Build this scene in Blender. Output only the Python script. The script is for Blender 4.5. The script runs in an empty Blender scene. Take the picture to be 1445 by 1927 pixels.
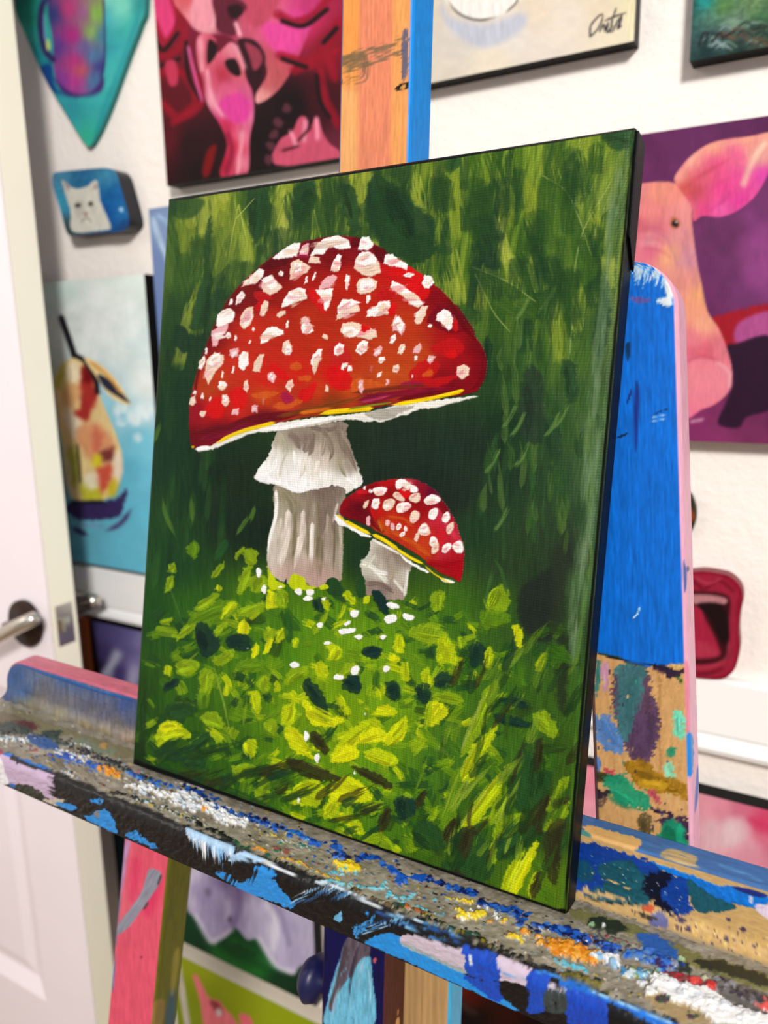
import bpy, bmesh, math, random
import numpy as np
from mathutils import Matrix, Vector

# ------------------------------------------------------------------ camera, world, lights, exposure
SC = bpy.context.scene
COL = SC.collection
FPX, CX, CY = 1438.2, 722.5, 963.5                      # focal length in pixels of the 1445 x 1927 frame
CAM_Z = 1.26
R = np.array([[0.87005272, -0.48530334, -0.0865386],
              [0.49265534, 0.8498568, 0.18717406],
              [-0.01729078, -0.205485, 0.97850751]])      # columns: right, forward, up
CAM_O = np.array([0, 0, CAM_Z])
cam = bpy.data.cameras.new('camera')
cam.sensor_fit = 'VERTICAL'; cam.sensor_height = 36.0
cam.lens = FPX / 1927 * 36.0
cam.clip_start = 0.01; cam.clip_end = 50
cam.dof.use_dof = True; cam.dof.focus_distance = 0.385; cam.dof.aperture_fstop = 7.0
cam_ob = bpy.data.objects.new('camera', cam); COL.objects.link(cam_ob)
M = Matrix.Identity(4)
for i in range(3):
    M[i][0], M[i][1], M[i][2], M[i][3] = R[i][0], R[i][2], -R[i][1], CAM_O[i]
cam_ob.matrix_world = M
SC.camera = cam_ob

SC.view_settings.view_transform = 'Standard'
SC.view_settings.look = 'None'
SC.view_settings.exposure = 0.0
SC.view_settings.gamma = 1.0
SC.view_settings.use_curve_mapping = False
SC.cycles.use_denoising = True
SC.cycles.max_bounces = 6

world = bpy.data.worlds.new('world'); SC.world = world; world.use_nodes = True
wn = world.node_tree; wn.nodes.clear()
wo = wn.nodes.new('ShaderNodeOutputWorld'); wb = wn.nodes.new('ShaderNodeBackground')
wt = wn.nodes.new('ShaderNodeTexCoord'); ws = wn.nodes.new('ShaderNodeSeparateXYZ'); wr = wn.nodes.new('ShaderNodeValToRGB')
wr.color_ramp.elements[0].position = 0.0; wr.color_ramp.elements[0].color = (0.30, 0.29, 0.28, 1)
wr.color_ramp.elements[1].position = 1.0; wr.color_ramp.elements[1].color = (0.9, 0.9, 0.92, 1)
wm = wn.nodes.new('ShaderNodeMath'); wm.operation = 'MULTIPLY_ADD'; wm.inputs[1].default_value = 0.5; wm.inputs[2].default_value = 0.5
wn.links.new(wt.outputs['Generated'], ws.inputs[0]); wn.links.new(ws.outputs['Z'], wm.inputs[0])
wn.links.new(wm.outputs[0], wr.inputs[0]); wn.links.new(wr.outputs[0], wb.inputs[0]); wn.links.new(wb.outputs[0], wo.inputs[0])
wb.inputs[1].default_value = 0.60

def area_light(name, loc, target, size, power, color):
    l = bpy.data.lights.new(name, 'AREA'); l.shape = 'DISK'; l.size = size; l.energy = power; l.color = color
    o = bpy.data.objects.new(name, l); COL.objects.link(o); o.location = loc
    o.rotation_euler = (Vector(target) - Vector(loc)).to_track_quat('-Z', 'Y').to_euler()
    return o
area_light('ceiling_lamp', (1.0, -1.6, 2.6), (-0.25, 0.6, 1.1), 0.5, 92.0, (1.0, 0.965, 0.925))
area_light('door_fill_light', (-1.55, -0.7, 2.35), (-0.9, 0.6, 0.8), 0.4, 4.0, (1.0, 0.96, 0.95))  # weak fill light added from the left to brighten the door bevels

# ------------------------------------------------------------------ helpers
def ray(x, y): return R @ np.array([(x - CX) / FPX, 1.0, (CY - y) / FPX])
def hit(x, y, n, d):
    r = ray(x, y); n = np.array(n, float)
    return CAM_O + r * ((d - n @ CAM_O) / (n @ r))
def at_y(x, y, Y): return hit(x, y, (0, 1, 0), Y)
def at_z(x, y, Z): return hit(x, y, (0, 0, 1), Z)
def traced(P):                                            # where a point of a surface sits in the photograph it was traced from
    q = (P - CAM_O) @ R
    return CX + FPX * q[..., 0] / q[..., 1], CY - FPX * q[..., 2] / q[..., 1]
def lin(c):
    c = np.clip(np.asarray(c, float), 0, 1)
    return np.where(c <= 0.04045, c / 12.92, ((c + 0.055) / 1.055) ** 2.4)
def L(r, g, b): return tuple(lin(np.array([r, g, b]) / 255.0)) + (1.0,)

def tag(o, label=None, cat=None, group=None, kind=None):
    if label: o['label'] = label
    if cat: o['category'] = cat
    if group: o['group'] = group
    if kind: o['kind'] = kind
    return o
def empty(name, loc=(0, 0, 0)):
    o = bpy.data.objects.new(name, None); COL.objects.link(o); o.location = loc; o.empty_display_size = 0.05
    return o
def link(name, me, mat, parent=None, smooth=True):
    o = bpy.data.objects.new(name, me); COL.objects.link(o)
    if mat is not None and not me.materials: me.materials.append(mat)
    if smooth: me.polygons.foreach_set('use_smooth', [True] * len(me.polygons))
    if parent is not None:
        o.parent = parent
        o.matrix_parent_inverse = Matrix.Translation(parent.location).inverted()
    return o
def mesh_of(bm, name):
    me = bpy.data.meshes.new(name); bm.normal_update(); bm.to_mesh(me); bm.free(); return me
def bm_box(bm, lo, hi):
    vs = [bm.verts.new((x, y, z)) for z in (lo[2], hi[2]) for y in (lo[1], hi[1]) for x in (lo[0], hi[0])]
    for f in ((0, 2, 3, 1), (4, 5, 7, 6), (0, 1, 5, 4), (2, 6, 7, 3), (0, 4, 6, 2), (1, 3, 7, 5)):
        bm.faces.new([vs[i] for i in f])
def bevel(bm, w, seg=2):
    bmesh.ops.bevel(bm, geom=list(bm.edges), offset=w, segments=seg, affect='EDGES', profile=0.5)
def box(name, lo, hi, mat, parent=None, bev=0.0, seg=2):
    bm = bmesh.new(); bm_box(bm, lo, hi)
    if bev: bevel(bm, bev, seg)
    return link(name, mesh_of(bm, name), mat, parent, smooth=False)
def tube(name, pts, rads, mat, parent=None, n=20, flat=1.0):
    bm = bmesh.new(); rings = []
    pts = [Vector(p) for p in pts]
    for i, p in enumerate(pts):
        d = (pts[min(i + 1, len(pts) - 1)] - pts[max(i - 1, 0)]).normalized()
        a = d.cross(Vector((0, 0, 1)) if abs(d.z) < .9 else Vector((1, 0, 0))).normalized(); b = d.cross(a)
        rings.append([bm.verts.new(p + (a * math.cos(t) * flat + b * math.sin(t)) * rads[i]) for t in [2 * math.pi * k / n for k in range(n)]])
    for r0, r1 in zip(rings, rings[1:]):
        for k in range(n): bm.faces.new((r0[k], r0[(k + 1) % n], r1[(k + 1) % n], r1[k]))
    bm.faces.new(rings[0][::-1]); bm.faces.new(rings[-1])
    bmesh.ops.recalc_face_normals(bm, faces=bm.faces)
    return link(name, mesh_of(bm, name), mat, parent)
def lathe_y(name, c, prof, mat, parent=None, n=40):       # turned about an axis along y: prof = (dy, radius)
    return tube(name, [(c[0], c[1] + d, c[2]) for d, r in prof], [r for d, r in prof], mat, parent, n)

def grid_mesh(name, P, C, gain=1.0):
    """P (ny,nx,3) points, C (ny,nx,3) sRGB 0..1 paint colours -> one mesh carrying its paint as a colour attribute"""
    ny, nx = P.shape[:2]
    me = bpy.data.meshes.new(name)
    idx = np.arange(ny * nx, dtype=np.int32).reshape(ny, nx)
    q = np.stack([idx[:-1, :-1], idx[:-1, 1:], idx[1:, 1:], idx[1:, :-1]], -1).reshape(-1, 4)
    me.vertices.add(ny * nx); me.vertices.foreach_set('co', P.reshape(-1).astype(np.float32))
    me.loops.add(q.size); me.loops.foreach_set('vertex_index', q.reshape(-1))
    me.polygons.add(len(q)); me.polygons.foreach_set('loop_start', np.arange(0, q.size, 4, dtype=np.int32))
    me.update(calc_edges=True)
    ca = me.color_attributes.new('paint', 'FLOAT_COLOR', 'POINT')
    rgba = np.ones((ny * nx, 4), np.float32); rgba[:, :3] = lin(C.reshape(-1, 3)) / gain
    ca.data.foreach_set('color', rgba.reshape(-1))
    return me

# ------------------------------------------------------------------ materials
def new_mat(name, color=None, rough=0.5, metal=0.0, spec=0.4):
    m = bpy.data.materials.new(name); m.use_nodes = True
    b = m.node_tree.nodes['Principled BSDF']
    if color: b.inputs['Base Color'].default_value = color
    b.inputs['Roughness'].default_value = rough; b.inputs['Metallic'].default_value = metal
    b.inputs['Specular IOR Level'].default_value = spec
    return m, m.node_tree, b
def add_bump(nt, b, height, strength, dist=0.001):
    bu = nt.nodes.new('ShaderNodeBump'); bu.inputs['Strength'].default_value = strength; bu.inputs['Distance'].default_value = dist
    nt.links.new(height, bu.inputs['Height']); nt.links.new(bu.outputs[0], b.inputs['Normal'])
def noise(nt, scale, detail=3, rough=.6, stretch=None):
    tc = nt.nodes.new('ShaderNodeTexCoord'); n = nt.nodes.new('ShaderNodeTexNoise')
    n.inputs['Scale'].default_value = scale; n.inputs['Detail'].default_value = detail; n.inputs['Roughness'].default_value = rough
    if stretch:
        mp = nt.nodes.new('ShaderNodeMapping'); mp.inputs['Scale'].default_value = stretch
        nt.links.new(tc.outputs['Object'], mp.inputs[0]); nt.links.new(mp.outputs[0], n.inputs['Vector'])
    else: nt.links.new(tc.outputs['Object'], n.inputs['Vector'])
    return n
def plain(name, rgb, rough=.5, metal=0, spec=.4, nscale=60, vary=.06, bump=.15):
    """solid colour with a little noise in tone and surface"""
    m, nt, b = new_mat(name, L(*rgb), rough, metal, spec)
    n = noise(nt, nscale)
    mx = nt.nodes.new('ShaderNodeMix'); mx.data_type = 'RGBA'
    c = np.array(L(*rgb))
    mx.inputs[6].default_value = tuple(c[:3] * (1 - vary)) + (1,); mx.inputs[7].default_value = tuple(np.minimum(c[:3] * (1 + vary), 1)) + (1,)
    nt.links.new(n.outputs[0], mx.inputs[0]); nt.links.new(mx.outputs[2], b.inputs['Base Color'])
    if bump: add_bump(nt, b, n.outputs[0], bump, .0006)
    return m
def paint_mat(name, rough=.4, spec=.4, weave=0.0, pitch=0.0012, grain=.1, gscale=500):
    m, nt, b = new_mat(name, None, rough, 0, spec)
    at = nt.nodes.new('ShaderNodeAttribute'); at.attribute_name = 'paint'
    nt.links.new(at.outputs['Color'], b.inputs['Base Color'])
    n = noise(nt, gscale, 2)
    h = n.outputs[0]
    if weave:
        tc = nt.nodes.new('ShaderNodeTexCoord'); sx = nt.nodes.new('ShaderNodeSeparateXYZ'); nt.links.new(tc.outputs['Object'], sx.inputs[0])
        def node(op, x, y=None, z=None):
            a = nt.nodes.new('ShaderNodeMath'); a.operation = op
            for i, v in enumerate((x, y, z)):
                if v is None: continue
                if isinstance(v, (int, float)): a.inputs[i].default_value = v
                else: nt.links.new(v, a.inputs[i])
            return a.outputs[0]
        thread = lambda o: node('ABSOLUTE', node('SINE', node('MULTIPLY', o, math.pi / pitch)))
        wv = node('MULTIPLY', thread(sx.outputs['X']), thread(sx.outputs['Z']))
        h = node('MULTIPLY_ADD', wv, weave, n.outputs[0])
        sc = nt.nodes.new('ShaderNodeVectorMath'); sc.operation = 'SCALE'
        nt.links.new(at.outputs['Color'], sc.inputs[0]); nt.links.new(node('MULTIPLY_ADD', wv, .26, .92), sc.inputs['Scale'])
        nt.links.new(sc.outputs[0], b.inputs['Base Color'])
    add_bump(nt, b, h, grain, .0004)
    return m
M_CANVAS = paint_mat('acrylic_on_canvas', .32, .06, weave=.9, pitch=.00125, grain=.32)
M_THICK = paint_mat('thick_dried_acrylic', .3, .3, grain=.25, gscale=350)
M_WOODPAINT = paint_mat('painted_wood', .4, .18, grain=.14, gscale=260)
M_WALLART = paint_mat('painted_canvas_on_wall', .5, .12, weave=.3, grain=.12)
M_BLACK = plain('black_painted_canvas_edge', (9, 9, 10), .45, 0, .08, 700, .2, .3)
M_DARKEDGE = plain('dark_canvas_edge', (16, 15, 16), .5, 0, .15, 500, .15, .2)
M_RAWWOOD = plain('bare_pine', (196, 160, 108), .55, 0, .3, 60, .1, .1)

# ------------------------------------------------------------------ a small paint box: flat shapes and brush strokes laid onto a surface's grid
RNG = np.random.RandomState(7)
TAB = RNG.rand(256, 256).astype(np.float32)
def vnoise(x, y, seed=0):
    x = x + seed * 37.17; y = y + seed * 91.73
    xi = np.floor(x).astype(int); yi = np.floor(y).astype(int); fx = x - xi; fy = y - yi
    fx = fx * fx * (3 - 2 * fx); fy = fy * fy * (3 - 2 * fy)
    a = TAB[yi & 255, xi & 255]; b = TAB[yi & 255, (xi + 1) & 255]; c = TAB[(yi + 1) & 255, xi & 255]; d = TAB[(yi + 1) & 255, (xi + 1) & 255]
    return (a * (1 - fx) + b * fx) * (1 - fy) + (c * (1 - fx) + d * fx) * fy
def fnoise(x, y, seed=0, octv=3):
    s = 0; a = .5; t = 0
    for k in range(octv):
        s = s + a * vnoise(x * 2 ** k, y * 2 ** k, seed + k); t += a; a *= .5
    return s / t
def sstep(a, b, x):
    t = np.clip((x - a) / (b - a + 1e-9), 0, 1); return t * t * (3 - 2 * t)
def spline(p, closed, n=5):
    p = np.asarray(p, float)
    if len(p) < 3: return p
    q = np.vstack([p[-1:], p, p[:2]]) if closed else np.vstack([2 * p[0] - p[1], p, 2 * p[-1] - p[-2]])
    out = []
    m = len(p) if closed else len(p) - 1
    for i in range(m):
        a, b, c, d = q[i], q[i + 1], q[i + 2], q[i + 3]
        for k in range(n):
            t = k / n
            out.append(.5 * (2 * b + (c - a) * t + (2 * a - 5 * b + 4 * c - d) * t * t + (3 * b - a - 3 * c + d) * t ** 3))
    if not closed: out.append(p[-1])
    return np.array(out)

class Paint:
    def __init__(s, P, base=(.5, .5, .5)):
        s.P = P; s.X, s.Y = traced(P)
        s.c = np.empty(P.shape); s.c[:] = np.array(base) / (255. if max(base) > 1.5 else 1.)
        s.h = np.zeros(P.shape[:2]); s.T = (0, 0, 1.0); s.k = 0
    def view(s, ox, oy, sc): s.T = (ox, oy, sc)
    def _pts(s, p):
        p = np.asarray(p, float).reshape(-1, 2); return np.array(s.T[:2]) + p / s.T[2]
    def _sub(s, lo, hi):
        st = 6
        m = (s.X[::st, ::st] >= lo[0] - 14) & (s.X[::st, ::st] <= hi[0] + 14) & (s.Y[::st, ::st] >= lo[1] - 14) & (s.Y[::st, ::st] <= hi[1] + 14)
        r = np.where(m.any(1))[0]; c = np.where(m.any(0))[0]
        if len(r) == 0: return None
        return slice(max(0, (r[0] - 1) * st), (r[-1] + 2) * st), slice(max(0, (c[0] - 1) * st), (c[-1] + 2) * st)
    def _blend(s, sl, a, col, hgt=0, tex=None):
        c = np.array(col) / 255.
        cc = np.clip(c * (1 + (tex[..., None] if tex is not None else 0)), 0, 1) if c.ndim == 1 else c
        s.c[sl] = s.c[sl] * (1 - a[..., None]) + cc * a[..., None]
        if hgt: s.h[sl] = s.h[sl] * (1 - .6 * a) + hgt * a * (1 + (1.6 * tex if tex is not None else 0))
    def _sd(s, X, Y, p):
        d = np.full(X.shape, 1e9); ins = np.zeros(X.shape, bool)
        for (x0, y0), (x1, y1) in zip(p, np.roll(p, -1, 0)):
            ex, ey = x1 - x0, y1 - y0; l2 = ex * ex + ey * ey + 1e-12
            t = np.clip(((X - x0) * ex + (Y - y0) * ey) / l2, 0, 1)
            d = np.minimum(d, (X - x0 - t * ex) ** 2 + (Y - y0 - t * ey) ** 2)
            if y0 != y1: ins ^= ((y0 > Y) != (y1 > Y)) & (X < ex * (Y - y0) / ey + x0)
        d = np.sqrt(d); return np.where(ins, -d, d)
    def poly(s, col, p, soft=1.0, rough=0.0, rs=6., a=1.0, hgt=0.0, smooth=True, tex=.10, ang=90., field=None, dry=0.0):
        p = s._pts(p); p = spline(p, True, 4) if smooth and len(p) > 3 else p
        sl = s._sub(p.min(0), p.max(0)); s.k += 1
        if sl is None: return
        X, Y = s.X[sl], s.Y[sl]; k = s.k
        if rough:
            X = X + (fnoise(X / rs, Y / rs, k) - .5) * 2 * rough; Y = Y + (fnoise(X / rs, Y / rs, k + 50) - .5) * 2 * rough
        m = sstep(soft, -soft, s._sd(X, Y, p)) * a
        t = math.radians(ang); u = X * math.cos(t) + Y * math.sin(t); v = -X * math.sin(t) + Y * math.cos(t)
        st = fnoise(u / 22, v / 2.2, k) - .5
        if dry: m = m * sstep(dry - .28, dry, fnoise(u / 26, v / 2.0, k + 9) )
        c = col
        if field is not None: c = s.fieldcol(field, s.X[sl], s.Y[sl]) * 255 * (1 + tex * 2 * st[..., None])
        s._blend(sl, m, c, hgt, st * 2 * tex if field is None else None)
    def stroke(s, col, p, w, soft=1.0, taper=(.0, .0), dry=.0, a=1.0, hgt=0.0, tex=.12, rag=.25, fr=2.2):
        """one brush stroke along p; w width in traced pixels; dry > 0 lets the bristles break up; rag = ragged ends and edges"""
        p = spline(s._pts(p), False, 5); s.k += 1; k = s.k
        w = w / s.T[2]
        sl = s._sub(p.min(0) - w, p.max(0) + w)
        if sl is None: return
        X, Y = s.X[sl], s.Y[sl]
        best = np.full(X.shape, 1e9); S = np.zeros(X.shape); Tt = np.zeros(X.shape)
        seg = np.hypot(*(p[1:] - p[:-1]).T); cum = np.concatenate([[0], np.cumsum(seg)]); tot = cum[-1] + 1e-9
        for i in range(len(p) - 1):
            e = p[i + 1] - p[i]; l2 = e @ e + 1e-12
            t = ((X - p[i, 0]) * e[0] + (Y - p[i, 1]) * e[1]) / l2
            tc = np.clip(t, 0, 1)
            d = (X - p[i, 0] - tc * e[0]) ** 2 + (Y - p[i, 1] - tc * e[1]) ** 2
            cr = (e[0] * (Y - p[i, 1]) - e[1] * (X - p[i, 0])) / math.sqrt(l2)
            u = d < best; best = np.where(u, d, best); S = np.where(u, cr, S); Tt = np.where(u, (cum[i] + tc * seg[i]), Tt)
        d = np.sqrt(best); tn = Tt / tot
        hw = w * .5 * np.ones(X.shape)
        if taper[0]: hw = hw * sstep(-.02, taper[0], tn)
        if taper[1]: hw = hw * sstep(1.02, 1 - taper[1], tn)
        br = vnoise(S / fr, Tt / 30., k); 
        m = sstep(soft, -soft, d - hw * (1 - rag * .8 * (1 - br)))
        if rag: m = m * sstep(0, .05 + .25 * rag, tn + (br - .5) * rag * .3 + .06) * sstep(0, .05 + .25 * rag, 1 - tn + (br - .5) * rag * .3 + .06)
        if dry: m = m * sstep(dry - .2, dry + .1, vnoise(S / fr, Tt / 22., k + 5) * .8 + .35 * (1 - tn) )
        st = vnoise(S / fr, Tt / 18., k + 3) - .5
        s._blend(sl, m * a, col, hgt, st * 2 * tex)
    def dab(s, col, p, seed=0, **kw):
        """a dab of paint with a couple of bristle streaks in it"""
        s.poly(col, p, **kw)
        q = np.asarray(p, float).reshape(-1, 2); c = q.mean(0); u, sv, vt = np.linalg.svd(q - c, full_matrices=False)
        ax, bx = vt[0], vt[1]; la, lb = np.abs((q - c) @ ax).max(), np.abs((q - c) @ bx).max(); r = np.random.RandomState(seed + s.k)
        for i in range(2):
            o = c + bx * lb * r.uniform(-.5, .5); f = r.uniform(.62, .88) if i else r.uniform(1.08, 1.3)
            s.stroke(tuple(np.minimum(np.array(col) * f, 250)), np.concatenate([o - ax * la * .75, o + bx * lb * r.uniform(-.2, .2), o + ax * la * .75]), lb * r.uniform(.5, .9), soft=1.4, dry=.44, a=.6, taper=(.25, .4), hgt=.4)
    def blob(s, col, x, y, rx, ry=None, ang=0., **kw):
        ry = ry or rx; n = 9; t = np.arange(n) * 2 * np.pi / n; rr = 1 + (RNG.rand(n) - .5) * .5
        ca, sa = math.cos(ang), math.sin(ang); u = rx * rr * np.cos(t); v = ry * rr * np.sin(t)
        s.poly(col, np.stack([x + u * ca - v * sa, y + u * sa + v * ca], 1), **kw)
    def fieldcol(s, samples, X, Y, pw=3.2):
        q = np.array(samples, float); xy = np.array(s.T[:2]) + q[:, :2] / s.T[2]
        num = 0; den = 0
        for (x, y), c in zip(xy, q[:, 2:]):
            w = 1 / (((X - x) ** 2 + (Y - y) ** 2) / 400. + .3) ** (pw / 2); num = num + w[..., None] * c; den = den + w
        return num / den[..., None] / 255.
    def field(s, samples, pw=3.2):
        st = 5
        c = s.fieldcol(samples, s.X[::st, ::st], s.Y[::st, ::st], pw)
        ny, nx = s.X.shape
        gy = np.minimum(np.arange(ny) / st, c.shape[0] - 1.001); gx = np.minimum(np.arange(nx) / st, c.shape[1] - 1.001)
        y0 = gy.astype(int); x0 = gx.astype(int); fy = (gy - y0)[:, None, None]; fx = (gx - x0)[None, :, None]
        y1 = np.minimum(y0 + 1, c.shape[0] - 1); x1 = np.minimum(x0 + 1, c.shape[1] - 1)
        s.c = (c[y0][:, x0] * (1 - fx) + c[y0][:, x1] * fx) * (1 - fy) + (c[y1][:, x0] * (1 - fx) + c[y1][:, x1] * fx) * fy
    def mottle(s, amp, sx, sy, seed=1, tint=None):
        n = (fnoise(s.X / sx, s.Y / sy, seed) - .5) * 2
        if tint is None: s.c = np.clip(s.c * (1 + amp * n[..., None]), 0, 1)
        else:
            m = np.clip(n * amp, 0, 1)[..., None]; s.c = s.c * (1 - m) + np.array(tint) / 255. * m

# ------------------------------------------------------------------ room
WALL_Y = 0.752
def wall_mat():
    m, nt, b = new_mat('orange_peel_wall', L(238, 231, 224), .75, 0, .15)
    n = noise(nt, 95, 4, .55); n2 = noise(nt, 320, 2)
    ad = nt.nodes.new('ShaderNodeMath'); ad.operation = 'MULTIPLY_ADD'; ad.inputs[1].default_value = .25
    nt.links.new(n2.outputs[0], ad.inputs[0]); nt.links.new(n.outputs[0], ad.inputs[2])
    add_bump(nt, b, ad.outputs[0], .38, .004)
    return m
M_WALL = wall_mat()
M_TRIM = plain('white_gloss_trim', (240, 240, 238), .3, 0, .5, 20, .02, .05)
M_DOORW = plain('white_door_paint', (240, 231, 236), .38, 0, .45, 15, .02, .05)
M_DOOREDGE = plain('cream_door_edge', (250, 246, 226), .45, 0, .4, 15, .02, .05)
M_FLOOR = plain('floor_boards', (150, 128, 105), .5, 0, .4, 8, .15, .1)
M_STEEL = plain('satin_nickel', (205, 200, 190), .28, 1.0, .5, 90, .04, .05)
M_DARKREFL = plain('dark_reflection_rose', (62, 48, 44), .4, .9, .4, 90, .05, .05)  # metal coloured dark to stand in for a dark reflection on the rose

tag(box('wall_back', (-1.78, WALL_Y, -.1), (2.2, WALL_Y + .1, 2.7), M_WALL), kind='structure')
tag(box('wall_left', (-1.88, -2.4, -.1), (-1.78, WALL_Y + .1, 2.7), M_WALL), kind='structure')
tag(box('floor', (-1.88, -2.4, -.1), (2.2, WALL_Y + .1, 0.0), M_FLOOR), kind='structure')
def prism_x(name, prof, x0, x1, mat):
    bm = bmesh.new()
    a = [bm.verts.new((x0, y, z)) for y, z in prof]; b = [bm.verts.new((x1, y, z)) for y, z in prof]
    n = len(prof)
    for i in range(n): bm.faces.new((a[i], a[(i + 1) % n], b[(i + 1) % n], b[i]))
    bm.faces.new(a[::-1]); bm.faces.new(b)
    bmesh.ops.recalc_face_normals(bm, faces=bm.faces)
    return link(name, mesh_of(bm, name), mat, None, smooth=False)
tag(prism_x('trim_1', [(WALL_Y, .952), (.741, .952), (.738, .949), (.738, .897), (.742, .892), (.742, .890), (.735, .887), (.733, .882), (.735, .877), (.740, .874), (WALL_Y, .8725)], -1.78, 2.2, M_TRIM), kind='structure')

# door standing open in front of the wall, its latch edge towards us
def build_door():
    t = tag(empty('door_1', (-1.62, .635, 0)), kind='structure')
    x0, x1, y0, y1, z0, z1 = -1.62, -.8615, .615, .655, .012, 2.03
    xs = [x0, x0 + .11, x0 + .324, x0 + .434, -.976, x1]
    zb = at_y(60, 1868, y0)[2]
    zs = [z0, zb, .80, 1.0, 1.62, 1.72, 1.92, z1]
    bm = bmesh.new()
    def quad(p): return bm.faces.new([bm.verts.new(v) for v in p])
    for i in range(5):
        for j in range(7):
            a, b, c, d = xs[i], xs[i + 1], zs[j], zs[j + 1]
            if i in (1, 3) and j in (1, 3, 5):
                loops = [(0, 0), (.004, .0015), (.026, .0105), (.032, .0105), (.05, .006)]
                lp = [[(a + o, y0 + e, c + o), (b - o, y0 + e, c + o), (b - o, y0 + e, d - o), (a + o, y0 + e, d - o)] for o, e in loops]
                for l0, l1 in zip(lp, lp[1:]):
                    for k in range(4): quad([l0[k], l0[(k + 1) % 4], l1[(k + 1) % 4], l1[k]])
                quad(lp[-1])
            else: quad([(a, y0, c), (b, y0, c), (b, y0, d), (a, y0, d)])
    quad([(x0, y1, z0), (x0, y1, z1), (x1, y1, z1), (x1, y1, z0)])
    quad([(x0, y0, z0), (x0, y0, z1), (x0, y1, z1), (x0, y1, z0)])
    quad([(x0, y0, z1), (x1, y0, z1), (x1, y1, z1), (x0, y1, z1)]); quad([(x0, y0, z0), (x0, y1, z0), (x1, y1, z0), (x1, y0, z0)])
    bmesh.ops.remove_doubles(bm, verts=bm.verts, dist=1e-5); bmesh.ops.recalc_face_normals(bm, faces=bm.faces)
    link('door_leaf', mesh_of(bm, 'door_leaf'), M_DOORW, t, smooth=False)
    box('door_edge', (x1 - .0005, y0 + .0008, z0), (x1 + .0006, y1, z1), M_DOOREDGE, t)
    zc = at_y(52, 1172, y0)
    h = tag(lathe_y('handle', (zc[0], y0, zc[2]), [(.0, .033), (-.006, .033), (-.009, .029), (-.009, .012), (-.032, .0105), (-.034, .0)], M_DARKREFL, t), 'round dark door handle rose with satin lever')
    a = at_y(66, 1163, .588); b = at_y(30, 1180, .578); c = at_y(-5, 1199, .574); d = at_y(-90, 1246, .572)
    tube('lever', [a + (a - b) * .12, a, b, c, d, d + (d - c) * .02], [.004, .0092, .0098, .0098, .0085, .003], M_STEEL, h, 18)
    # the handle on the far face, towards the wall
    h2 = lathe_y('handle', (zc[0] + .012, y1, zc[2] + .004), [(.0, .033), (.007, .033), (.010, .029), (.010, .013), (.05, .012), (.052, 0)], M_DARKREFL, t)
    xx, zz = zc[0] + .012, zc[2] + .006
    tube('lever', [(xx + .018, y1 + .052, zz), (xx + .012, y1 + .053, zz), (xx - .03, y1 + .055, zz), (xx - .11, y1 + .052, zz)], [.006, .011, .0105, .008], M_STEEL, h2, 18)
    lp = box('latch_plate', (x1, y0 + .0075, zc[2] - .0285), (x1 + .0018, y1 - .0065, zc[2] + .0285), M_STEEL, t, .0006)
    bm = bmesh.new(); bm_box(bm, (x1 + .0015, y0 + .0125, zc[2] - .008), (x1 + .0105, y0 + .027, zc[2] + .009))
    for v in bm.verts:
        if v.co.x > x1 + .005 and v.co.y > y0 + .02: v.co.x -= .007
    bevel(bm, .0008); link('latch_bolt', mesh_of(bm, 'latch_bolt'), M_STEEL, lp, smooth=False)
    return t
build_door()

# ------------------------------------------------------------------ pictures on the wall
ART_Y = 0.732
def art_gain(x): return float(np.interp(x, [-1.0, 0.0], [1.06, 1.46]))
def wall_art(name, label, x0, x1, z0, z1, base, fn, edge=M_DARKEDGE, yf=ART_Y, yb=WALL_Y, res=.0011, group=None):
    t = tag(empty(name, ((x0 + x1) / 2, yb, z0)), label, 'painting', group or 'canvases hung on the white wall')
    nx, nz = int((x1 - x0) / res) + 2, int((z1 - z0) / res) + 2
    xs = np.linspace(x0, x1, nx); zs = np.linspace(z1, z0, nz)
    P = np.stack(np.broadcast_arrays(xs[None, :], yf, zs[:, None]), -1).astype(float)
    pa = Paint(P, base); fn(pa)
    link('painted_face', grid_mesh('painted_face', P[:, ::-1], pa.c[:, ::-1], art_gain(P[..., 0].mean())), M_WALLART, t)
    box('canvas_edge', (x0, yf + .0004, z0), (x1, yb - .0002, z1), edge, t)
    return t
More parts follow.
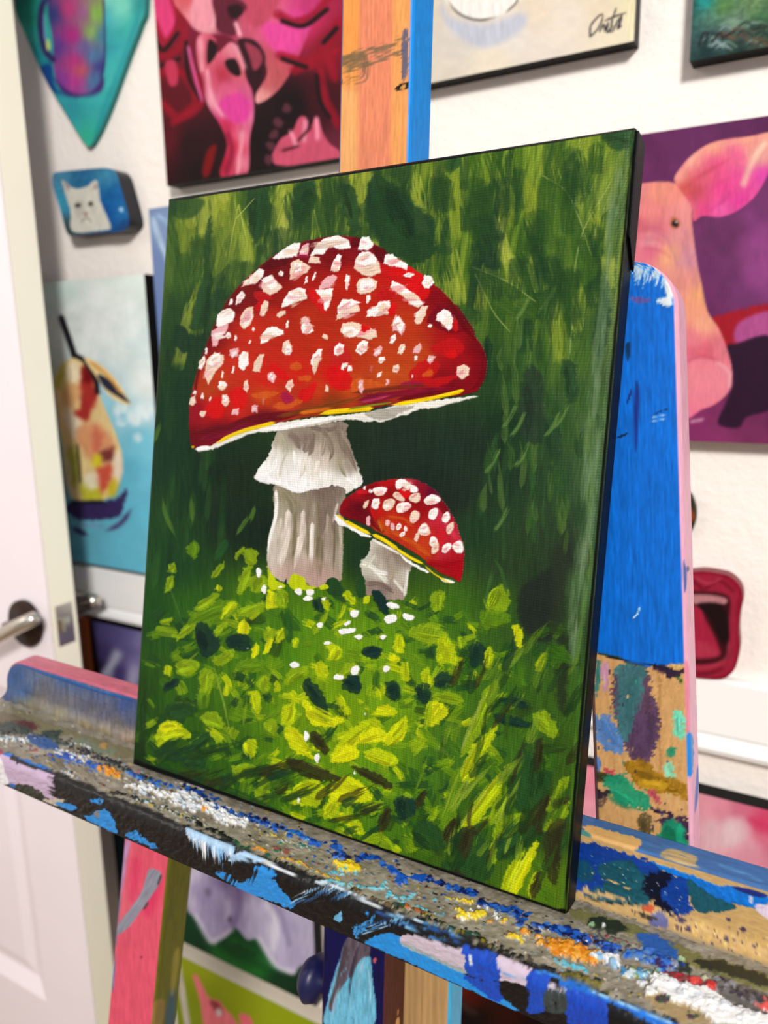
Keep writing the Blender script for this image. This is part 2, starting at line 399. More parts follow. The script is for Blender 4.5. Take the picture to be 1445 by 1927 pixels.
def outline_art(name, label, cat, pts, base, fn, edge, yf, yb, n=150, holes=None):
    """a cut-out board: pts closed outline (x, z) seen from the front"""
    p = spline(np.asarray(pts, float), True, 8)
    zc = (p[:, 1].max() + p[:, 1].min()) / 2
    t = tag(empty(name, (p[:, 0].mean(), yb, p[:, 1].min())), label, cat)
    zs = zc + (p[:, 1].max() - zc - 1e-6) * np.sin(np.linspace(math.pi / 2, -math.pi / 2, n))
    rows = []
    for z in zs:
        xx = []
        for a, b in zip(p, np.roll(p, -1, 0)):
            if (a[1] > z) != (b[1] > z): xx.append(a[0] + (b[0] - a[0]) * (z - a[1]) / (b[1] - a[1]))
        rows.append((min(xx), max(xx)) if xx else (rows[-1] if rows else (p[:, 0].mean(),) * 2))
    rows = np.array(rows); u = np.linspace(0, 1, n)
    P = np.stack([rows[:, :1] * (1 - u) + rows[:, 1:] * u, np.full((n, n), yf), np.repeat(zs[:, None], n, 1)], -1)
    pa = Paint(P, base); fn(pa)
    link('painted_face', grid_mesh('painted_face', P[:, ::-1], pa.c[:, ::-1], art_gain(P[..., 0].mean())), M_WALLART, t)
    bm = bmesh.new(); lo = np.concatenate([P[:, 0], P[::-1, -1]])
    f = [bm.verts.new((x, yf + .0003, z)) for x, y, z in lo]; g = [bm.verts.new((x, yb - .0002, z)) for x, y, z in lo]
    for i in range(len(f)): bm.faces.new((f[i], f[(i + 1) % len(f)], g[(i + 1) % len(f)], g[i]))
    bm.faces.new(g)
    bmesh.ops.recalc_face_normals(bm, faces=bm.faces)
    link('board_edge', mesh_of(bm, 'board_edge'), edge, t, smooth=False)
    return t
def wpts(view, p, y):
    ox, oy, s = view; p = np.asarray(p, float).reshape(-1, 2)
    return [tuple(at_y(ox + a / s, oy + b / s, y)[[0, 2]]) for a, b in p]
VA, VB, VC, VD, VE, VF, VG = (0, 0, 2.258), (600, 0, 1.710), (0, 480, 2.472), (1090, 220, 3.011), (1080, 840, 2.534), (0, 1440, 2.258), (0, 1080, 5.16)

def art_red(p):
    p.view(*VA)
    p.field([(640, 0, 200, 60, 110), (700, 100, 120, 15, 50), (690, 250, 110, 10, 30), (720, 420, 90, 8, 25), (720, 600, 85, 10, 25), (800, 620, 35, 8, 15), (850, 730, 25, 8, 12), (1100, 600, 20, 6, 10), (1250, 450, 18, 6, 10), (1350, 420, 60, 8, 20), (1400, 200, 130, 12, 35), (1300, 100, 190, 40, 90), (1150, 700, 22, 8, 12), (1420, 650, 100, 30, 50)])
    cr, pk, dk, hi, mg = (146, 8, 34), (216, 92, 128), (30, 8, 14), (242, 165, 180), (216, 62, 148)
    p.poly((222, 60, 120), [636, 0, 725, 0, 745, 90, 700, 190, 655, 140], soft=2)
    for q in ([650, 90, 700, 180, 760, 100, 740, 0], [640, 180, 700, 240, 780, 160, 770, 20], [660, 330, 720, 290, 790, 330, 830, 430, 740, 520], [690, 440, 760, 500, 850, 440, 840, 320]): p.stroke(cr, q, 34, soft=5, rag=.1, a=.85)
    for q in ([650, 130, 690, 215, 755, 140], [680, 280, 760, 250], [790, 180, 800, 320, 850, 420]): p.stroke(dk, q, 18, soft=2, rag=.1)
    p.poly(pk, [770, -40, 800, 90, 860, 140, 960, 150, 1020, 190, 1100, 230, 1135, 310, 1088, 400, 1098, 440, 1180, 385, 1245, 290, 1290, 190, 1330, 90, 1380, -40], soft=2,
           field=[(800, 0, 210, 90, 100), (840, 60, 226, 140, 150), (890, 100, 236, 165, 175), (950, 160, 150, 50, 75), (1060, 30, 190, 70, 95), (1120, 40, 214, 90, 120), (1180, 100, 220, 100, 130), (1200, 150, 224, 80, 150), (1260, 100, 222, 60, 150), (1250, 200, 200, 60, 120), (1180, 240, 190, 80, 90), (1120, 330, 190, 90, 96), (1100, 420, 226, 150, 150), (1180, 320, 180, 80, 86), (1230, 280, 190, 76, 90), (1320, 40, 190, 50, 110)])
    p.poly((235, 150, 165), [830, -20, 900, 0, 905, 90, 860, 125, 810, 70], soft=4)
    p.poly((225, 70, 150), [1120, 90, 1250, 120, 1270, 200, 1200, 240, 1130, 170], soft=6)
    p.poly((190, 70, 95), [1050, -20, 1180, -20, 1160, 60, 1090, 120, 1040, 60], soft=6)
    p.poly((95, 25, 45), [905, -10, 1000, -10, 1050, 30, 1015, 75, 1000, 150, 925, 130, 915, 70], soft=3)
    p.poly((40, 8, 18), [965, 30, 1020, 20, 1030, 60, 985, 80], soft=2)
    p.poly((45, 10, 22), [1010, 170, 1080, 170, 1125, 230, 1120, 300, 1080, 380, 1040, 330, 1030, 250], soft=3)
    p.poly((150, 55, 75), [1040, 180, 1100, 210, 1115, 260, 1080, 300, 1060, 240], soft=3)
    p.stroke(hi, [1000, 95, 1020, 150], 20, soft=3)
    p.poly((210, 82, 120), [838, 160, 880, 140, 918, 170, 925, 225, 985, 178, 1030, 250, 1045, 330, 1075, 400, 1078, 500, 1060, 590, 1048, 745, 935, 748, 965, 620, 935, 530, 880, 440, 862, 340, 838, 260], soft=2,
           field=[(850, 180, 224, 120, 140), (900, 180, 196, 70, 96), (870, 270, 210, 90, 110), (900, 330, 200, 80, 110), (990, 200, 226, 130, 150), (1030, 290, 210, 100, 110), (940, 320, 170, 40, 60), (960, 380, 214, 90, 130), (1050, 400, 206, 90, 130), (890, 430, 226, 140, 160), (960, 460, 214, 70, 140), (1020, 450, 222, 80, 160), (1060, 500, 216, 110, 150), (960, 540, 196, 40, 80), (1030, 580, 220, 110, 140), (990, 620, 200, 40, 70), (960, 700, 170, 20, 50), (1030, 700, 220, 120, 145), (1000, 740, 196, 60, 90)])
    p.poly(dk, [885, 170, 922, 190, 915, 240, 880, 270], soft=2); p.poly(dk, [955, 260, 1000, 250, 1025, 310, 1005, 325, 970, 300], soft=2)
    p.poly(mg, [935, 430, 1020, 395, 1065, 450, 1040, 520, 975, 510], soft=5)
    for q in ([850, 170, 860, 300], [1000, 190, 1040, 290], [880, 300, 900, 420, 950, 500], [1030, 560, 1010, 740]): p.stroke(hi, q, 18, soft=4, a=.8)
    p.stroke((150, 25, 60), [965, 560, 985, 640, 960, 740], 26, soft=4)
    p.stroke((215, 90, 150), [800, 200, 830, 330, 860, 430], 14, soft=3)
    for q in ([1180, 60, 1250, 95, 1340, 60, 1400, -20], [1190, 235, 1300, 260, 1400, 190, 1440, 90], [1250, 300, 1360, 260, 1430, 220], [1360, 300, 1380, 420, 1440, 530], [1400, 250, 1420, 330]): p.stroke(cr, q, 40, soft=5, rag=.1, a=.85)
    for q in ([1200, 90, 1290, 110, 1390, 40], [1200, 250, 1300, 285], [1375, 180, 1430, 120], [1345, 320, 1360, 430, 1400, 500]): p.stroke(dk, q, 22, soft=2, rag=.1)
    p.poly((196, 78, 105), [1170, 700, 1185, 600, 1240, 560, 1270, 500, 1300, 500, 1310, 560, 1345, 495, 1370, 560, 1400, 610, 1440, 640, 1440, 690], soft=2)
    for q in ([1235, 560, 1260, 620], [1300, 510, 1290, 600], [1345, 500, 1350, 590]): p.stroke((235, 140, 165), q, 20, soft=4)
    for q in ([1265, 600, 1320, 540], [1200, 640, 1270, 620]): p.stroke((60, 12, 25), q, 12, soft=3)
    for x, y in ((1220, 460), (1180, 520), (1165, 570), (1150, 620), (1140, 680)): p.blob((110, 55, 70), x, y, 20, soft=3, a=.7)
    p.poly((190, 50, 80), [700, 270, 745, 260, 755, 350, 720, 360], soft=3); p.poly((120, 10, 15), [880, 640, 920, 620, 890, 740, 860, 740], soft=4)
    p.stroke((70, 6, 14), [634, 0, 708, 790], 14, soft=2, rag=0)
wall_art('portrait_painting', 'crimson and pink painting of a face resting on a hand', -.7129, -.425, 1.461, 1.87, (35, 8, 15), art_red)

def art_pear(p):
    p.view(*VC)
    p.field([(60, 130, 175, 195, 190), (300, 130, 196, 218, 210), (450, 150, 214, 224, 218), (650, 120, 214, 226, 220), (300, 300, 200, 210, 205), (450, 300, 218, 226, 222), (600, 400, 206, 222, 222), (680, 600, 222, 230, 228), (640, 740, 200, 225, 230), (560, 760, 130, 195, 215), (640, 850, 110, 188, 212), (600, 1000, 98, 180, 206), (640, 1200, 98, 182, 208), (400, 1330, 96, 170, 190), (560, 1380, 100, 185, 210), (640, 1450, 100, 185, 210), (200, 600, 180, 190, 180), (200, 1000, 120, 160, 170), (200, 1300, 80, 140, 160)])
    p.mottle(.05, 26, 20, 3)
    for i in range(26): p.blob((232, 238, 236), RNG.randint(320, 680), RNG.randint(130, 480), RNG.randint(20, 60), soft=9, a=.35, rough=8)
    for x, y, r in ((560, 720, 30), (620, 760, 34), (560, 780, 18), (640, 850, 20), (680, 720, 40)): p.blob((222, 236, 238), x, y, r, soft=6, a=.8, rough=5)
    p.poly((226, 200, 140), [252, 590, 272, 530, 300, 500, 350, 474, 390, 488, 440, 560, 458, 640, 500, 740, 545, 850, 570, 950, 562, 1040, 520, 1115, 450, 1150, 385, 1150, 330, 1120, 300, 1000, 290, 880, 268, 740], soft=2)
    for c, q in (((170, 165, 60), [252, 600, 275, 530, 310, 505, 300, 560, 275, 620]), ((238, 224, 190), [300, 530, 360, 500, 380, 560, 330, 600]), ((225, 170, 115), [290, 620, 370, 600, 360, 690, 310, 700]), ((160, 28, 30), [380, 520, 430, 560, 456, 650, 430, 720, 400, 770, 348, 750, 375, 690, 370, 600]), ((110, 15, 20), [390, 520, 425, 540, 420, 590, 385, 590]), ((236, 222, 200), [300, 720, 340, 740, 380, 800, 350, 850, 310, 800]), ((218, 150, 105), [360, 810, 440, 775, 520, 850, 520, 930, 430, 960, 375, 900]), ((205, 110, 85), [440, 800, 480, 850, 450, 920, 425, 870]), ((110, 40, 45), [470, 915, 525, 890, 525, 950, 480, 960]), ((200, 70, 55), [450, 990, 525, 985, 500, 1080, 460, 1110]), ((188, 188, 40), [375, 1070, 430, 1040, 480, 1140, 400, 1145]), ((235, 228, 205), [390, 1030, 440, 1010, 450, 1080, 400, 1090]), ((200, 180, 30), [510, 1060, 550, 1040, 540, 1110, 500, 1120]), ((215, 205, 30), [430, 940, 470, 930, 465, 985, 430, 980]), ((236, 220, 205), [530, 930, 565, 920, 560, 1040, 530, 1030]), ((160, 165, 60), [315, 900, 360, 920, 360, 1060, 320, 1060]), ((205, 195, 160), [295, 880, 330, 1000, 335, 1130, 310, 1060])):
        p.poly(c, q, soft=7, rough=5, rs=10, a=.88)
    p.stroke((70, 70, 45), [360, 880, 375, 1060], 14, soft=3)
    for q, w in (([285, 292, 318, 385, 345, 465], 30), ([340, 462, 395, 495, 445, 580, 452, 640], 24)): p.stroke((28, 24, 30), q, w, soft=2, rag=.1)
    p.poly((236, 208, 150), [390, 478, 460, 505, 535, 575, 608, 690, 555, 684, 500, 645, 450, 570], soft=2)
    p.poly((40, 42, 58), [455, 555, 510, 580, 560, 635, 604, 688, 540, 655, 480, 610], soft=3); p.stroke((205, 150, 70), [420, 500, 500, 560, 560, 640], 14, soft=3)
    p.poly((52, 40, 86), [315, 1160, 420, 1145, 540, 1135, 592, 1080, 575, 1160, 545, 1220, 400, 1232, 325, 1210], soft=3, rough=4)
    p.stroke((25, 22, 40), [330, 1150, 480, 1150], 18, soft=4)
    p.stroke((70, 62, 110), [490, 1285, 560, 1250, 612, 1180], 24, soft=4, taper=(.3, .3)); p.stroke((60, 50, 95), [330, 1265, 410, 1305], 26, soft=4, taper=(.3, .3)); p.stroke((110, 150, 185), [360, 1250, 480, 1262], 16, soft=5)
wall_art('pear_painting', 'painting of a yellow and red pear floating on pale blue water', -1.068, -.7630, .9605, 1.3618, (190, 215, 215), art_pear)

def art_blue(p):
    p.field([(277, 393, 118, 140, 182), (300, 420, 128, 150, 190), (290, 500, 112, 135, 180), (290, 600, 105, 128, 178), (300, 720, 95, 120, 172)])
    p.stroke((178, 205, 226), [288, 412, 300, 450, 320, 500], 11, soft=4, a=.9); p.stroke((150, 180, 212), [296, 405, 330, 430], 9, soft=4)
wall_art('blue_painting', 'slate blue painting mostly hidden behind the mushroom canvas', -.7467, -.55, 1.19, 1.438, (112, 136, 182), art_blue)

def art_cream(p):
    p.view(*VB)
    p.field([(370, 30, 226, 214, 195), (370, 230, 226, 216, 200), (450, 120, 222, 215, 205), (560, 200, 240, 228, 205), (700, 30, 238, 222, 200), (800, 60, 240, 228, 212), (900, 30, 238, 222, 195), (1000, 30, 240, 228, 190), (1000, 120, 240, 228, 200), (750, 170, 236, 225, 210), (620, 120, 236, 228, 218)])
    p.mottle(.035, 14, 10, 6)
    p.poly((196, 202, 220), [395, 10, 430, 60, 540, 80, 650, 40, 665, 80, 600, 130, 520, 155, 440, 110, 400, 60], soft=9, a=.85)
    p.poly((250, 246, 240), [405, -30, 425, 20, 470, 55, 530, 60, 590, 45, 640, 5, 650, -30], soft=2)
    p.stroke((112, 104, 98), [412, -5, 440, 35, 480, 58, 530, 64, 582, 50], 9, soft=1.5, taper=(.3, .3)); p.stroke((120, 112, 104), [600, 42, 632, 12, 642, -10], 7, soft=1.5, taper=(.3, .2))
    for q in ([872, 116, 876, 80, 908, 46, 912, 60, 898, 92, 874, 118], [904, 100, 916, 78, 920, 100, 930, 74, 928, 104, 944, 84], [956, 28, 944, 64, 938, 104], [922, 66, 960, 50, 985, 42], [946, 100, 962, 66, 972, 58, 960, 92, 972, 84], [974, 50, 968, 88]):
        p.stroke((62, 58, 62), q, 5.5, soft=.9, rag=0)
    p.stroke((248, 240, 190), [1006, 0, 1000, 128], 16, soft=3, a=.8)
wall_art('cup_painting', 'cream painting of a white cup base with a dark scrawled signature', -.385, -.1652, 1.5147, 1.76, (235, 222, 204), art_cream)

def art_green(p):
    p.view(*VB)
    p.field([(1205, 20, 40, 95, 90), (1240, 0, 20, 150, 150), (1300, 20, 90, 135, 70), (1400, 20, 110, 145, 95), (1260, 60, 85, 130, 110), (1340, 70, 120, 150, 130), (1420, 60, 60, 110, 70), (1215, 130, 50, 85, 85), (1280, 120, 60, 80, 85), (1380, 120, 70, 75, 70), (1430, 110, 60, 80, 60), (1250, 165, 22, 50, 50), (1350, 160, 22, 50, 45)])
    p.mottle(.25, 7, 5, 4)
    for i in range(30): p.stroke([(130, 165, 140), (30, 60, 60), (120, 75, 50), (150, 170, 175), (20, 45, 45)][i % 5], np.array([0, 0, 22, -14, 50, 4]) + np.tile([RNG.randint(1210, 1420), RNG.randint(80, 160)], 3), 7, soft=2, a=.7)
    for q in ([1222, 150, 1235, 110, 1252, 108, 1240, 140], [1262, 140, 1290, 105, 1300, 130], [1300, 120, 1340, 100], [1395, 95, 1445, 85]): p.stroke((35, 28, 30), q, 6, soft=1.5)
wall_art('green_abstract_painting', 'small dark edged green and teal abstract painting', -.1192, .11, 1.4905, 1.70, (70, 110, 90), art_green, M_BLACK, yf=.7315)

def art_pig(p):
    p.view(*VD)
    p.field([(300, 100, 100, 42, 90), (600, 120, 104, 44, 94), (1069, 20, 95, 38, 85), (400, 300, 106, 45, 96), (800, 650, 110, 50, 98), (900, 800, 112, 52, 102), (1040, 650, 128, 58, 118), (1069, 900, 142, 64, 130), (950, 1000, 120, 56, 112), (700, 850, 108, 48, 98), (750, 1050, 110, 46, 98), (1000, 1350, 50, 22, 50), (700, 1780, 140, 48, 105), (1000, 1800, 122, 46, 90), (800, 1750, 128, 48, 96), (1050, 1720, 110, 42, 86)])
    p.mottle(.10, 24, 30, 2)
    p.poly((168, 78, 148), [900, 720, 1000, 640, 1120, 600, 1120, 900, 1000, 980, 930, 880], soft=16, a=.45)
    p.poly((168, 26, 42), [735, 1150, 850, 1108, 940, 1085, 1090, 1055, 1090, 1110, 900, 1180, 890, 1285, 830, 1300, 770, 1230], soft=5, rough=4)
    p.poly((182, 82, 146), [905, 1165, 1090, 1100, 1090, 1235, 1000, 1250, 885, 1278], soft=5)
    p.poly((46, 20, 46), [838, 1305, 900, 1285, 1090, 1245, 1100, 1500, 1090, 1650, 950, 1700, 900, 1762, 785, 1738, 830, 1620, 868, 1500], soft=4)
    p.poly((232, 140, 150), [330, 378, 450, 368, 540, 376, 600, 432, 632, 500, 638, 600, 652, 720, 672, 850, 695, 960, 725, 1100, 790, 1200, 838, 1320, 866, 1450, 840, 1560, 760, 1632, 690, 1660, 620, 1705, 500, 1725, 200, 1725, 200, 380], soft=1.5,
           field=[(330, 400, 232, 138, 140), (450, 420, 244, 152, 130), (560, 420, 244, 146, 132), (600, 520, 240, 150, 148), (400, 540, 240, 138, 135), (340, 620, 214, 100, 118), (450, 640, 222, 115, 130), (560, 660, 232, 150, 150), (400, 700, 234, 160, 165), (500, 780, 248, 178, 130), (620, 800, 218, 145, 160), (400, 760, 232, 110, 140), (600, 950, 236, 150, 140), (680, 1000, 246, 170, 120), (620, 1100, 248, 165, 130), (700, 1180, 250, 175, 140), (640, 1250, 240, 130, 145), (720, 1330, 222, 100, 120), (620, 1360, 228, 105, 130), (800, 1320, 232, 125, 140), (650, 1480, 244, 140, 150), (780, 1480, 244, 140, 160), (680, 1600, 242, 120, 150), (620, 1680, 236, 90, 150)])
    p.poly((244, 142, 156), [590, 1392, 700, 1365, 780, 1388, 850, 1440, 862, 1530, 790, 1612, 690, 1655, 600, 1695], soft=4, a=.7)
    p.stroke((250, 190, 195), [780, 1390, 848, 1445, 852, 1530], 14, soft=4, a=.8); p.stroke((205, 80, 105), [600, 1385, 690, 1358, 770, 1375], 14, soft=6, a=.7)
    for q in ([420, 640, 500, 700, 560, 850], [580, 700, 640, 850, 670, 980], [600, 640, 620, 760]): p.stroke((190, 120, 150), q, 16, soft=5, a=.45)
    p.poly((246, 150, 150), [538, 352, 580, 280, 640, 215, 730, 155, 840, 125, 960, 110, 1069, 88, 1120, 80, 1100, 250, 1010, 430, 905, 525, 800, 566, 700, 560, 648, 588, 628, 495, 575, 420], soft=1.5,
           field=[(560, 340, 246, 165, 150), (640, 240, 248, 165, 150), (760, 160, 250, 165, 140), (950, 130, 250, 160, 140), (1069, 110, 250, 170, 150), (600, 400, 215, 90, 85), (660, 430, 205, 75, 90), (700, 340, 225, 95, 120), (780, 280, 238, 85, 140), (900, 220, 240, 100, 150), (980, 200, 246, 165, 150), (1020, 220, 240, 170, 160), (800, 400, 238, 70, 148), (900, 350, 238, 80, 155), (1040, 330, 226, 70, 170), (700, 520, 234, 70, 140), (800, 530, 238, 95, 170), (900, 480, 235, 70, 160), (640, 520, 228, 110, 130)])
    for w_, c_, l_ in ((22, (204, 74, 92), [590, 410, 660, 350, 760, 290, 860, 230]), (16, (206, 80, 120), [640, 470, 740, 400, 860, 340]), (20, (252, 180, 160), [570, 340, 640, 240, 760, 168, 940, 132, 1069, 112]), (18, (214, 60, 140), [720, 540, 820, 470, 900, 400]), (16, (226, 60, 160), [880, 500, 960, 420, 1010, 330])): p.stroke(c_, l_, w_, soft=6, a=.6, taper=(.2, .4))
    for l_ in ([340, 640, 420, 628, 470, 640], [340, 690, 430, 690, 480, 720], [360, 745, 460, 760, 520, 800]): p.stroke((206, 96, 124), l_, 20, soft=7, a=.6, taper=(.2, .4))
    p.stroke((252, 205, 180), [1050, 150, 980, 250, 930, 380], 34, soft=6, a=.8, rag=.1)
    p.blob((188, 108, 70), 545, 602, 30, 34, soft=4); p.blob((38, 22, 22), 545, 603, 20, 23, soft=1.5); p.blob((235, 225, 220), 548, 594, 5, soft=1)
    p.stroke((226, 170, 190), [630, 1728, 700, 1715], 14, soft=4)
wall_art('pig_painting', 'pink pig painted on a plum purple ground', -.30, .05, 1.1765, 1.4398, (105, 45, 95), art_pig, plain('plum_canvas_edge', (96, 50, 84), .5, 0, .3, 500, .1, .1))

def art_teal(p):
    p.view(*VA)
    p.field([(60, 0, 10, 90, 85), (110, 60, 25, 150, 125), (130, 150, 60, 180, 170), (450, 20, 140, 220, 190), (520, 10, 130, 215, 190), (450, 80, 60, 165, 185), (540, 120, 60, 170, 160), (470, 200, 55, 160, 170), (480, 330, 70, 185, 180), (400, 450, 60, 175, 175), (300, 470, 50, 155, 165), (380, 590, 55, 180, 150), (600, 20, 40, 140, 140), (130, 250, 30, 140, 150)])
    p.mottle(.06, 20, 14, 5)
    p.poly((20, 65, 130), [165, 300, 215, 270, 240, 380, 330, 410, 210, 385], soft=5); p.stroke((35, 140, 150), [600, 30, 540, 220, 470, 400, 400, 600], 30, soft=5, a=.6)
    p.poly((105, 60, 140), [215, -20, 225, 180, 228, 290, 250, 360, 310, 398, 380, 398, 430, 350, 444, 250, 438, 100, 430, -20], soft=2,
           field=[(225, 60, 50, 60, 120), (240, 200, 90, 60, 140), (290, 40, 190, 60, 120), (310, 150, 185, 40, 130), (320, 260, 190, 50, 130), (320, 340, 190, 60, 150), (360, 60, 160, 90, 150), (400, 60, 130, 190, 70), (390, 140, 150, 190, 90), (360, 200, 110, 100, 160), (400, 240, 75, 130, 170), (430, 150, 60, 120, 160), (400, 340, 70, 120, 165), (430, 280, 60, 60, 130), (260, 340, 130, 60, 150), (340, 300, 200, 90, 90)])
    p.poly((70, 40, 110), [228, 330, 300, 390, 380, 395, 440, 330, 430, 390, 360, 412, 280, 405], soft=3, a=.9)
    p.stroke((48, 36, 90), [210, -10, 180, 20, 172, 110, 190, 210, 225, 255], 26, soft=3, rag=0); p.stroke((120, 150, 190), [188, 60, 192, 170], 8, soft=3); p.blob((200, 210, 120), 205, 190, 9, 20, soft=3)
    p.stroke((48, 40, 100), [440, 0, 446, 240, 430, 340], 7, soft=2, rag=0)
tl = [(-.948, 1.80), (-.93, 1.90), (-.84, 1.95), (-.75, 1.90), (-.722, 1.80)]
outline_art('pointed_board_painting', 'teal pointed board painted with an iridescent mug', 'painting',
            wpts(VA, [60, 0, 105, 140, 190, 330, 290, 500, 345, 588, 375, 622, 405, 590, 460, 470, 540, 250, 596, 100, 618, 0], .744) + tl[::-1], (60, 170, 165), art_teal, plain('teal_board_edge', (40, 120, 118), .5, 0, .3), .744, WALL_Y)

def art_cat(p):
    p.view(*VA)
    p.field([(240, 760, 70, 130, 160), (250, 860, 60, 150, 180), (350, 745, 40, 100, 140), (450, 740, 60, 130, 165), (480, 840, 20, 90, 150), (460, 900, 15, 80, 150), (520, 900, 30, 110, 170), (540, 960, 20, 60, 110), (290, 980, 55, 75, 80)])
    p.mottle(.16, 5, 5, 8)
    w = (206, 204, 192)
    p.poly(w, [262, 765, 290, 785, 320, 802, 370, 792, 405, 765, 418, 800, 425, 850, 445, 900, 470, 965, 440, 978, 310, 985, 300, 900, 285, 850], soft=1.8, rough=1.5, rs=4)
    p.poly((178, 172, 160), [310, 870, 345, 850, 360, 900, 330, 930], soft=4, a=.6); p.poly((186, 182, 172), [380, 860, 415, 880, 400, 920], soft=4, a=.6)
    p.poly((150, 135, 130), [268, 772, 296, 790, 290, 815], soft=2); p.poly((160, 140, 130), [402, 772, 414, 800, 396, 808], soft=2)
    p.blob((58, 52, 46), 331, 872, 13, 9, soft=1.5); p.blob((70, 60, 50), 384, 866, 12, 9, soft=1.5); p.blob((150, 110, 100), 364, 908, 9, 6, soft=1.5)
    p.stroke((120, 112, 104), [345, 945, 366, 925, 388, 942], 5, soft=1.2); p.stroke((130, 122, 112), [366, 910, 366, 926], 4, soft=1.2)
    p.blob((170, 205, 225), 515, 890, 9, soft=2)
M_TIN = plain('dark_tin_side', (40, 40, 46), .35, .5, .5, 200, .1, .1)
outline_art('painted_tin', 'small blue tin painted with a white cat face', 'painted tin', wpts(VA, [240, 732, 350, 720, 452, 714, 492, 735, 515, 800, 548, 925, 540, 968, 500, 985, 400, 990, 310, 1002, 282, 985, 255, 890, 224, 790, 224, 748], .728), (50, 110, 150), art_cat, M_TIN, .728, WALL_Y)

def art_mouth(p):
    p.view(*VE)
    p.c[:] = np.array((150, 18, 50)) / 255.; p.mottle(.1, 14, 10, 2)
    p.poly((165, 35, 62), [480, 640, 620, 610, 700, 625, 780, 690, 770, 800, 775, 900, 760, 1040, 690, 1095, 520, 1085, 470, 900], soft=5)
    p.poly((60, 14, 22), [470, 700, 560, 690, 700, 700, 745, 740, 735, 850, 740, 960, 720, 1020, 560, 1040, 470, 1000], soft=5)
    p.poly((196, 132, 138), [500, 712, 600, 706, 680, 712, 728, 728, 718, 752, 640, 752, 500, 748], soft=3)
    p.poly((176, 36, 66), [480, 770, 590, 762, 630, 830, 680, 930, 690, 1000, 560, 1010, 480, 1000], soft=5)
    p.poly((190, 60, 84), [500, 960, 600, 930, 670, 960, 680, 1000, 520, 1010], soft=8, a=.7); p.poly((30, 12, 14), [590, 752, 700, 752, 735, 830, 735, 940, 700, 930, 640, 810], soft=4)
    p.stroke((185, 60, 80), [500, 1050, 640, 1052, 725, 1010, 740, 930], 20, soft=4, a=.7)
    for q in ([470, 650, 560, 640, 620, 680, 690, 640, 760, 690], [500, 1075, 620, 1085, 710, 1060]): p.stroke((105, 8, 30), q, 14, soft=5, a=.8)
    p.stroke((205, 80, 100), [580, 625, 640, 655, 700, 630], 10, soft=4, a=.7)
outline_art('mouth_cutout', 'dark red cut-out of a wide open mouth', 'wall cutout', wpts(VE, [500, 612, 560, 600, 620, 596, 690, 606, 745, 622, 792, 668, 806, 725, 792, 800, 786, 880, 790, 960, 772, 1050, 732, 1098, 690, 1110, 600, 1106, 520, 1090, 465, 1040, 455, 950, 462, 850, 440, 740, 455, 655], .736), (150, 18, 50), art_mouth, plain('red_cutout_edge', (120, 15, 40), .45, 0, .4), .736, WALL_Y)

def art_disc(p):
    p.view(*VE)
    p.poly((150, 70, 25), [520, 290, 568, 310, 572, 350, 520, 370], soft=5); p.poly((30, 26, 24), [470, 240, 530, 230, 560, 280, 500, 300], soft=6)
outline_art('round_plaque', 'little dark olive round plaque partly behind the blue upright', 'plaque', wpts(VE, [500, 208, 548, 222, 574, 268, 582, 320, 574, 375, 548, 420, 500, 436, 452, 420, 428, 375, 420, 320, 428, 268, 452, 222], .744), (58, 56, 40), art_disc, plain('plaque_edge', (45, 42, 34), .5, 0, .3), .744, WALL_Y, n=80)

def art_purple(p):
    p.view(*VG)
    p.field([(800, 700, 20, 14, 24), (900, 500, 60, 52, 92), (1000, 560, 74, 66, 112), (1100, 560, 84, 76, 124), (1250, 600, 92, 86, 136), (1330, 640, 124, 118, 160), (980, 760, 58, 48, 92), (1200, 750, 92, 84, 134), (1150, 950, 66, 54, 104), (950, 930, 28, 22, 44), (1300, 900, 130, 124, 168)])
    p.poly((140, 142, 166), [960, 1000, 1040, 880, 1085, 770, 1130, 735, 1190, 780, 1150, 860, 1100, 920, 1085, 1010], soft=9); p.poly((178, 180, 198), [1010, 960, 1080, 850, 1120, 780, 1150, 800, 1070, 940], soft=10, a=.8)
    p.poly((160, 156, 186), [1235, 1060, 1250, 960, 1300, 900, 1340, 960, 1320, 1080], soft=10)
    p.stroke((14, 10, 14), [830, 430, 880, 700, 925, 1000], 90, soft=5, rag=0)
t = wall_art('glass_painting', 'violet painting of pale glass forms hung below the white rail', -.936, -.66, .60, .8705, (70, 60, 110), art_purple, M_BLACK)
box('frame_side', (-.954, .7275, .598), (-.936, WALL_Y - .0003, .8722), plain('orange_brown_wood', (150, 72, 14), .45, 0, .4, 80, .15, .1), t, .001)

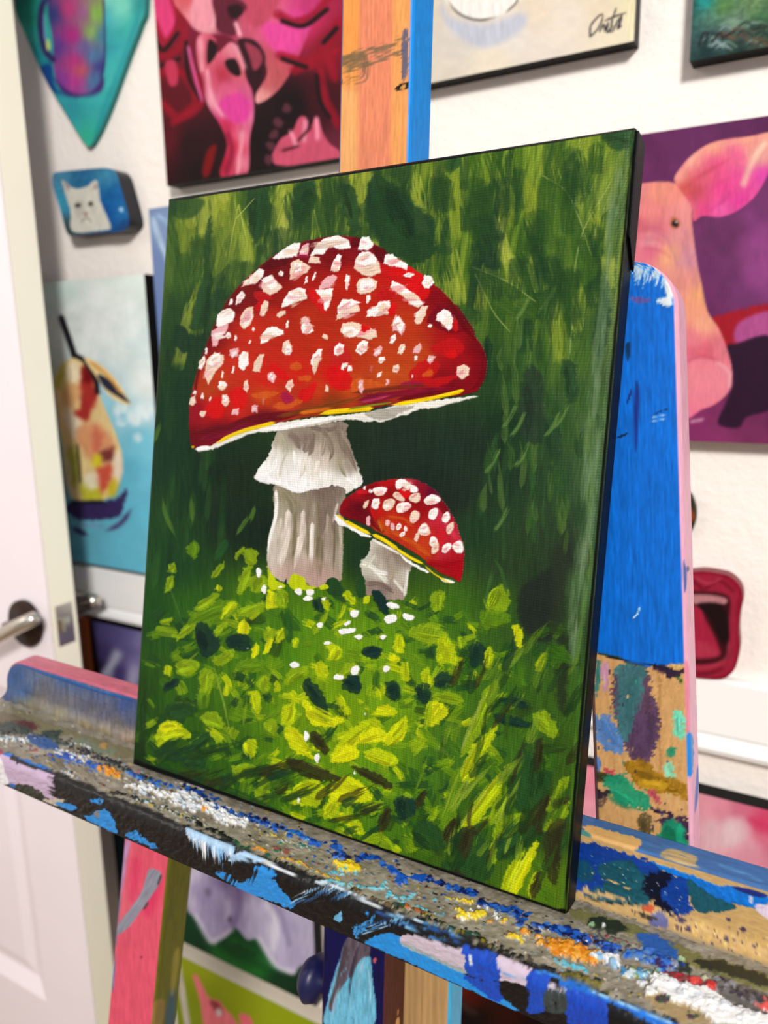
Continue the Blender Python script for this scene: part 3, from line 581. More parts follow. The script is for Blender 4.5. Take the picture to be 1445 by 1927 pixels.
def art_fabric(p):
    p.view(*VF)
    p.field([(440, 300, 3, 22, 26), (480, 500, 6, 24, 24), (480, 600, 20, 16, 12), (780, 650, 18, 62, 36), (850, 780, 12, 56, 30), (1000, 800, 10, 70, 30), (1200, 920, 12, 52, 28), (1300, 960, 8, 40, 22), (1100, 860, 14, 80, 34)])
    p.stroke((30, 112, 36), [900, 780, 1000, 850, 1120, 890], 50, soft=9, a=.7); p.stroke((40, 120, 50), [980, 740, 1080, 800, 1160, 860], 22, soft=8, a=.6); p.stroke((8, 40, 22), [1000, 760, 1090, 810], 20, soft=6, a=.6)
    p.poly((178, 168, 202), [780, 300, 792, 590, 830, 650, 880, 735, 905, 755, 960, 728, 1000, 690, 1050, 742, 1095, 742, 1150, 830, 1200, 870, 1245, 888, 1280, 850, 1335, 825, 1350, 300], soft=3,
           field=[(800, 450, 212, 205, 230), (810, 580, 196, 186, 216), (870, 560, 160, 146, 190), (890, 690, 176, 166, 204), (960, 640, 160, 148, 192), (930, 560, 176, 164, 204), (970, 500, 120, 104, 150), (1010, 560, 140, 122, 170), (1000, 660, 164, 150, 194), (1060, 600, 190, 182, 214), (1110, 620, 200, 194, 222), (1080, 720, 186, 178, 210), (1150, 600, 150, 140, 178), (1160, 700, 206, 202, 226), (1220, 680, 168, 158, 194), (1190, 800, 188, 180, 212), (1290, 640, 190, 182, 210), (1250, 800, 174, 164, 198), (1320, 760, 188, 180, 208)])
    for q, c, w in (([830, 640, 885, 740, 910, 750], (232, 228, 242), 16), ([910, 752, 985, 700], (225, 220, 236), 14), ([1100, 740, 1170, 850, 1245, 880], (232, 230, 242), 20), ([1130, 590, 1170, 660, 1160, 780], (236, 234, 246), 26), ([970, 580, 965, 660], (215, 208, 232), 16), ([1010, 520, 1020, 600, 990, 680], (118, 102, 150), 26), ([1190, 620, 1230, 760], (140, 130, 166), 20)): p.stroke(c, q, w, soft=7, a=.75, rag=.1)
    p.blob((120, 112, 140), 883, 538, 13, 18, soft=5); p.blob((96, 84, 110), 977, 655, 11, 16, soft=4)
wall_art('drapery_painting', 'painting of lilac drapery against dark green', -.93, -.5405, .3655, .585, (15, 55, 30), art_fabric, M_BLACK)

def art_chilli(p):
    p.view(*VF)
    p.field([(800, 800, 150, 162, 26), (900, 850, 158, 170, 24), (1000, 950, 150, 164, 18), (800, 1000, 132, 148, 20), (1200, 1050, 150, 166, 20), (900, 1000, 140, 156, 20)])
    p.poly((240, 122, 132), [820, 900, 836, 892, 862, 940, 890, 990, 930, 1000, 960, 1040, 990, 1070, 1010, 1130, 880, 1130, 850, 1000], soft=3); p.poly((236, 110, 124), [1015, 1064, 1040, 1056, 1066, 1075, 1085, 1140, 1040, 1140], soft=3)
    p.poly((150, 60, 66), [890, 1000, 930, 1010, 945, 1060, 910, 1040], soft=4); p.blob((226, 216, 214), 930, 1050, 12, 18, soft=3)
    p.stroke((200, 190, 178), [750, 820, 800, 1120], 26, soft=3, rag=0)
wall_art('lime_painting', 'lime green painting with pink shapes below the drapery picture', -.815, -.53, .12, .3435, (150, 165, 22), art_chilli, plain('raw_canvas_edge', (214, 204, 186), .7, 0, .2, 400, .08, .2), yf=.727)

def art_pink(p):
    p.view(*VE)
    p.field([(620, 1700, 238, 160, 176), (700, 1720, 238, 150, 170), (800, 1750, 230, 120, 150), (900, 1790, 226, 72, 112), (650, 1850, 232, 176, 186), (750, 1830, 242, 196, 204), (850, 1900, 238, 170, 186), (900, 1860, 228, 110, 140), (60, 1600, 246, 150, 172), (50, 1750, 248, 168, 186)])
    p.mottle(.06, 22, 18, 7)
    p.poly((246, 222, 226), [720, 1790, 800, 1770, 840, 1830, 790, 1900, 700, 1900], soft=12, a=.6); p.poly((222, 60, 104), [830, 1770, 960, 1800, 960, 1850, 880, 1830], soft=9, a=.7); p.poly((240, 200, 208), [620, 1800, 680, 1790, 700, 1900, 620, 1940], soft=12, a=.6)
wall_art('blush_painting', 'blush pink painting hung low behind the blue upright', -.29, .12, .57, .834, (236, 165, 180), art_pink, M_BLACK)

def art_ember(p):
    p.view(560, 1720, 4.25)
    p.field([(1300, 640, 110, 26, 8), (1400, 700, 84, 18, 6), (1320, 720, 60, 24, 14), (1330, 820, 12, 8, 10), (1420, 800, 20, 10, 8), (1700, 800, 60, 18, 10), (1900, 880, 30, 10, 8)])
    p.stroke((70, 58, 54), [1290, 690, 1360, 760, 1440, 800], 40, soft=9, a=.7)
wall_art('ember_painting', 'near black painting with ember red streaks beneath the tray', -.36, -.10, .28, .53, (30, 12, 10), art_ember, M_BLACK)

# ------------------------------------------------------------------ easel
AM = .128                                                  # lean of the easel frame
UM = np.array([0, math.sin(AM), math.cos(AM)]); NM = np.array([0, math.cos(AM), -math.sin(AM)])
B0 = np.array([0, .3435, .9944])
def clip(p, m): p.clip = m
_ob = Paint._blend
def _blend_clip(s, sl, a, col, hgt=0, tex=None):
    m = getattr(s, 'clip', None)
    if m is not None: a = a * m[sl]
    _ob(s, sl, a, col, hgt, tex)
Paint._blend = _blend_clip

easel = tag(empty('easel', (-.218, .345, 0)), 'paint-spattered wooden studio easel carrying the mushroom canvas', 'easel')

def beam(name, s0, s1, xc, w, t0, t1, base, fn, ds=.0009, rtop=0.0, mat=None, relief=0.0):
    """upright lying in the easel frame; the loop runs front, right side, back, left side"""
    ns = int((s1 - s0) / ds); S = np.linspace(s1, s0, ns); rr = .0022
    loop = []; reg = []
    h = w / 2
    def arc(cx, cy, a0): return [(cx + rr * math.cos(a0 + k * math.pi / 8), cy + rr * math.sin(a0 + k * math.pi / 8)) for k in range(5)]
    nf = max(12, int(w / ds)); nd = max(6, int((t1 - t0) / ds))
    for u in np.linspace(-h + rr, h - rr, nf): loop.append((u, t0)); reg.append(0)
    for a in arc(h - rr, t0 + rr, -math.pi / 2)[1:-1]: loop.append(a); reg.append(1)
    for v in np.linspace(t0 + rr, t1 - rr, nd): loop.append((h, v)); reg.append(1)
    for u in np.linspace(h - rr, -h + rr, 8): loop.append((u, t1)); reg.append(2)
    for v in np.linspace(t1 - rr, t0 + rr, nd): loop.append((-h, v)); reg.append(3)
    loop.append(loop[0]); reg.append(0)
    lo = np.array(loop); reg = np.array(reg)
    sc = np.ones(ns)
    if rtop:
        d = np.clip((rtop - (s1 - S)) / rtop, 0, 1); sc = 1 - (rtop / h) * (1 - np.sqrt(1 - d * d * .9999))
    X = xc(S)[:, None] + lo[None, :, 0] * sc[:, None]
    P = B0 + S[:, None, None] * UM + np.broadcast_to(lo[None, :, 1, None], X.shape + (1,)) * NM
    P[..., 0] = X
    pa = Paint(P, base); RG = np.broadcast_to(reg, X.shape)
    pa.front = (RG == 0).astype(float); pa.side = (RG == 1).astype(float); pa.S = np.broadcast_to(S[:, None], X.shape); pa.lo = lo
    fn(pa)
    if relief: P = P + (pa.h * relief)[..., None] * np.where(RG[..., None] == 0, -NM, 0)
    me = grid_mesh(name, P[:, ::-1], pa.c[:, ::-1], 1.48)
    o = link(name, me, mat or M_WOODPAINT, easel)
    bm = bmesh.new(); bm.from_mesh(me); bm.verts.ensure_lookup_table()
    nu = len(lo)
    for row in (0, ns - 1):
        vs = [bm.verts[row * nu + k] for k in range(nu - 1)]
        try: bm.faces.new(vs if row else vs[::-1])
        except ValueError: pass
    bm.to_mesh(me); bm.free()
    return o
def streaky(p, amp, seed, sx=2.0, sy=60., slope=0.0):
    n = fnoise((p.X + slope * p.Y) / sx, p.Y / sy, seed, 3) - .5
    p.c = np.clip(p.c * (1 + 2 * amp * n[..., None]), 0, 1); p.h += n * .5

def up_stroke(p, col, n, xr, yr, wr, lr, a=.7, slope=0., dry=.45, seed=0):
    r = np.random.RandomState(seed)
    for _ in range(n):
        x = r.uniform(*xr); y = r.uniform(*yr); l = r.uniform(*lr)
        p.stroke(col if not isinstance(col, list) else col[r.randint(len(col))], [x, y, x + slope * l * .5 + r.uniform(-1, 1), y + l * .5, x + slope * l, y + l], r.uniform(*wr), soft=1., dry=dry, a=a, taper=(.3, .4))

# centre mast
def paint_mast(p):
    S = p.S; T = (0, 0, 1)
    # front, above the tray
    up = (S > -.02)[..., None]; fr = (p.front > 0)[..., None]
    p.c = np.where(up, np.where(fr, (243, 160, 92), (4, 146, 240)), np.where(fr, (12, 12, 74), (88, 46, 42))) / 255.
    clip(p, p.front * (S > -.02))
    p.view(*VB)
    p.poly((236, 138, 104), [130, -20, 240, -20, 232, 560, 124, 560], soft=6, a=.9, smooth=False); p.poly((246, 156, 72), [60, -20, 130, -20, 126, 260, 66, 280], soft=5, a=.8, smooth=False)
    p.poly((250, 190, 120), [60, 280, 126, 300, 122, 560, 50, 560], soft=7, a=.55, smooth=False); p.poly((247, 170, 96), [238, -20, 292, -20, 284, 540, 232, 540], soft=6, a=.6, smooth=False)
    streaky(p, .10, 5, 1.6, 70)
    up_stroke(p, [(252, 200, 130), (225, 110, 90), (250, 180, 110), (238, 146, 120)], 46, (640, 766), (-10, 250), (2, 6), (40, 120), .6, seed=1)
    up_stroke(p, (255, 224, 150), 10, (752, 767), (0, 260), (2, 5), (15, 60), .8, seed=2, dry=.5)
    p.stroke((112, 98, 70), [66, 215, 140, 190, 215, 165, 292, 140], 74, soft=1.5, dry=.5, a=.75, rag=.5); p.stroke((116, 92, 62), [70, 200, 140, 180, 145, 250, 75, 262], 30, soft=2, dry=.5, a=.6)
    p.poly((60, 80, 130), [268, 110, 288, 105, 284, 240, 266, 245], soft=1.5, rough=3, rs=4, a=.75, dry=.45); p.poly((30, 24, 16), [244, 288, 262, 270, 288, 264, 286, 284, 262, 292], soft=1, rough=1); p.poly((226, 160, 80), [262, 280, 276, 272, 280, 282, 268, 288], soft=1)
    p.poly((40, 70, 150), [58, 200, 72, 196, 70, 215, 60, 216], soft=1); p.poly((30, 40, 90), [58, 255, 76, 258, 70, 275, 58, 275], soft=1)
    # right side, above
    clip(p, p.side * (S > -.02))
    p.poly((4, 146, 240), [280, -20, 380, -20, 370, 560, 270, 560], smooth=False, tex=.1)
    up_stroke(p, [(0, 165, 245), (0, 160, 240), (20, 110, 205), (60, 180, 245)], 26, (770, 815), (-10, 250), (3, 9), (60, 200), .7, seed=3, dry=.3)
    # below the tray
    p.view(560, 1720, 4.25)
    clip(p, p.front * (S <= -.02)); p.poly((12, 12, 74), [-200, -400, 1200, -400, 1200, 1800, -200, 1800], smooth=False, tex=.3)
    up_stroke(p, [(16, 24, 96), (8, 8, 52), (24, 34, 120)], 20, (600, 726), (1740, 1900), (3, 8), (60, 160), .7, seed=4)
    p.poly((112, 190, 222), [400, 195, 520, 215, 575, 330, 598, 500, 604, 900, 230, 900, 240, 700, 270, 560, 330, 380], soft=1.4, rough=1.5, rs=4, hgt=.6, tex=.2)
    p.poly((96, 84, 96), [395, 195, 560, 220, 575, 330, 520, 350, 470, 420, 430, 520, 370, 560, 300, 690, 270, 780, 250, 720, 300, 560, 340, 380], soft=2, dry=.35, tex=.3, ang=96)
    for q, w, c in (([470, 300, 430, 480, 410, 720], 26, (40, 44, 66)), ([400, 220, 350, 420, 300, 560], 40, (76, 62, 74)), ([540, 330, 500, 480, 480, 640], 22, (176, 214, 232)), ([500, 240, 460, 330, 440, 470], 20, (60, 52, 70)), ([420, 500, 390, 560, 380, 590], 24, (90, 200, 236)), ([340, 560, 300, 700, 270, 880], 26, (150, 190, 214)), ([560, 400, 580, 560, 590, 800], 16, (170, 224, 240)), ([440, 650, 420, 880], 30, (130, 206, 234))): p.stroke(c, q, w, soft=1.5, dry=.35, a=.85, taper=(.3, .5))
    p.blob((190, 90, 100), 615, 372, 16, 22, soft=1.2)
    clip(p, p.side * (S <= -.02)); p.poly((88, 46, 42), [300, -400, 1200, -400, 1200, 1800, 300, 1800], smooth=False, tex=.15)
    p.poly((230, 180, 110), [790, 840, 815, 830, 812, 900, 784, 900], soft=1.5); p.stroke((226, 140, 96), [805, 765, 800, 805], 14, soft=1)
    clip(p, None)
beam('mast', -1.0, .62, lambda S: -.2185 - .023 * S, .0462, .0005, .0262, (20, 20, 80), paint_mast, relief=.0003)

def paint_right(p):
    p.c = np.where((p.front > 0)[..., None], (8, 112, 220), (240, 176, 200)) / 255.
    clip(p, p.front)
    p.view(*VD); p.poly((8, 112, 220), [100, 760, 640, 760, 640, 6000, 0, 6000, 0, 900], smooth=False)
    streaky(p, .16, 9, 1.8, 60)
    up_stroke(p, [(8, 64, 176), (6, 92, 208), (30, 160, 250), (16, 138, 242), (6, 78, 196), (80, 140, 230), (40, 60, 160)], 120, (1130, 1290), (520, 1190), (4, 14), (70, 240), .8, slope=.05, seed=6, dry=.4)
    p.view(*VE); up_stroke(p, [(8, 80, 196), (8, 64, 176), (20, 132, 236)], 30, (1130, 1290), (850, 1180), (5, 12), (80, 160), .6, slope=.05, seed=7)
    p.view(*VD)
    p.poly((30, 28, 110), [320, 1500, 340, 1560, 330, 1800, 318, 1900, 308, 1700], soft=3, a=.7)
    r = np.random.RandomState(3)
    for i in range(56):
        x = r.uniform(290, 525); y = 805 + (x - 300) * .22 + r.uniform(-12, 60); p.stroke([(236, 244, 250), (190, 222, 244), (214, 234, 248)][i % 3], [x, y, x - 8, y + 30, x - 26, y + r.uniform(50, 105)], r.uniform(6, 13), soft=1, a=.85, taper=(.1, .6), dry=.3, hgt=.5)
    p.poly((232, 242, 250), [500, 880, 528, 890, 526, 1050, 500, 1075, 440, 1050, 445, 1030, 490, 1020, 480, 960], soft=1.5, rough=3, rs=5, hgt=1.)
    p.poly((96, 90, 170), [285, 1018, 395, 1030, 398, 1046, 330, 1058], soft=1.2, tex=.25); p.poly((16, 20, 30), [218, 1812, 272, 1790, 268, 1802, 224, 1820], soft=1); p.poly((20, 50, 120), [268, 1615, 292, 1540, 298, 1560, 276, 1618], soft=1); p.stroke((18, 30, 60), [430, 1682, 470, 1664, 500, 1658], 7, soft=1)
    p.poly((10, 40, 70), [262, 1290, 290, 1280, 285, 1360, 268, 1380], soft=1.5, a=.8)
    for y in (1700, 1722): p.stroke((140, 190, 236), [415, y, 480, y - 8], 10, soft=1, dry=.3)
    p.view(*VE); p.stroke((190, 226, 246), [282, 818, 302, 800, 312, 768], 8, soft=1, hgt=1.)
    # bare, much dabbed foot of the upright
    p.poly((216, 166, 106), [60, 975, 200, 1000, 290, 1040, 380, 1050, 530, 1040, 560, 1060, 570, 2600, 40, 2600, 60, 1200], soft=1.2, rough=4, rs=8, smooth=False, tex=.12, ang=88)
    for c, q, kw in (((190, 140, 84), [400, 1100, 412, 1100, 420, 1600, 410, 1600], {}), ((196, 146, 90), [180, 1080, 190, 1080, 196, 1500, 186, 1500], {}),
        ((58, 124, 122), [105, 1020, 128, 1040, 125, 1120, 100, 1190], {}), ((206, 150, 180), [130, 1045, 165, 1040, 165, 1140, 135, 1170], dict(dry=.3)), ((84, 58, 90), [195, 1080, 330, 1060, 400, 1260, 405, 1360, 370, 1480, 330, 1520, 250, 1460, 210, 1330, 185, 1250], dict(rough=9, tex=.3)),
        ((62, 118, 122), [205, 1040, 330, 1045, 335, 1150, 300, 1240, 290, 1330, 240, 1400, 200, 1360, 205, 1200], dict(rough=9, dry=.25, tex=.2)), ((88, 62, 92), [290, 1290, 360, 1260, 400, 1300, 380, 1440, 300, 1470], dict(rough=6, tex=.3)), ((84, 134, 204), [85, 1300, 150, 1275, 200, 1330, 240, 1430, 235, 1460, 160, 1450, 110, 1400], dict(rough=6, dry=.2)), ((84, 134, 204), [70, 1470, 120, 1490, 130, 1540, 75, 1550], dict(rough=4)),
        ((40, 24, 50), [355, 1050, 400, 1045, 520, 1060, 518, 1085, 460, 1110, 430, 1085], dict(rough=5)), ((240, 190, 110), [470, 1040, 520, 1040, 518, 1062, 480, 1062], {}), ((40, 92, 40), [480, 1090, 515, 1110, 512, 1135], {}), ((112, 232, 196), [470, 1270, 525, 1275, 525, 1390, 480, 1385], dict(rough=4)), ((40, 150, 110), [440, 1440, 480, 1435, 475, 1480, 445, 1475], {}), ((140, 222, 180), [430, 1520, 470, 1515, 480, 1600, 440, 1570], dict(rough=3)),
        ((164, 118, 18), [240, 1510, 330, 1490, 400, 1560, 470, 1580, 550, 1620, 550, 1690, 480, 1660, 340, 1640, 290, 1600], dict(rough=6, tex=.25, hgt=.8)), ((204, 158, 34), [310, 1590, 440, 1600, 440, 1635, 330, 1630], dict(rough=4, hgt=.8)), ((200, 70, 84), [150, 1530, 235, 1580, 225, 1600, 165, 1570], dict(rough=3)), ((60, 58, 30), [78, 1545, 180, 1570, 250, 1600, 240, 1612, 80, 1590], dict(rough=3)),
        ((26, 152, 110), [130, 1590, 240, 1560, 300, 1640, 360, 1660, 350, 1740, 290, 1720, 210, 1700, 170, 1640], dict(rough=7)), ((202, 84, 92), [345, 1650, 380, 1640, 412, 1690, 395, 1700], dict(rough=3)), ((40, 30, 44), [80, 1640, 170, 1650, 160, 1665, 110, 1690, 100, 1740, 82, 1740], dict(rough=4)), ((44, 28, 60), [365, 1720, 470, 1750, 470, 1765, 380, 1740], dict(rough=3)), ((50, 30, 66), [400, 1780, 540, 1770, 556, 1830, 550, 1900, 500, 1880, 420, 1800], dict(rough=8)),
        ((26, 150, 108), [390, 1880, 440, 1790, 500, 1780, 530, 1860, 548, 1900, 548, 2000, 420, 2000], dict(rough=6)), ((100, 84, 50), [300, 1770, 360, 1750, 370, 1850, 320, 1860], dict(dry=.4))):
        kw.setdefault('soft', 1.2); kw['rough'] = kw.get('rough', 2) + 2.5; kw.setdefault('dry', .22); kw.setdefault('tex', .18); p.dab(c, q, a=.9, rs=5, ang=86, **kw)
    p.poly((30, 26, 40), [70, 1600, 90, 1600, 90, 1790, 66, 1790], soft=2, rough=3, a=.85)
    r = np.random.RandomState(11)
    up_stroke(p, [(90, 60, 80), (150, 110, 70), (60, 110, 110), (226, 186, 130), (120, 80, 60)], 60, (1112, 1296), (1250, 1540), (3, 8), (14, 46), .5, seed=12, dry=.45); p.view(*VE)
    for i in range(26): p.blob([(60, 40, 60), (210, 190, 130), (40, 60, 110), (196, 150, 60), (60, 150, 130)][i % 5], r.uniform(90, 540), r.uniform(1060, 1850), r.uniform(3, 9), r.uniform(3, 12), soft=.8)
    p.stroke((30, 60, 40), [110, 985, 200, 1005, 280, 1040], 12, soft=1, dry=.35); p.stroke((24, 20, 40), [150, 1000, 300, 1035, 440, 1050], 8, soft=1, dry=.4)
    clip(p, p.side)
    p.view(*VE); p.poly((240, 176, 200), [400, -900, 700, -900, 700, 3000, 400, 3000], smooth=False, tex=.06, ang=88); p.poly((236, 130, 150), [520, 1060, 548, 1060, 550, 1400, 530, 1400], soft=3, a=.8)
    p.view(*VD); up_stroke(p, (84, 130, 190), 34, (1266, 1281), (535, 900), (2, 5), (30, 110), .75, seed=8); p.view(*VE); up_stroke(p, (90, 140, 200), 12, (1282, 1290), (850, 1000), (2, 4), (30, 80), .6, seed=9)
    p.poly((40, 140, 226), [532, 1385, 560, 1375, 572, 1470, 560, 1580, 538, 1550], soft=1.2, rough=3); p.poly((90, 110, 200), [585, 1540, 598, 1540, 590, 1680, 575, 1740], soft=1.5); p.blob((40, 50, 130), 542, 585, 8, 12, soft=1); p.poly((50, 90, 170), [520, 540, 538, 600, 532, 700, 520, 640], soft=1.2, a=.8)
    clip(p, None)
beam('leg', -1.0, .3075, lambda S: -.0537 - .105 * S, .0462, 0, .0262, (60, 110, 190), paint_right, rtop=.021, relief=.0003)['label'] = 'blue leg with a dabbed bare wood patch and pink side'

def paint_left(p):
    p.c = np.where((p.front > 0)[..., None], (240, 92, 118), (104, 104, 26)) / 255.
    clip(p, p.front); p.view(*VF)
    p.poly((240, 92, 118), [300, 0, 900, 0, 900, 3000, 200, 3000], smooth=False)
    p.poly((238, 110, 128), [520, 320, 570, 330, 540, 640, 480, 700], soft=9, a=.8)
    streaky(p, .05, 12, 4, 60)
    up_stroke(p, [(248, 110, 130), (228, 70, 100), (250, 140, 150), (236, 50, 100)], 40, (215, 318), (1560, 1900), (4, 12), (60, 160), .5, slope=-.12, seed=10, dry=.4)
    p.poly((236, 46, 100), [640, 460, 690, 500, 640, 640, 600, 600], soft=10, a=.6); p.poly((236, 50, 104), [555, 400, 600, 420, 570, 560, 548, 560], soft=8, a=.5)
    p.stroke((120, 130, 180), [528, 310, 512, 480, 492, 700, 470, 1000], 22, soft=2, dry=.42, rag=.5); p.stroke((196, 150, 196), [545, 320, 525, 440, 505, 560], 22, soft=3, dry=.4)
    p.poly((150, 152, 168), [630, 448, 660, 442, 684, 460, 680, 500, 640, 560, 590, 630, 545, 690, 496, 722, 500, 680, 560, 600, 600, 540], soft=1.4, tex=.18, ang=120)
    p.stroke((60, 60, 70), [684, 470, 672, 505], 8, soft=1.2); p.stroke((90, 70, 80), [628, 585, 612, 610], 10, soft=1.2); p.blob((130, 50, 70), 600, 815, 5, soft=1)
    p.stroke((150, 60, 50), [722, 400, 704, 640, 652, 1100], 8, soft=2, dry=.4)
    clip(p, p.side); p.poly((104, 104, 26), [500, 0, 1000, 0, 1000, 3000, 300, 3000], smooth=False, tex=.15, ang=96)
    up_stroke(p, [(84, 88, 16), (130, 126, 40), (70, 72, 18)], 22, (290, 350), (1610, 1850), (4, 9), (60, 140), .7, slope=-.1, seed=11)
    p.poly((160, 130, 70), [650, 1010, 700, 1000, 690, 1100, 640, 1100], soft=4, a=.8); p.poly((60, 90, 110), [720, 960, 745, 960, 740, 1100, 700, 1100], soft=5, a=.9); p.poly((186, 170, 70), [740, 800, 765, 790, 740, 960, 725, 960], soft=4, a=.6)
    clip(p, None)
beam('leg', -1.0, .3075, lambda S: -.3825 + .1 * S, .0462, 0, .0262, (226, 96, 116), paint_left, rtop=.021, relief=.0001)['label'] = 'pink leg with an olive side'

def paint_post(p):
    p.c[:] = np.array((196, 156, 104)) / 255.; streaky(p, .12, 14, 4., 90)
    g = np.sin(p.X * .5 + 6 * fnoise(p.X / 24, p.Y / 160, 3)) * .05; p.c = np.clip(p.c * (1 + g[..., None]), 0, 1)
    p.view(560, 1720, 4.25); clip(p, p.side); p.poly((72, 180, 226), [800, -400, 1700, -400, 1700, 1800, 800, 1800], smooth=False, tex=.08); clip(p, None)
beam('rear_post', -1.0, .30, lambda S: -.1985 - .023 * (S + .1), .071, .0264, .0464, (196, 156, 104), paint_post)

box('crossbar', (-.40, .352 + .012, .90), (-.04, .352 + .0265, .945), M_RAWWOOD, easel, .002)
M_NAVY = plain('navy_painted_wood', (14, 18, 64), .4, 0, .4, 150, .4, .2)
kc = B0 + UM * -.128 + NM * .013
kx = -.2385
def knob():
    o = tube('clamp_knob', [(kx, kc[1], kc[2]), (kx - .006, kc[1], kc[2]), (kx - .008, kc[1], kc[2]), (kx - .014, kc[1], kc[2]), (kx - .0195, kc[1], kc[2]), (kx - .021, kc[1], kc[2])], [.006, .006, .013, .0155, .011, .003], M_NAVY, easel, 24)
knob()

# paint tray: shelf with its front face, and the lip behind
YAW = -.02; TX0, TX1, TXC = -.535, .099, -.218
TZ = 1.0018
def yline(X, y0): return y0 + YAW * (X - TXC)
CLUSTERS = []
def build_tray():
    nx = 1250
    X = np.linspace(TX0, TX1, nx)
    prof = []                                             # (y, z, region): top from back to front, rounded edge, front face
    for v in np.linspace(.332, .2775, 140): prof.append((v, TZ, 0))
    for k in range(1, 9):
        a = k / 9 * math.pi / 2; prof.append((.2775 - .0065 * math.sin(a), TZ - .0065 * (1 - math.cos(a)), 1))
    for z in np.linspace(TZ - .0065, .980, 44): prof.append((.271, z, 2))
    prof = np.array(prof)
    P = np.empty((len(prof), nx, 3)); P[..., 0] = X; P[..., 1] = prof[:, :1] + YAW * (X - TXC); P[..., 2] = prof[:, 1:2]
    pa = Paint(P, (150, 140, 122))
    reg = np.broadcast_to(prof[:, 2:3], P.shape[:2]); arc = np.concatenate([[0], np.cumsum(np.hypot(*np.diff(prof[:, :2], axis=0).T))]); pa.arc = np.broadcast_to((arc - .0545)[:, None], P.shape[:2]); pa.top = sstep(.0022, .0004, pa.arc + (fnoise(pa.X / 12, pa.Y / 12, 3) - .5) * .005); pa.face = 1 - pa.top
    paint_tray(pa)
    nrm = np.zeros(P.shape); ang = np.clip((prof[:, 2] / 2), 0, 1) * math.pi / 2
    ang = np.where(prof[:, 2] == 1, np.linspace(0, 1, len(prof)) * 0 + np.arctan2(.2775 - prof[:, 0], prof[:, 1] - (TZ - .0065)), ang)
    nrm[..., 1] = -np.sin(ang)[:, None]; nrm[..., 2] = np.cos(ang)[:, None]
    edge = np.minimum(1, np.minimum(np.arange(len(prof)), np.arange(len(prof))[::-1]) / 3.)[:, None]
    under = ((P[..., 0] > -.372) & (P[..., 0] < -.072) & (P[..., 1] > .2985 + YAW * (P[..., 0] - TXC)))   # flattened where the canvas stands
    P = P + nrm * (np.where(under, np.minimum(pa.h, 0.2), pa.h) * .001 * edge)[..., None]
    o = link('paint_tray', grid_mesh('paint_tray', P[:, ::-1], pa.c[:, ::-1], 1.42), M_THICK, easel)
    bm = bmesh.new()
    sec = [(.332, TZ - .0004), (.2775, TZ - .0004), (.2725, TZ - .004), (.2716, .9803), (.332, .9803)]
    a = [bm.verts.new((TX0, yline(TX0, y), z)) for y, z in sec]; b = [bm.verts.new((TX1, yline(TX1, y), z)) for y, z in sec]
    for i in range(5): bm.faces.new((a[i], a[(i + 1) % 5], b[(i + 1) % 5], b[i]))
    bm.faces.new(a[::-1]); bm.faces.new(b); bmesh.ops.recalc_face_normals(bm, faces=bm.faces)
    link('tray_board', mesh_of(bm, 'tray_board'), M_RAWWOOD, o, smooth=False)
    # lip
    nl = 900; Xl = np.linspace(TX0, TX1, nl); LZ = 1.0335; rad = .024
    dl = np.minimum(Xl - TX0, TX1 - Xl); top = np.where(dl < rad, TZ + (LZ - TZ - rad) + np.sqrt(np.maximum(rad ** 2 - (rad - np.minimum(dl, rad)) ** 2, 1e-9)), LZ)
    pr = []
    for k in range(10):
        a = k / 10 * math.pi / 2; pr.append((.3235 + .0075 * math.sin(a), .0075 * (1 - math.cos(a)), 0, 0.))
    for v in np.linspace(0, 1, 50): pr.append((.331, v, 1, 0.))
    for k in range(1, 5): a = k / 4 * math.pi / 2; pr.append((.331 + .0018 * (1 - math.cos(a)), 1, 2, -.0018 * (1 - math.sin(a))))
    for v in np.linspace(.3328 + .001, .3455, 24): pr.append((v, 1, 3, 0.))
    pr.append((.3457, 0, 4, 0.))
    P = np.empty((len(pr), nl, 3)); P[..., 0] = Xl
    for i, (y, v, rg, dz) in enumerate(pr):
        P[i, :, 1] = y + YAW * (Xl - TXC)
        P[i, :, 2] = TZ + v if rg == 0 else (TZ + .0075 + (top - .0018 - TZ - .0075) * v if rg == 1 else (top + dz if rg < 4 else np.full(nl, .9803)))
    pl = Paint(P, (90, 100, 130)); RG = np.broadcast_to(np.array([q[2] for q in pr])[:, None], P.shape[:2])
    pl.front = (RG <= 1).astype(float); pl.topm = (RG >= 2).astype(float)
    paint_lip(pl)
    dy = (pl.h * .0005) * pl.front; dy[:3] = 0
    P[..., 1] -= dy
    lo = link('tray_lip', grid_mesh('tray_lip', P[:, ::-1], pl.c[:, ::-1], 1.45), M_THICK, easel)
    me = lo.data; bm = bmesh.new(); bm.from_mesh(me); bm.verts.ensure_lookup_table()
    for col in (0, nl - 1): bm.faces.new([bm.verts[r * nl + col] for r in range(len(pr))])
    bm.to_mesh(me); bm.free()

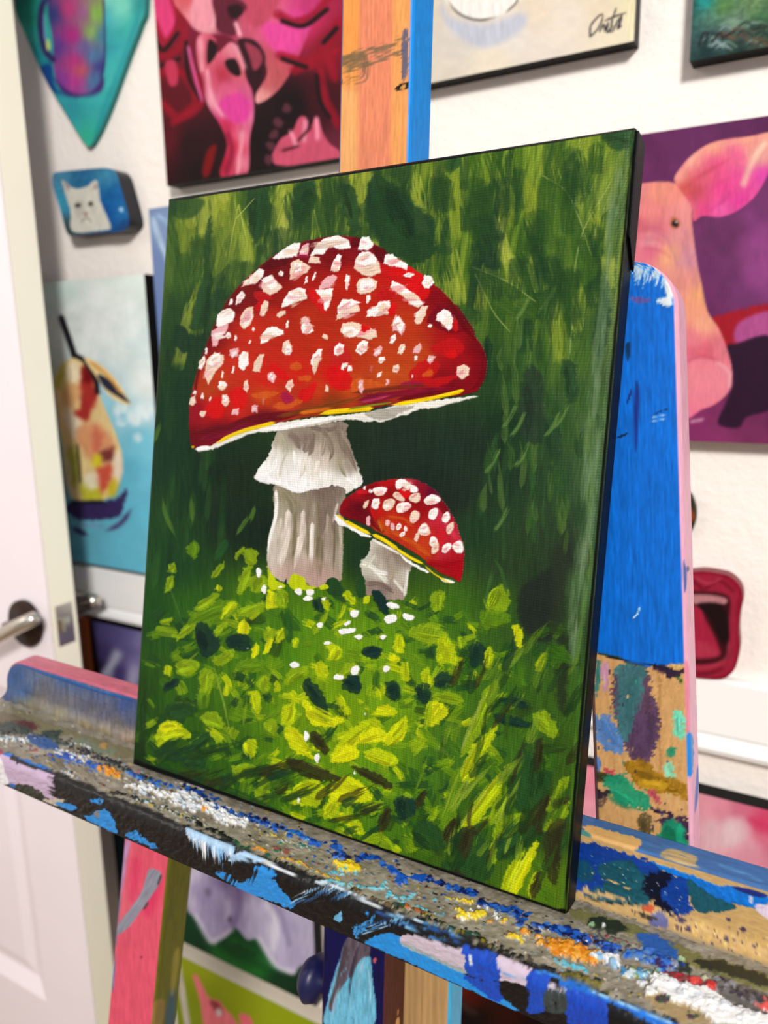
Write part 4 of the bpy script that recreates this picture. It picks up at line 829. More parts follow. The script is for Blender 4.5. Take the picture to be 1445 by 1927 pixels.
T1, T2, T3, T4 = (0, 1220, 3.803), (330, 1480, 3.36), (680, 1580, 3.36), (1060, 1540, 3.753)
BL, WH, YE, OR, TQ, BK, DB = [(28, 92, 190), (20, 70, 165), (60, 120, 214), (40, 100, 200)], [(240, 240, 238), (226, 230, 236), (250, 250, 248)], [(238, 206, 40), (228, 190, 36), (244, 222, 70)], [(232, 150, 34), (222, 132, 24), (240, 170, 60)], [(110, 200, 222), (70, 180, 210), (140, 212, 226)], [(18, 18, 20), (26, 26, 26)], [(18, 34, 92), (26, 26, 70), (16, 50, 120)]
def clump(p, cols, path, spread, n, size, hgt=1.2, seed=0, squash=.6, along=0.):
    """a crust of small dried dabs scattered about a path"""
    r = np.random.RandomState(seed + 100); q = spline(np.asarray(path, float).reshape(-1, 2), False, 8)
    for i in range(n):
        x, y = q[r.randint(len(q))] + r.normal(0, spread, 2) * (1, .55)
        sz = size * r.uniform(.45, 1.35)
        p.blob(cols[r.randint(len(cols))], x, y, sz, sz * squash * r.uniform(.7, 1.2), ang=r.uniform(-.3, .9), soft=1.0, rough=1.6, rs=3, hgt=hgt * r.uniform(.5, 1.3), tex=.08)
def paint_tray(p):
    clip(p, p.top)
    p.view(0, 0, 1); p.c[:] = np.array((150, 142, 124)) / 255.
    p.mottle(.16, 12, 8, 2); p.mottle(.9, 22, 12, 12, (188, 180, 166)); p.mottle(1.0, 16, 9, 22, (112, 104, 84)); p.h += (fnoise(p.X / 9, p.Y / 6, 4) - .5) * .8
    r = np.random.RandomState(5)
    allc = [(150, 142, 124), (200, 196, 186), (60, 62, 60), (40, 84, 160), (186, 176, 150), (90, 110, 110), (170, 150, 60), (120, 70, 60), (130, 170, 190), (24, 24, 30)]
    for i in range(1700):                                   # general speckle of dried drops
        t = r.rand(); x = -40 + t * 2900; y = 1385 + .374 * x + r.normal(0, 34); p.blob(allc[r.randint(10)], x, y, r.uniform(1.2, 4.2), r.uniform(.9, 2.6), ang=.3, soft=.7, hgt=r.uniform(.2, .8))
    p.view(*T1)
    for c, q in (((128, 122, 84), [0, 440, 130, 430, 260, 500, 560, 610, 940, 720, 940, 790, 700, 760, 400, 660, 100, 560, 0, 520]), ((110, 96, 70), [0, 460, 100, 480, 300, 560, 200, 600, 0, 540]), ((34, 52, 46), [0, 540, 120, 530, 240, 560, 210, 620, 60, 610, 0, 600]), ((96, 34, 26), [90, 520, 180, 520, 270, 575, 220, 585, 110, 545]), ((30, 84, 160), [180, 630, 260, 612, 340, 640, 420, 700, 400, 740, 300, 715, 220, 680]), ((36, 60, 52), [290, 600, 440, 595, 420, 640, 520, 700, 430, 690, 340, 640]), ((156, 150, 132), [430, 640, 480, 620, 540, 645, 520, 690, 450, 670]), ((126, 140, 116), [530, 650, 640, 660, 740, 720, 830, 720, 820, 760, 690, 760, 580, 710]), ((196, 150, 80), [720, 690, 770, 685, 760, 715, 720, 715]), ((186, 176, 156), [200, 735, 260, 718, 320, 735, 310, 760, 240, 760]), ((150, 50, 50), [215, 725, 260, 722, 280, 735, 225, 742]), ((116, 106, 86), [330, 760, 430, 780, 460, 860, 380, 830]), ((150, 140, 116), [470, 830, 560, 850, 640, 900, 720, 960, 560, 900])):
        p.poly(c, q, soft=2, rough=5, rs=7, a=.85, hgt=.3)
    clump(p, WH + [(150, 180, 200), (90, 110, 130)], [0, 640, 80, 650, 220, 660], 16, 70, 9, .9, 1)
    clump(p, [(24, 40, 36), (40, 60, 60), (60, 50, 40)], [0, 600, 200, 620, 420, 640, 560, 720, 700, 770, 900, 860], 18, 60, 12, .6, 2)
    clump(p, BL + [(60, 90, 190)], [400, 760, 520, 790, 640, 830, 730, 880], 26, 80, 15, .9, 3); clump(p, WH, [380, 740, 480, 750, 560, 790, 620, 800], 24, 44, 10, 1.1, 4)
    clump(p, [(40, 30, 60), (30, 24, 40)], [570, 720, 680, 760, 790, 830], 16, 34, 11, .7, 5); clump(p, [(226, 224, 220), (170, 180, 190)], [510, 690, 600, 700, 650, 720], 10, 18, 8, .9, 6)
    clump(p, OR, [740, 870, 800, 890, 850, 915], 18, 40, 16, 1.2, 7); clump(p, [(20, 26, 24), (30, 60, 50), (40, 40, 44)], [740, 790, 860, 850, 980, 900, 1060, 940], 16, 50, 12, .7, 8)
    clump(p, BL + [(70, 140, 210)], [900, 880, 1020, 930, 1130, 970, 1230, 990], 22, 46, 14, .8, 9); clump(p, [(186, 130, 140), (200, 150, 160), (96, 130, 90)], [980, 880, 1060, 900], 12, 12, 9, .7, 10)
    clump(p, WH + [(206, 222, 240)], [960, 990, 1040, 1000, 1120, 1040, 1230, 1060, 1340, 1110, 1430, 1150], 26, 150, 16, 1.3, 11); clump(p, DB, [1320, 1000, 1400, 1030, 1460, 1060], 16, 24, 14, .9, 12); clump(p, WH, [1260, 960, 1400, 985, 1450, 1010], 8, 18, 8, .9, 13)
    clump(p, [(20, 20, 24), (40, 84, 110), (200, 220, 226), (190, 160, 40)], [940, 1080, 1060, 1110, 1180, 1150, 1300, 1200, 1420, 1240], 18, 90, 9, .8, 14); clump(p, WH + [(150, 196, 230)], [430, 890, 500, 910, 560, 935], 12, 24, 11, 1.1, 15); clump(p, BK, [800, 1030, 900, 1050, 1000, 1080], 8, 24, 13, .5, 16)
    p.view(*T2)
    clump(p, BL + DB, [60, 20, 140, 30, 240, 80], 14, 26, 13, .8, 20); clump(p, WH + [(206, 222, 240)], [0, 70, 60, 50, 120, 70], 24, 40, 15, 1.2, 21); clump(p, WH, [180, 130, 260, 160, 330, 200, 430, 240], 30, 130, 15, 1.4, 22); clump(p, BL, [250, 130, 340, 160, 370, 190], 12, 20, 14, .8, 23)
    clump(p, OR, [180, 150, 200, 158], 6, 6, 9, 1., 24); clump(p, DB + BL, [420, 180, 500, 210, 580, 240, 690, 270], 18, 60, 15, .9, 25); clump(p, BL + [(40, 130, 210)], [740, 290, 800, 310, 860, 340, 900, 380], 18, 50, 17, .9, 26)
    clump(p, [(30, 110, 60), (22, 84, 50)], [380, 350, 400, 390, 470, 400], 14, 22, 15, .8, 27); clump(p, OR, [480, 375, 540, 400, 570, 415], 9, 16, 11, .9, 28); clump(p, [(30, 100, 66)], [590, 440, 640, 410], 9, 9, 14, .8, 29); clump(p, [(150, 90, 80), (160, 110, 100)], [640, 400, 710, 410], 11, 12, 15, .6, 30)
    clump(p, [(210, 180, 40), (220, 150, 50)], [640, 450, 720, 460, 800, 490, 880, 540, 960, 570, 1040, 600], 8, 44, 9, .8, 31); clump(p, YE, [600, 310, 680, 330, 700, 290], 12, 14, 7, .7, 32); clump(p, [(40, 130, 120), (190, 200, 190), (160, 150, 60)], [660, 350, 760, 370, 860, 400], 16, 30, 9, .7, 33)
    clump(p, BL + DB, [970, 360, 1040, 400, 1030, 450, 1120, 460, 1220, 440], 18, 60, 17, .9, 34)
    p.poly((240, 214, 40), [1000, 488, 1060, 480, 1120, 484, 1170, 520, 1150, 545, 1080, 552, 1040, 530], soft=1, rough=5, rs=5, hgt=1.6); clump(p, YE, [1010, 490, 1090, 510, 1160, 530], 10, 20, 14, 1.6, 35)
    clump(p, TQ, [900, 590, 980, 600, 1080, 625, 1180, 640], 10, 40, 12, .7, 36); clump(p, TQ, [1220, 640, 1310, 650, 1320, 610], 8, 16, 11, .7, 37); clump(p, TQ, [1350, 690, 1440, 700], 9, 14, 13, .7, 38); clump(p, BL, [1290, 480, 1380, 530, 1430, 590, 1440, 630], 14, 34, 17, .9, 39); clump(p, TQ, [960, 545, 1060, 550, 1200, 560], 12, 20, 11, .6, 40)
    clump(p, BK + [(40, 46, 30)], [140, 240, 260, 290, 360, 350], 14, 40, 13, .5, 41); clump(p, BK, [640, 470, 760, 530, 880, 580], 10, 30, 15, .4, 42); clump(p, WH + TQ, [1200, 720, 1300, 760], 10, 12, 10, .8, 43); clump(p, [(40, 44, 34), (120, 90, 50)], [1120, 650, 1280, 720, 1420, 770], 12, 30, 12, .6, 44)
    p.view(*T3)
    clump(p, BL, [0, 120, 60, 110, 130, 150], 14, 22, 16, .8, 50); p.poly((26, 90, 196), [160, 170, 220, 180, 260, 230, 300, 230, 390, 215, 400, 265, 320, 250, 270, 260, 255, 300, 235, 295, 220, 220], soft=1, rough=5, rs=5, hgt=.9); clump(p, BL + DB, [440, 250, 540, 290, 640, 320, 720, 350], 14, 54, 16, .9, 51)
    clump(p, TQ, [0, 290, 100, 320, 140, 290, 190, 350, 270, 390, 340, 340], 7, 44, 10, .6, 52); clump(p, TQ, [350, 430, 430, 450, 520, 480, 440, 340], 7, 26, 10, .6, 53); clump(p, YE, [530, 375, 640, 390, 700, 405], 10, 26, 11, 1., 54)
    p.poly((242, 218, 46), [585, 430, 640, 460, 700, 470, 770, 460, 790, 480, 740, 510, 680, 515, 600, 500, 620, 470], soft=1, rough=5, rs=5, hgt=1.6); clump(p, YE, [610, 450, 680, 490, 750, 480], 10, 22, 13, 1.5, 55)
    clump(p, BL + DB, [740, 400, 830, 420, 920, 440, 1010, 480, 1020, 540], 20, 80, 17, .9, 56); clump(p, WH, [640, 520, 760, 430, 860, 490, 900, 520], 16, 24, 10, .9, 57); clump(p, OR + YE, [820, 520, 900, 520], 9, 12, 10, .9, 58); clump(p, YE + [(200, 200, 190)], [920, 600, 980, 620, 1030, 640], 14, 26, 13, .8, 59)
    clump(p, DB + BL + [(20, 24, 40)], [1110, 550, 1200, 560, 1300, 590, 1440, 640], 20, 76, 19, 1.0, 60); clump(p, OR, [1030, 590, 1110, 620], 10, 20, 14, 1.1, 61); clump(p, OR, [1180, 660, 1280, 710, 1400, 740, 1450, 770], 26, 110, 19, 1.4, 62)
    clump(p, BK + [(50, 60, 30), (150, 130, 30)], [200, 420, 380, 470, 560, 560, 720, 620, 860, 680], 16, 76, 15, .7, 63); clump(p, [(196, 110, 60), (180, 96, 50)], [280, 420, 320, 440, 390, 465], 7, 12, 15, 1., 64); clump(p, [(60, 70, 40), (40, 80, 60)], [220, 420, 260, 425], 9, 8, 18, .7, 65); clump(p, [(40, 70, 60), (110, 140, 130)], [560, 560, 700, 600], 14, 16, 15, .7, 66)
    clump(p, BK + [(90, 80, 70)], [880, 690, 1000, 750, 1120, 800, 1240, 850], 16, 50, 15, .7, 67); clump(p, TQ + [(150, 180, 180)], [1240, 770, 1320, 800, 1420, 830], 16, 30, 14, .7, 68); clump(p, [(140, 130, 30), (110, 110, 40)], [1290, 860, 1420, 890], 10, 20, 14, .7, 69)
    p.view(*T4)
    for c, q in (((120, 118, 66), [70, 630, 300, 690, 580, 790, 560, 830, 300, 790, 60, 700]), ((30, 40, 28), [170, 715, 300, 700, 450, 780, 400, 820, 220, 790]), ((126, 122, 66), [740, 870, 1000, 980, 1445, 1120, 1445, 1230, 1000, 1090, 780, 980]), ((44, 44, 30), [930, 1010, 1100, 1000, 1445, 1130, 1445, 1200, 1200, 1120, 1000, 1070]), ((36, 92, 184), [500, 820, 600, 810, 740, 880, 820, 980, 780, 1050, 640, 1040, 520, 980, 560, 900]), ((40, 46, 34), [780, 1030, 860, 1020, 900, 1100, 820, 1100]), ((176, 150, 104), [560, 1260, 700, 1240, 900, 1330, 1060, 1440, 800, 1440, 640, 1330]), ((100, 96, 92), [1060, 1130, 1200, 1160, 1445, 1260, 1445, 1400, 1200, 1320, 1080, 1220])):
        p.poly(c, q, soft=3, rough=8, rs=9, a=.88, hgt=.4)
    p.blob((170, 200, 150), 830, 1000, 28, 18, ang=.6, soft=1.5, hgt=1); p.blob((150, 190, 140), 200, 755, 22, 16, soft=1.5, hgt=1.); p.blob((235, 240, 240), 282, 765, 14, 18, soft=1.2, hgt=1.2)
    clump(p, DB + BL + [(40, 30, 60)], [0, 790, 100, 830, 240, 880, 380, 930], 26, 60, 26, 1.1, 80); clump(p, OR, [0, 920, 100, 950, 230, 990], 30, 50, 30, 1.4, 81); clump(p, WH + [(150, 196, 230)], [250, 990, 340, 1010, 360, 1040], 20, 26, 26, 1.6, 82)
    clump(p, BL + [(60, 40, 90), (140, 150, 170), (90, 130, 180)], [420, 950, 560, 980, 700, 1020, 760, 1060], 40, 90, 24, 1., 83); clump(p, [(70, 140, 190), (110, 180, 220), (210, 224, 226), (120, 140, 60)], [430, 1090, 540, 1110, 640, 1100], 26, 50, 24, 1., 84); clump(p, [(120, 130, 110), (80, 80, 90), (150, 60, 70)], [180, 830, 330, 860, 440, 900], 26, 40, 18, .7, 85)
    clump(p, WH, [560, 1180, 620, 1230], 16, 16, 26, 1.4, 86)
    p.poly((250, 250, 248), [620, 1130, 720, 1120, 820, 1190, 900, 1180, 1020, 1210, 1080, 1260, 1200, 1340, 1445, 1420, 1500, 1480, 1180, 1480, 1040, 1430, 900, 1340, 760, 1290, 660, 1220], soft=1.5, rough=8, rs=7, hgt=2.2, tex=.03); clump(p, WH, [660, 1150, 800, 1230, 960, 1290, 1140, 1380, 1300, 1440], 28, 60, 34, 2.0, 87)
    clump(p, [(190, 40, 50), (170, 60, 66), (120, 60, 60)], [740, 1110, 840, 1140, 940, 1170, 1040, 1220], 20, 44, 26, 1.2, 88); clump(p, [(214, 50, 50), (230, 80, 70)], [940, 1160, 1040, 1200], 14, 14, 28, 1.4, 89); clump(p, [(226, 60, 56), (238, 90, 80)], [1330, 1280, 1400, 1320, 1445, 1350], 16, 18, 34, 1.4, 90); p.blob((210, 214, 180), 1000, 1140, 30, 16, ang=.6, soft=2, hgt=1.4)
    clump(p, [(110, 104, 100), (150, 146, 150), (80, 70, 70), (60, 56, 66)], [1080, 1160, 1240, 1230, 1400, 1300], 30, 50, 30, 1.1, 91); clump(p, [(110, 100, 40), (40, 60, 50), (130, 120, 60)], [20, 1100, 140, 1140, 300, 1210], 24, 34, 24, .8, 92); clump(p, [(80, 60, 70), (60, 90, 60)], [700, 1290, 900, 1400], 24, 14, 24, .6, 93)
    # front face
    clip(p, p.face)
    p.view(0, 0, 1); p.poly((18, 17, 18), [-900, 900, 2600, 1500, 2600, 3600, -900, 2400], smooth=False, tex=.25, ang=25)
    p.view(*T1)
    p.poly((34, 120, 214), [0, 690, 60, 720, 240, 790, 420, 850, 440, 880, 300, 860, 160, 810, 0, 760], soft=1.2, rough=3, tex=.15, ang=22)
    p.poly((204, 178, 206), [-60, 750, 60, 780, 170, 830, 330, 880, 390, 940, 400, 1050, 440, 1090, 300, 1060, 160, 990, 20, 960, -60, 940], soft=1.2, rough=4, tex=.08, ang=14); p.poly((22, 20, 22), [75, 780, 110, 768, 170, 815, 280, 860, 360, 885, 350, 890, 250, 865, 160, 840, 100, 810], soft=1, rough=3)
    p.poly((246, 244, 246), [-80, 740, 5, 790, 40, 900, 58, 975, -80, 940], soft=1.5); p.poly((176, 60, 74), [-40, 700, 18, 715, 18, 755, -40, 760], soft=1.5)
    p.poly((36, 44, 26), [110, 980, 240, 990, 330, 1080, 200, 1050], soft=1.5, rough=4, dry=.35); p.stroke((50, 40, 40), [190, 1000, 260, 1040, 300, 1040], 8, soft=1, dry=.4); p.poly((200, 188, 170), [300, 1085, 400, 1075, 470, 1085, 400, 1125], soft=1.5, rough=3, dry=.3); p.poly((40, 110, 190), [66, 965, 100, 975, 110, 1000, 76, 990], soft=1)
    r = np.random.RandomState(21)
    for i in range(26): y = r.uniform(930, 1080); p.stroke((18, 17, 18), [430, y + 10, 390, y - 6, 340 + r.uniform(-10, 26), y - 24], 8, soft=.9, taper=(0, .6))
    sky = (44, 146, 226)
    p.poly(sky, [390, 1105, 460, 1110, 545, 1125, 520, 1165, 430, 1130], soft=1.1, rough=4, dry=.25, tex=.12); p.poly(sky, [600, 1210, 660, 1190, 700, 1160, 760, 1150, 800, 1200, 840, 1320, 740, 1285], soft=1.1, rough=4, tex=.1, ang=60); p.poly(sky, [900, 1330, 960, 1310, 1040, 1370, 1130, 1420, 1110, 1440, 1000, 1390, 930, 1365], soft=1.1, rough=5, dry=.36, tex=.1, ang=70); p.poly(sky, [660, 1090, 720, 1085, 720, 1110, 670, 1110], soft=1, rough=5, dry=.4)
    p.stroke((24, 116, 200), [950, 1090, 1000, 1100, 1040, 1120], 26, soft=1, dry=.3); p.poly((140, 130, 130), [670, 1180, 700, 1165, 710, 1200, 690, 1210], soft=1.5, dry=.4)
    p.view(*T2)
    for i in range(36):
        x = 70 + i * 8.4; y0 = 262 + i * 3.6; l = r.uniform(60, 190) * (1 if i > 4 else .5); p.stroke([(236, 240, 246), (170, 206, 240), (120, 180, 234)][int(r.rand() * 2.2 + (i > 22) * .8)], [x, y0, x + 2, y0 + l * .5, x + 4, y0 + l], r.uniform(8, 15), soft=.9, taper=(.05, .5), dry=.25, hgt=.3)
    p.poly((176, 210, 240), [66, 262, 110, 268, 240, 330, 360, 370, 372, 410, 300, 400, 180, 350, 90, 310], soft=1.5, dry=.2, hgt=.6, tex=.15)
    p.poly(sky, [270, 545, 330, 560, 400, 600, 470, 620, 500, 520, 560, 510, 650, 560, 600, 600, 740, 720, 760, 760, 700, 765, 480, 670, 300, 590], soft=1.1, rough=7, dry=.2, tex=.1, ang=60); p.poly(sky, [400, 650, 500, 560, 600, 570, 700, 690, 760, 750, 640, 730], soft=1.2, rough=4, tex=.08, ang=60)
    for i in range(30): x = r.uniform(280, 500); y = r.uniform(510, 620); p.stroke((18, 17, 18), [x + 26, y - 60, x + 8, y - 20, x - 10, y + 26], 9, soft=.9, taper=(0, .7), dry=.25)
    p.stroke((232, 238, 244), [380, 430, 440, 420, 520, 455, 620, 500, 700, 540, 800, 575], 22, soft=1.2, taper=(.2, .3), dry=.2, hgt=.4); p.poly((170, 206, 236), [330, 470, 400, 415, 470, 420, 560, 470, 500, 480, 420, 470], soft=2, dry=.4, tex=.2, ang=20)
    for i in range(26): t = r.rand(); x = 760 + t * 360; y = 690 - t * 60 + r.uniform(-20, 50); p.stroke([(60, 110, 160), (130, 180, 214), (200, 220, 234), (40, 84, 130)][i % 4], [x - 60, y + 34, x, y, x + 90, y - 36], r.uniform(6, 13), soft=1., taper=(.3, .5), dry=.45)
    p.stroke((206, 226, 240), [870, 600, 960, 615, 1060, 650, 1180, 710, 1310, 772], 26, soft=1.5, taper=(.1, .2), dry=.3, hgt=.4)
    p.poly((110, 186, 230), [1005, 830, 1040, 790, 1050, 830, 1040, 862, 1015, 850], soft=1, rough=4); p.poly((60, 150, 220), [1120, 900, 1200, 850, 1240, 820, 1260, 850, 1180, 930, 1140, 960], soft=1, rough=6, dry=.45); p.stroke((44, 146, 226), [1205, 790, 1220, 815], 14, soft=1)
    for i in range(22): t = r.rand(); x = 1190 + t * 250; y = 905 - t * 60 + r.uniform(-26, 26); p.stroke([(70, 130, 180), (150, 196, 226), (40, 90, 150)][i % 3], [x - 50, y + 20, x, y, x + 60, y - 16], r.uniform(6, 12), soft=1, dry=.45, taper=(.3, .5))
    p.view(*T3)
    for i in range(34): t = r.rand(); x = 60 + t * 560; y = 450 + t * 150 + r.uniform(-40, 60); p.stroke([(50, 120, 180), (120, 180, 220), (30, 80, 150), (18, 18, 20)][i % 4], [x - 70, y - 10, x, y + 6, x + 80, y + 40], r.uniform(6, 15), soft=1, dry=.42, taper=(.3, .5))
    p.stroke((226, 234, 240), [0, 375, 60, 400, 140, 436], 18, soft=1.2, taper=(.1, .4)); p.stroke((200, 220, 236), [200, 470, 300, 490, 400, 520], 16, soft=1.5, dry=.4)
    p.poly((36, 146, 226), [25, 655, 90, 610, 160, 588, 250, 610, 300, 650, 480, 740, 640, 840, 720, 890, 880, 980, 900, 1060, 700, 960, 500, 870, 240, 750], soft=1.2, rough=3, tex=.09, ang=60)
    p.poly((206, 190, 204), [240, 625, 270, 605, 330, 605, 430, 630, 560, 680, 640, 700, 700, 800, 655, 845, 560, 810, 440, 750, 300, 690, 250, 660], soft=1.1, rough=2, tex=.05, ang=25); p.poly((150, 170, 168), [242, 650, 300, 690, 440, 752, 560, 812, 660, 848, 655, 825, 560, 785, 420, 720, 300, 665], soft=2, a=.85)
    p.poly((210, 192, 210), [855, 740, 960, 760, 1100, 840, 1110, 900, 1060, 930, 960, 905, 875, 895], soft=1.2, rough=3, tex=.06, ang=20); p.stroke((110, 160, 206), [890, 840, 980, 870, 1060, 900], 16, soft=1, dry=.45); p.poly((206, 192, 212), [1160, 900, 1240, 930, 1310, 950, 1300, 1010, 1200, 980], soft=1.5, rough=3)
    for q in ([630, 670, 740, 690, 840, 715, 865, 800, 878, 890, 800, 900, 700, 870, 660, 840, 645, 740], [640, 860, 760, 890, 880, 910, 890, 1000, 860, 1020, 740, 950]): p.poly((26, 76, 190), q, soft=1.2, rough=5, dry=.15, tex=.2, ang=78)
    p.poly((26, 76, 190), [1055, 850, 1120, 830, 1200, 860, 1175, 940, 1160, 1080, 1040, 1080], soft=1.2, rough=4, dry=.15, tex=.2, ang=82); p.poly((26, 80, 196), [1300, 940, 1445, 960, 1500, 1000, 1500, 1200, 1290, 1100], soft=1.2, rough=4, dry=.1, tex=.2, ang=82)
    p.poly((18, 17, 18), [880, 900, 960, 910, 1050, 950, 1050, 1070, 960, 1040, 880, 980], soft=1.5, rough=5, tex=.3); p.poly((60, 70, 70), [1165, 950, 1290, 970, 1290, 1090, 1160, 1080], soft=2, dry=.4, tex=.3, ang=80); p.poly((44, 150, 226), [880, 1010, 960, 1050, 1000, 1080, 940, 1080], soft=1, rough=5, dry=.3); p.stroke((224, 226, 234), [685, 735, 692, 790], 22, soft=1, dry=.2); p.stroke((60, 140, 226), [1100, 830, 1200, 850, 1320, 890, 1445, 930], 24, soft=1.5, dry=.35)
    p.view(*T4); p.poly((30, 110, 210), [-20, 1130, 120, 1170, 300, 1250, 480, 1320, 700, 1410, 900, 1500, 700, 1500, 500, 1380, 300, 1290, 100, 1220, -20, 1190], soft=1.5, rough=5, dry=.2, tex=.25, ang=25); p.poly((26, 70, 184), [30, 1200, 310, 1300, 320, 1460, 30, 1460], soft=1.5, rough=4, tex=.2, ang=82, smooth=False); p.stroke((150, 200, 236), [180, 1200, 320, 1270, 520, 1340, 760, 1440], 24, soft=2, dry=.38)
    clip(p, None)
def paint_lip(p):
    p.view(0, 0, 1); p.c[:] = np.array((98, 108, 134)) / 255.
    clip(p, p.front); p.view(*T1)
    p.poly((104, 108, 126), [-200, -100, 1400, 300, 1400, 1000, -200, 600], smooth=False,
           field=[(30, 180, 50, 90, 150), (120, 200, 40, 86, 150), (60, 400, 40, 70, 130), (160, 300, 60, 96, 150), (220, 200, 90, 108, 146), (300, 300, 118, 116, 128), (400, 330, 112, 112, 130), (300, 380, 134, 126, 118), (240, 430, 140, 130, 96), (120, 430, 130, 120, 70), (420, 470, 146, 138, 108), (500, 380, 120, 118, 128), (600, 400, 108, 112, 136), (650, 450, 120, 116, 126), (600, 570, 150, 134, 96), (750, 450, 104, 106, 130), (900, 400, 70, 90, 150), (920, 500, 90, 100, 136), (850, 560, 130, 120, 116), (900, 640, 160, 140, 120), (740, 620, 150, 136, 100), (940, 690, 130, 112, 80), (700, 330, 92, 106, 150), (450, 230, 80, 108, 160), (560, 260, 84, 106, 156), (1300, 700, 80, 90, 110)])
    streaky(p, .16, 31, 3, 20); p.mottle(.12, 3, 2.5, 9)
    p.stroke((34, 96, 170), [90, 95, 200, 135, 340, 185, 520, 245, 700, 305, 860, 345, 960, 375], 20, soft=2, dry=.22, hgt=.5); up_stroke(p, (40, 84, 160), 20, (228, 250), (1305, 1360), (2, 4), (16, 40), .7, seed=40); up_stroke(p, [(150, 150, 160), (60, 90, 150), (160, 140, 110)], 60, (40, 246), (1255, 1380), (2, 6), (12, 40), .4, seed=41)
    p.view(*T4)
    p.poly((210, 172, 112), [-400, -200, 1700, 400, 1700, 1400, -400, 800], smooth=False, tex=.1, ang=16)
    navy, teal, wood = (18, 66, 158), (26, 88, 104), (214, 176, 116)
    p.poly(navy, [60, 140, 150, 170, 300, 200, 450, 250, 600, 300, 700, 360, 780, 400, 900, 420, 880, 560, 920, 640, 860, 690, 760, 660, 660, 560, 560, 470, 420, 480, 250, 500, 100, 520, 60, 400], soft=1.5, rough=7, tex=.2, ang=16)
    p.poly(teal, [270, 320, 450, 300, 560, 380, 640, 460, 640, 560, 560, 610, 420, 600, 280, 580, 150, 540, 180, 500, 300, 480, 260, 400], soft=2, rough=8, dry=.15, tex=.25, ang=14); p.poly(teal, [100, 300, 200, 330, 200, 440, 100, 420], soft=3, rough=6, a=.8)
    p.poly(teal, [880, 440, 1000, 480, 1180, 590, 1220, 640, 1060, 660, 930, 650], soft=1.5, rough=5, tex=.2)
    p.poly((14, 18, 40), [600, 390, 660, 380, 760, 370, 740, 460, 680, 520, 700, 580, 780, 640, 780, 690, 700, 640, 600, 560, 560, 500], soft=2, rough=9)
    for q in ([140, 520, 170, 470, 190, 520, 300, 525, 400, 560, 480, 560, 420, 580, 300, 560], [300, 434, 350, 440, 400, 462, 360, 460], [425, 480, 475, 490, 470, 502, 430, 496]): p.poly(wood, q, soft=1.1, rough=2)
    p.stroke((30, 40, 40), [150, 545, 260, 585, 420, 605, 520, 600], 12, soft=1, dry=.2); p.blob((206, 90, 50), 595, 632, 46, 30, ang=.2, soft=1.5, rough=3, hgt=.6)
    p.poly((90, 100, 170), [620, 680, 700, 660, 745, 720, 720, 770, 610, 760], soft=2.5, rough=6, a=.85); p.poly((60, 48, 36), [480, 640, 540, 660, 660, 700, 640, 725, 540, 690], soft=1.5, rough=5, dry=.3); p.poly((170, 160, 140), [60, 560, 150, 590, 300, 650, 560, 740, 640, 790, 400, 740, 60, 640], soft=6, a=.7)
    p.poly((12, 120, 220), [610, 300, 700, 330, 800, 360, 960, 420, 1100, 470, 1220, 480, 1445, 560, 1445, 600, 1370, 640, 1240, 610, 1060, 550, 900, 440, 780, 400, 680, 350], soft=1.2, rough=4, tex=.2, ang=60, hgt=.6); p.poly((232, 214, 236), [1370, 600, 1500, 640, 1500, 740, 1365, 655], soft=1.2); p.poly((200, 210, 240), [1310, 545, 1340, 555, 1335, 600, 1315, 590], soft=1.5)
    p.poly((26, 40, 120), [1200, 478, 1320, 500, 1445, 545, 1380, 555, 1240, 510], soft=1.5)
    r = np.random.RandomState(14)
    for i in range(190):
        x = r.uniform(740, 1445); y = 660 + (x - 740) * .26 + r.uniform(0, 190); p.blob([(232, 192, 100), (236, 206, 130), (222, 176, 84), (120, 84, 84), (70, 56, 90)][int(r.rand() ** 1.5 * 5)], x, y, r.uniform(3, 10), r.uniform(3, 8), ang=.3, soft=.9, hgt=.5)
    for x, y, s in ((880, 780, 22), (1270, 785, 24), (1150, 850, 22), (1165, 715, 18), (800, 765, 14), (1350, 905, 14), (1255, 970, 14), (1050, 885, 12), (990, 885, 12), (840, 720, 30)): p.blob((76, 60, 92), x, y, s, s * .7, ang=.5, soft=1.5)
    for i in range(60): x = r.uniform(110, 900); y = 190 + x * .33 + r.uniform(0, 280); p.blob([(200, 214, 220), (236, 214, 130), (80, 150, 210)][i % 3], x, y, r.uniform(2, 5), soft=.8)
    p.poly((150, 146, 130), [700, 780, 1000, 880, 1445, 1040, 1445, 1120, 1000, 960, 720, 850], soft=7, a=.8)
    clip(p, p.topm)
    p.view(*T1); p.poly((210, 106, 128), [-100, -150, 1400, 250, 1400, 600, -100, 200], smooth=False, tex=.1, ang=15); p.poly((190, 84, 110), [160, 60, 400, 130, 700, 240, 960, 320, 700, 290, 400, 190], soft=8, a=.4); p.poly((236, 122, 152), [265, 150, 330, 160, 330, 175, 280, 168], soft=1); p.mottle(.06, 10, 6, 3)
    p.view(*T4); p.poly((66, 112, 170), [-200, -200, 1700, 200, 1700, 900, -200, 400], smooth=False, tex=.14, ang=16)
    p.poly((232, 182, 112), [140, 50, 300, 80, 530, 145, 525, 215, 460, 235, 300, 180, 180, 130], soft=1.5, rough=4, tex=.08, ang=14); p.poly((70, 140, 130), [130, 80, 190, 110, 190, 135, 130, 120], soft=2); p.poly((190, 164, 116), [680, 260, 760, 215, 940, 270, 930, 320, 960, 350, 780, 310], soft=2, dry=.35, tex=.2, ang=14)
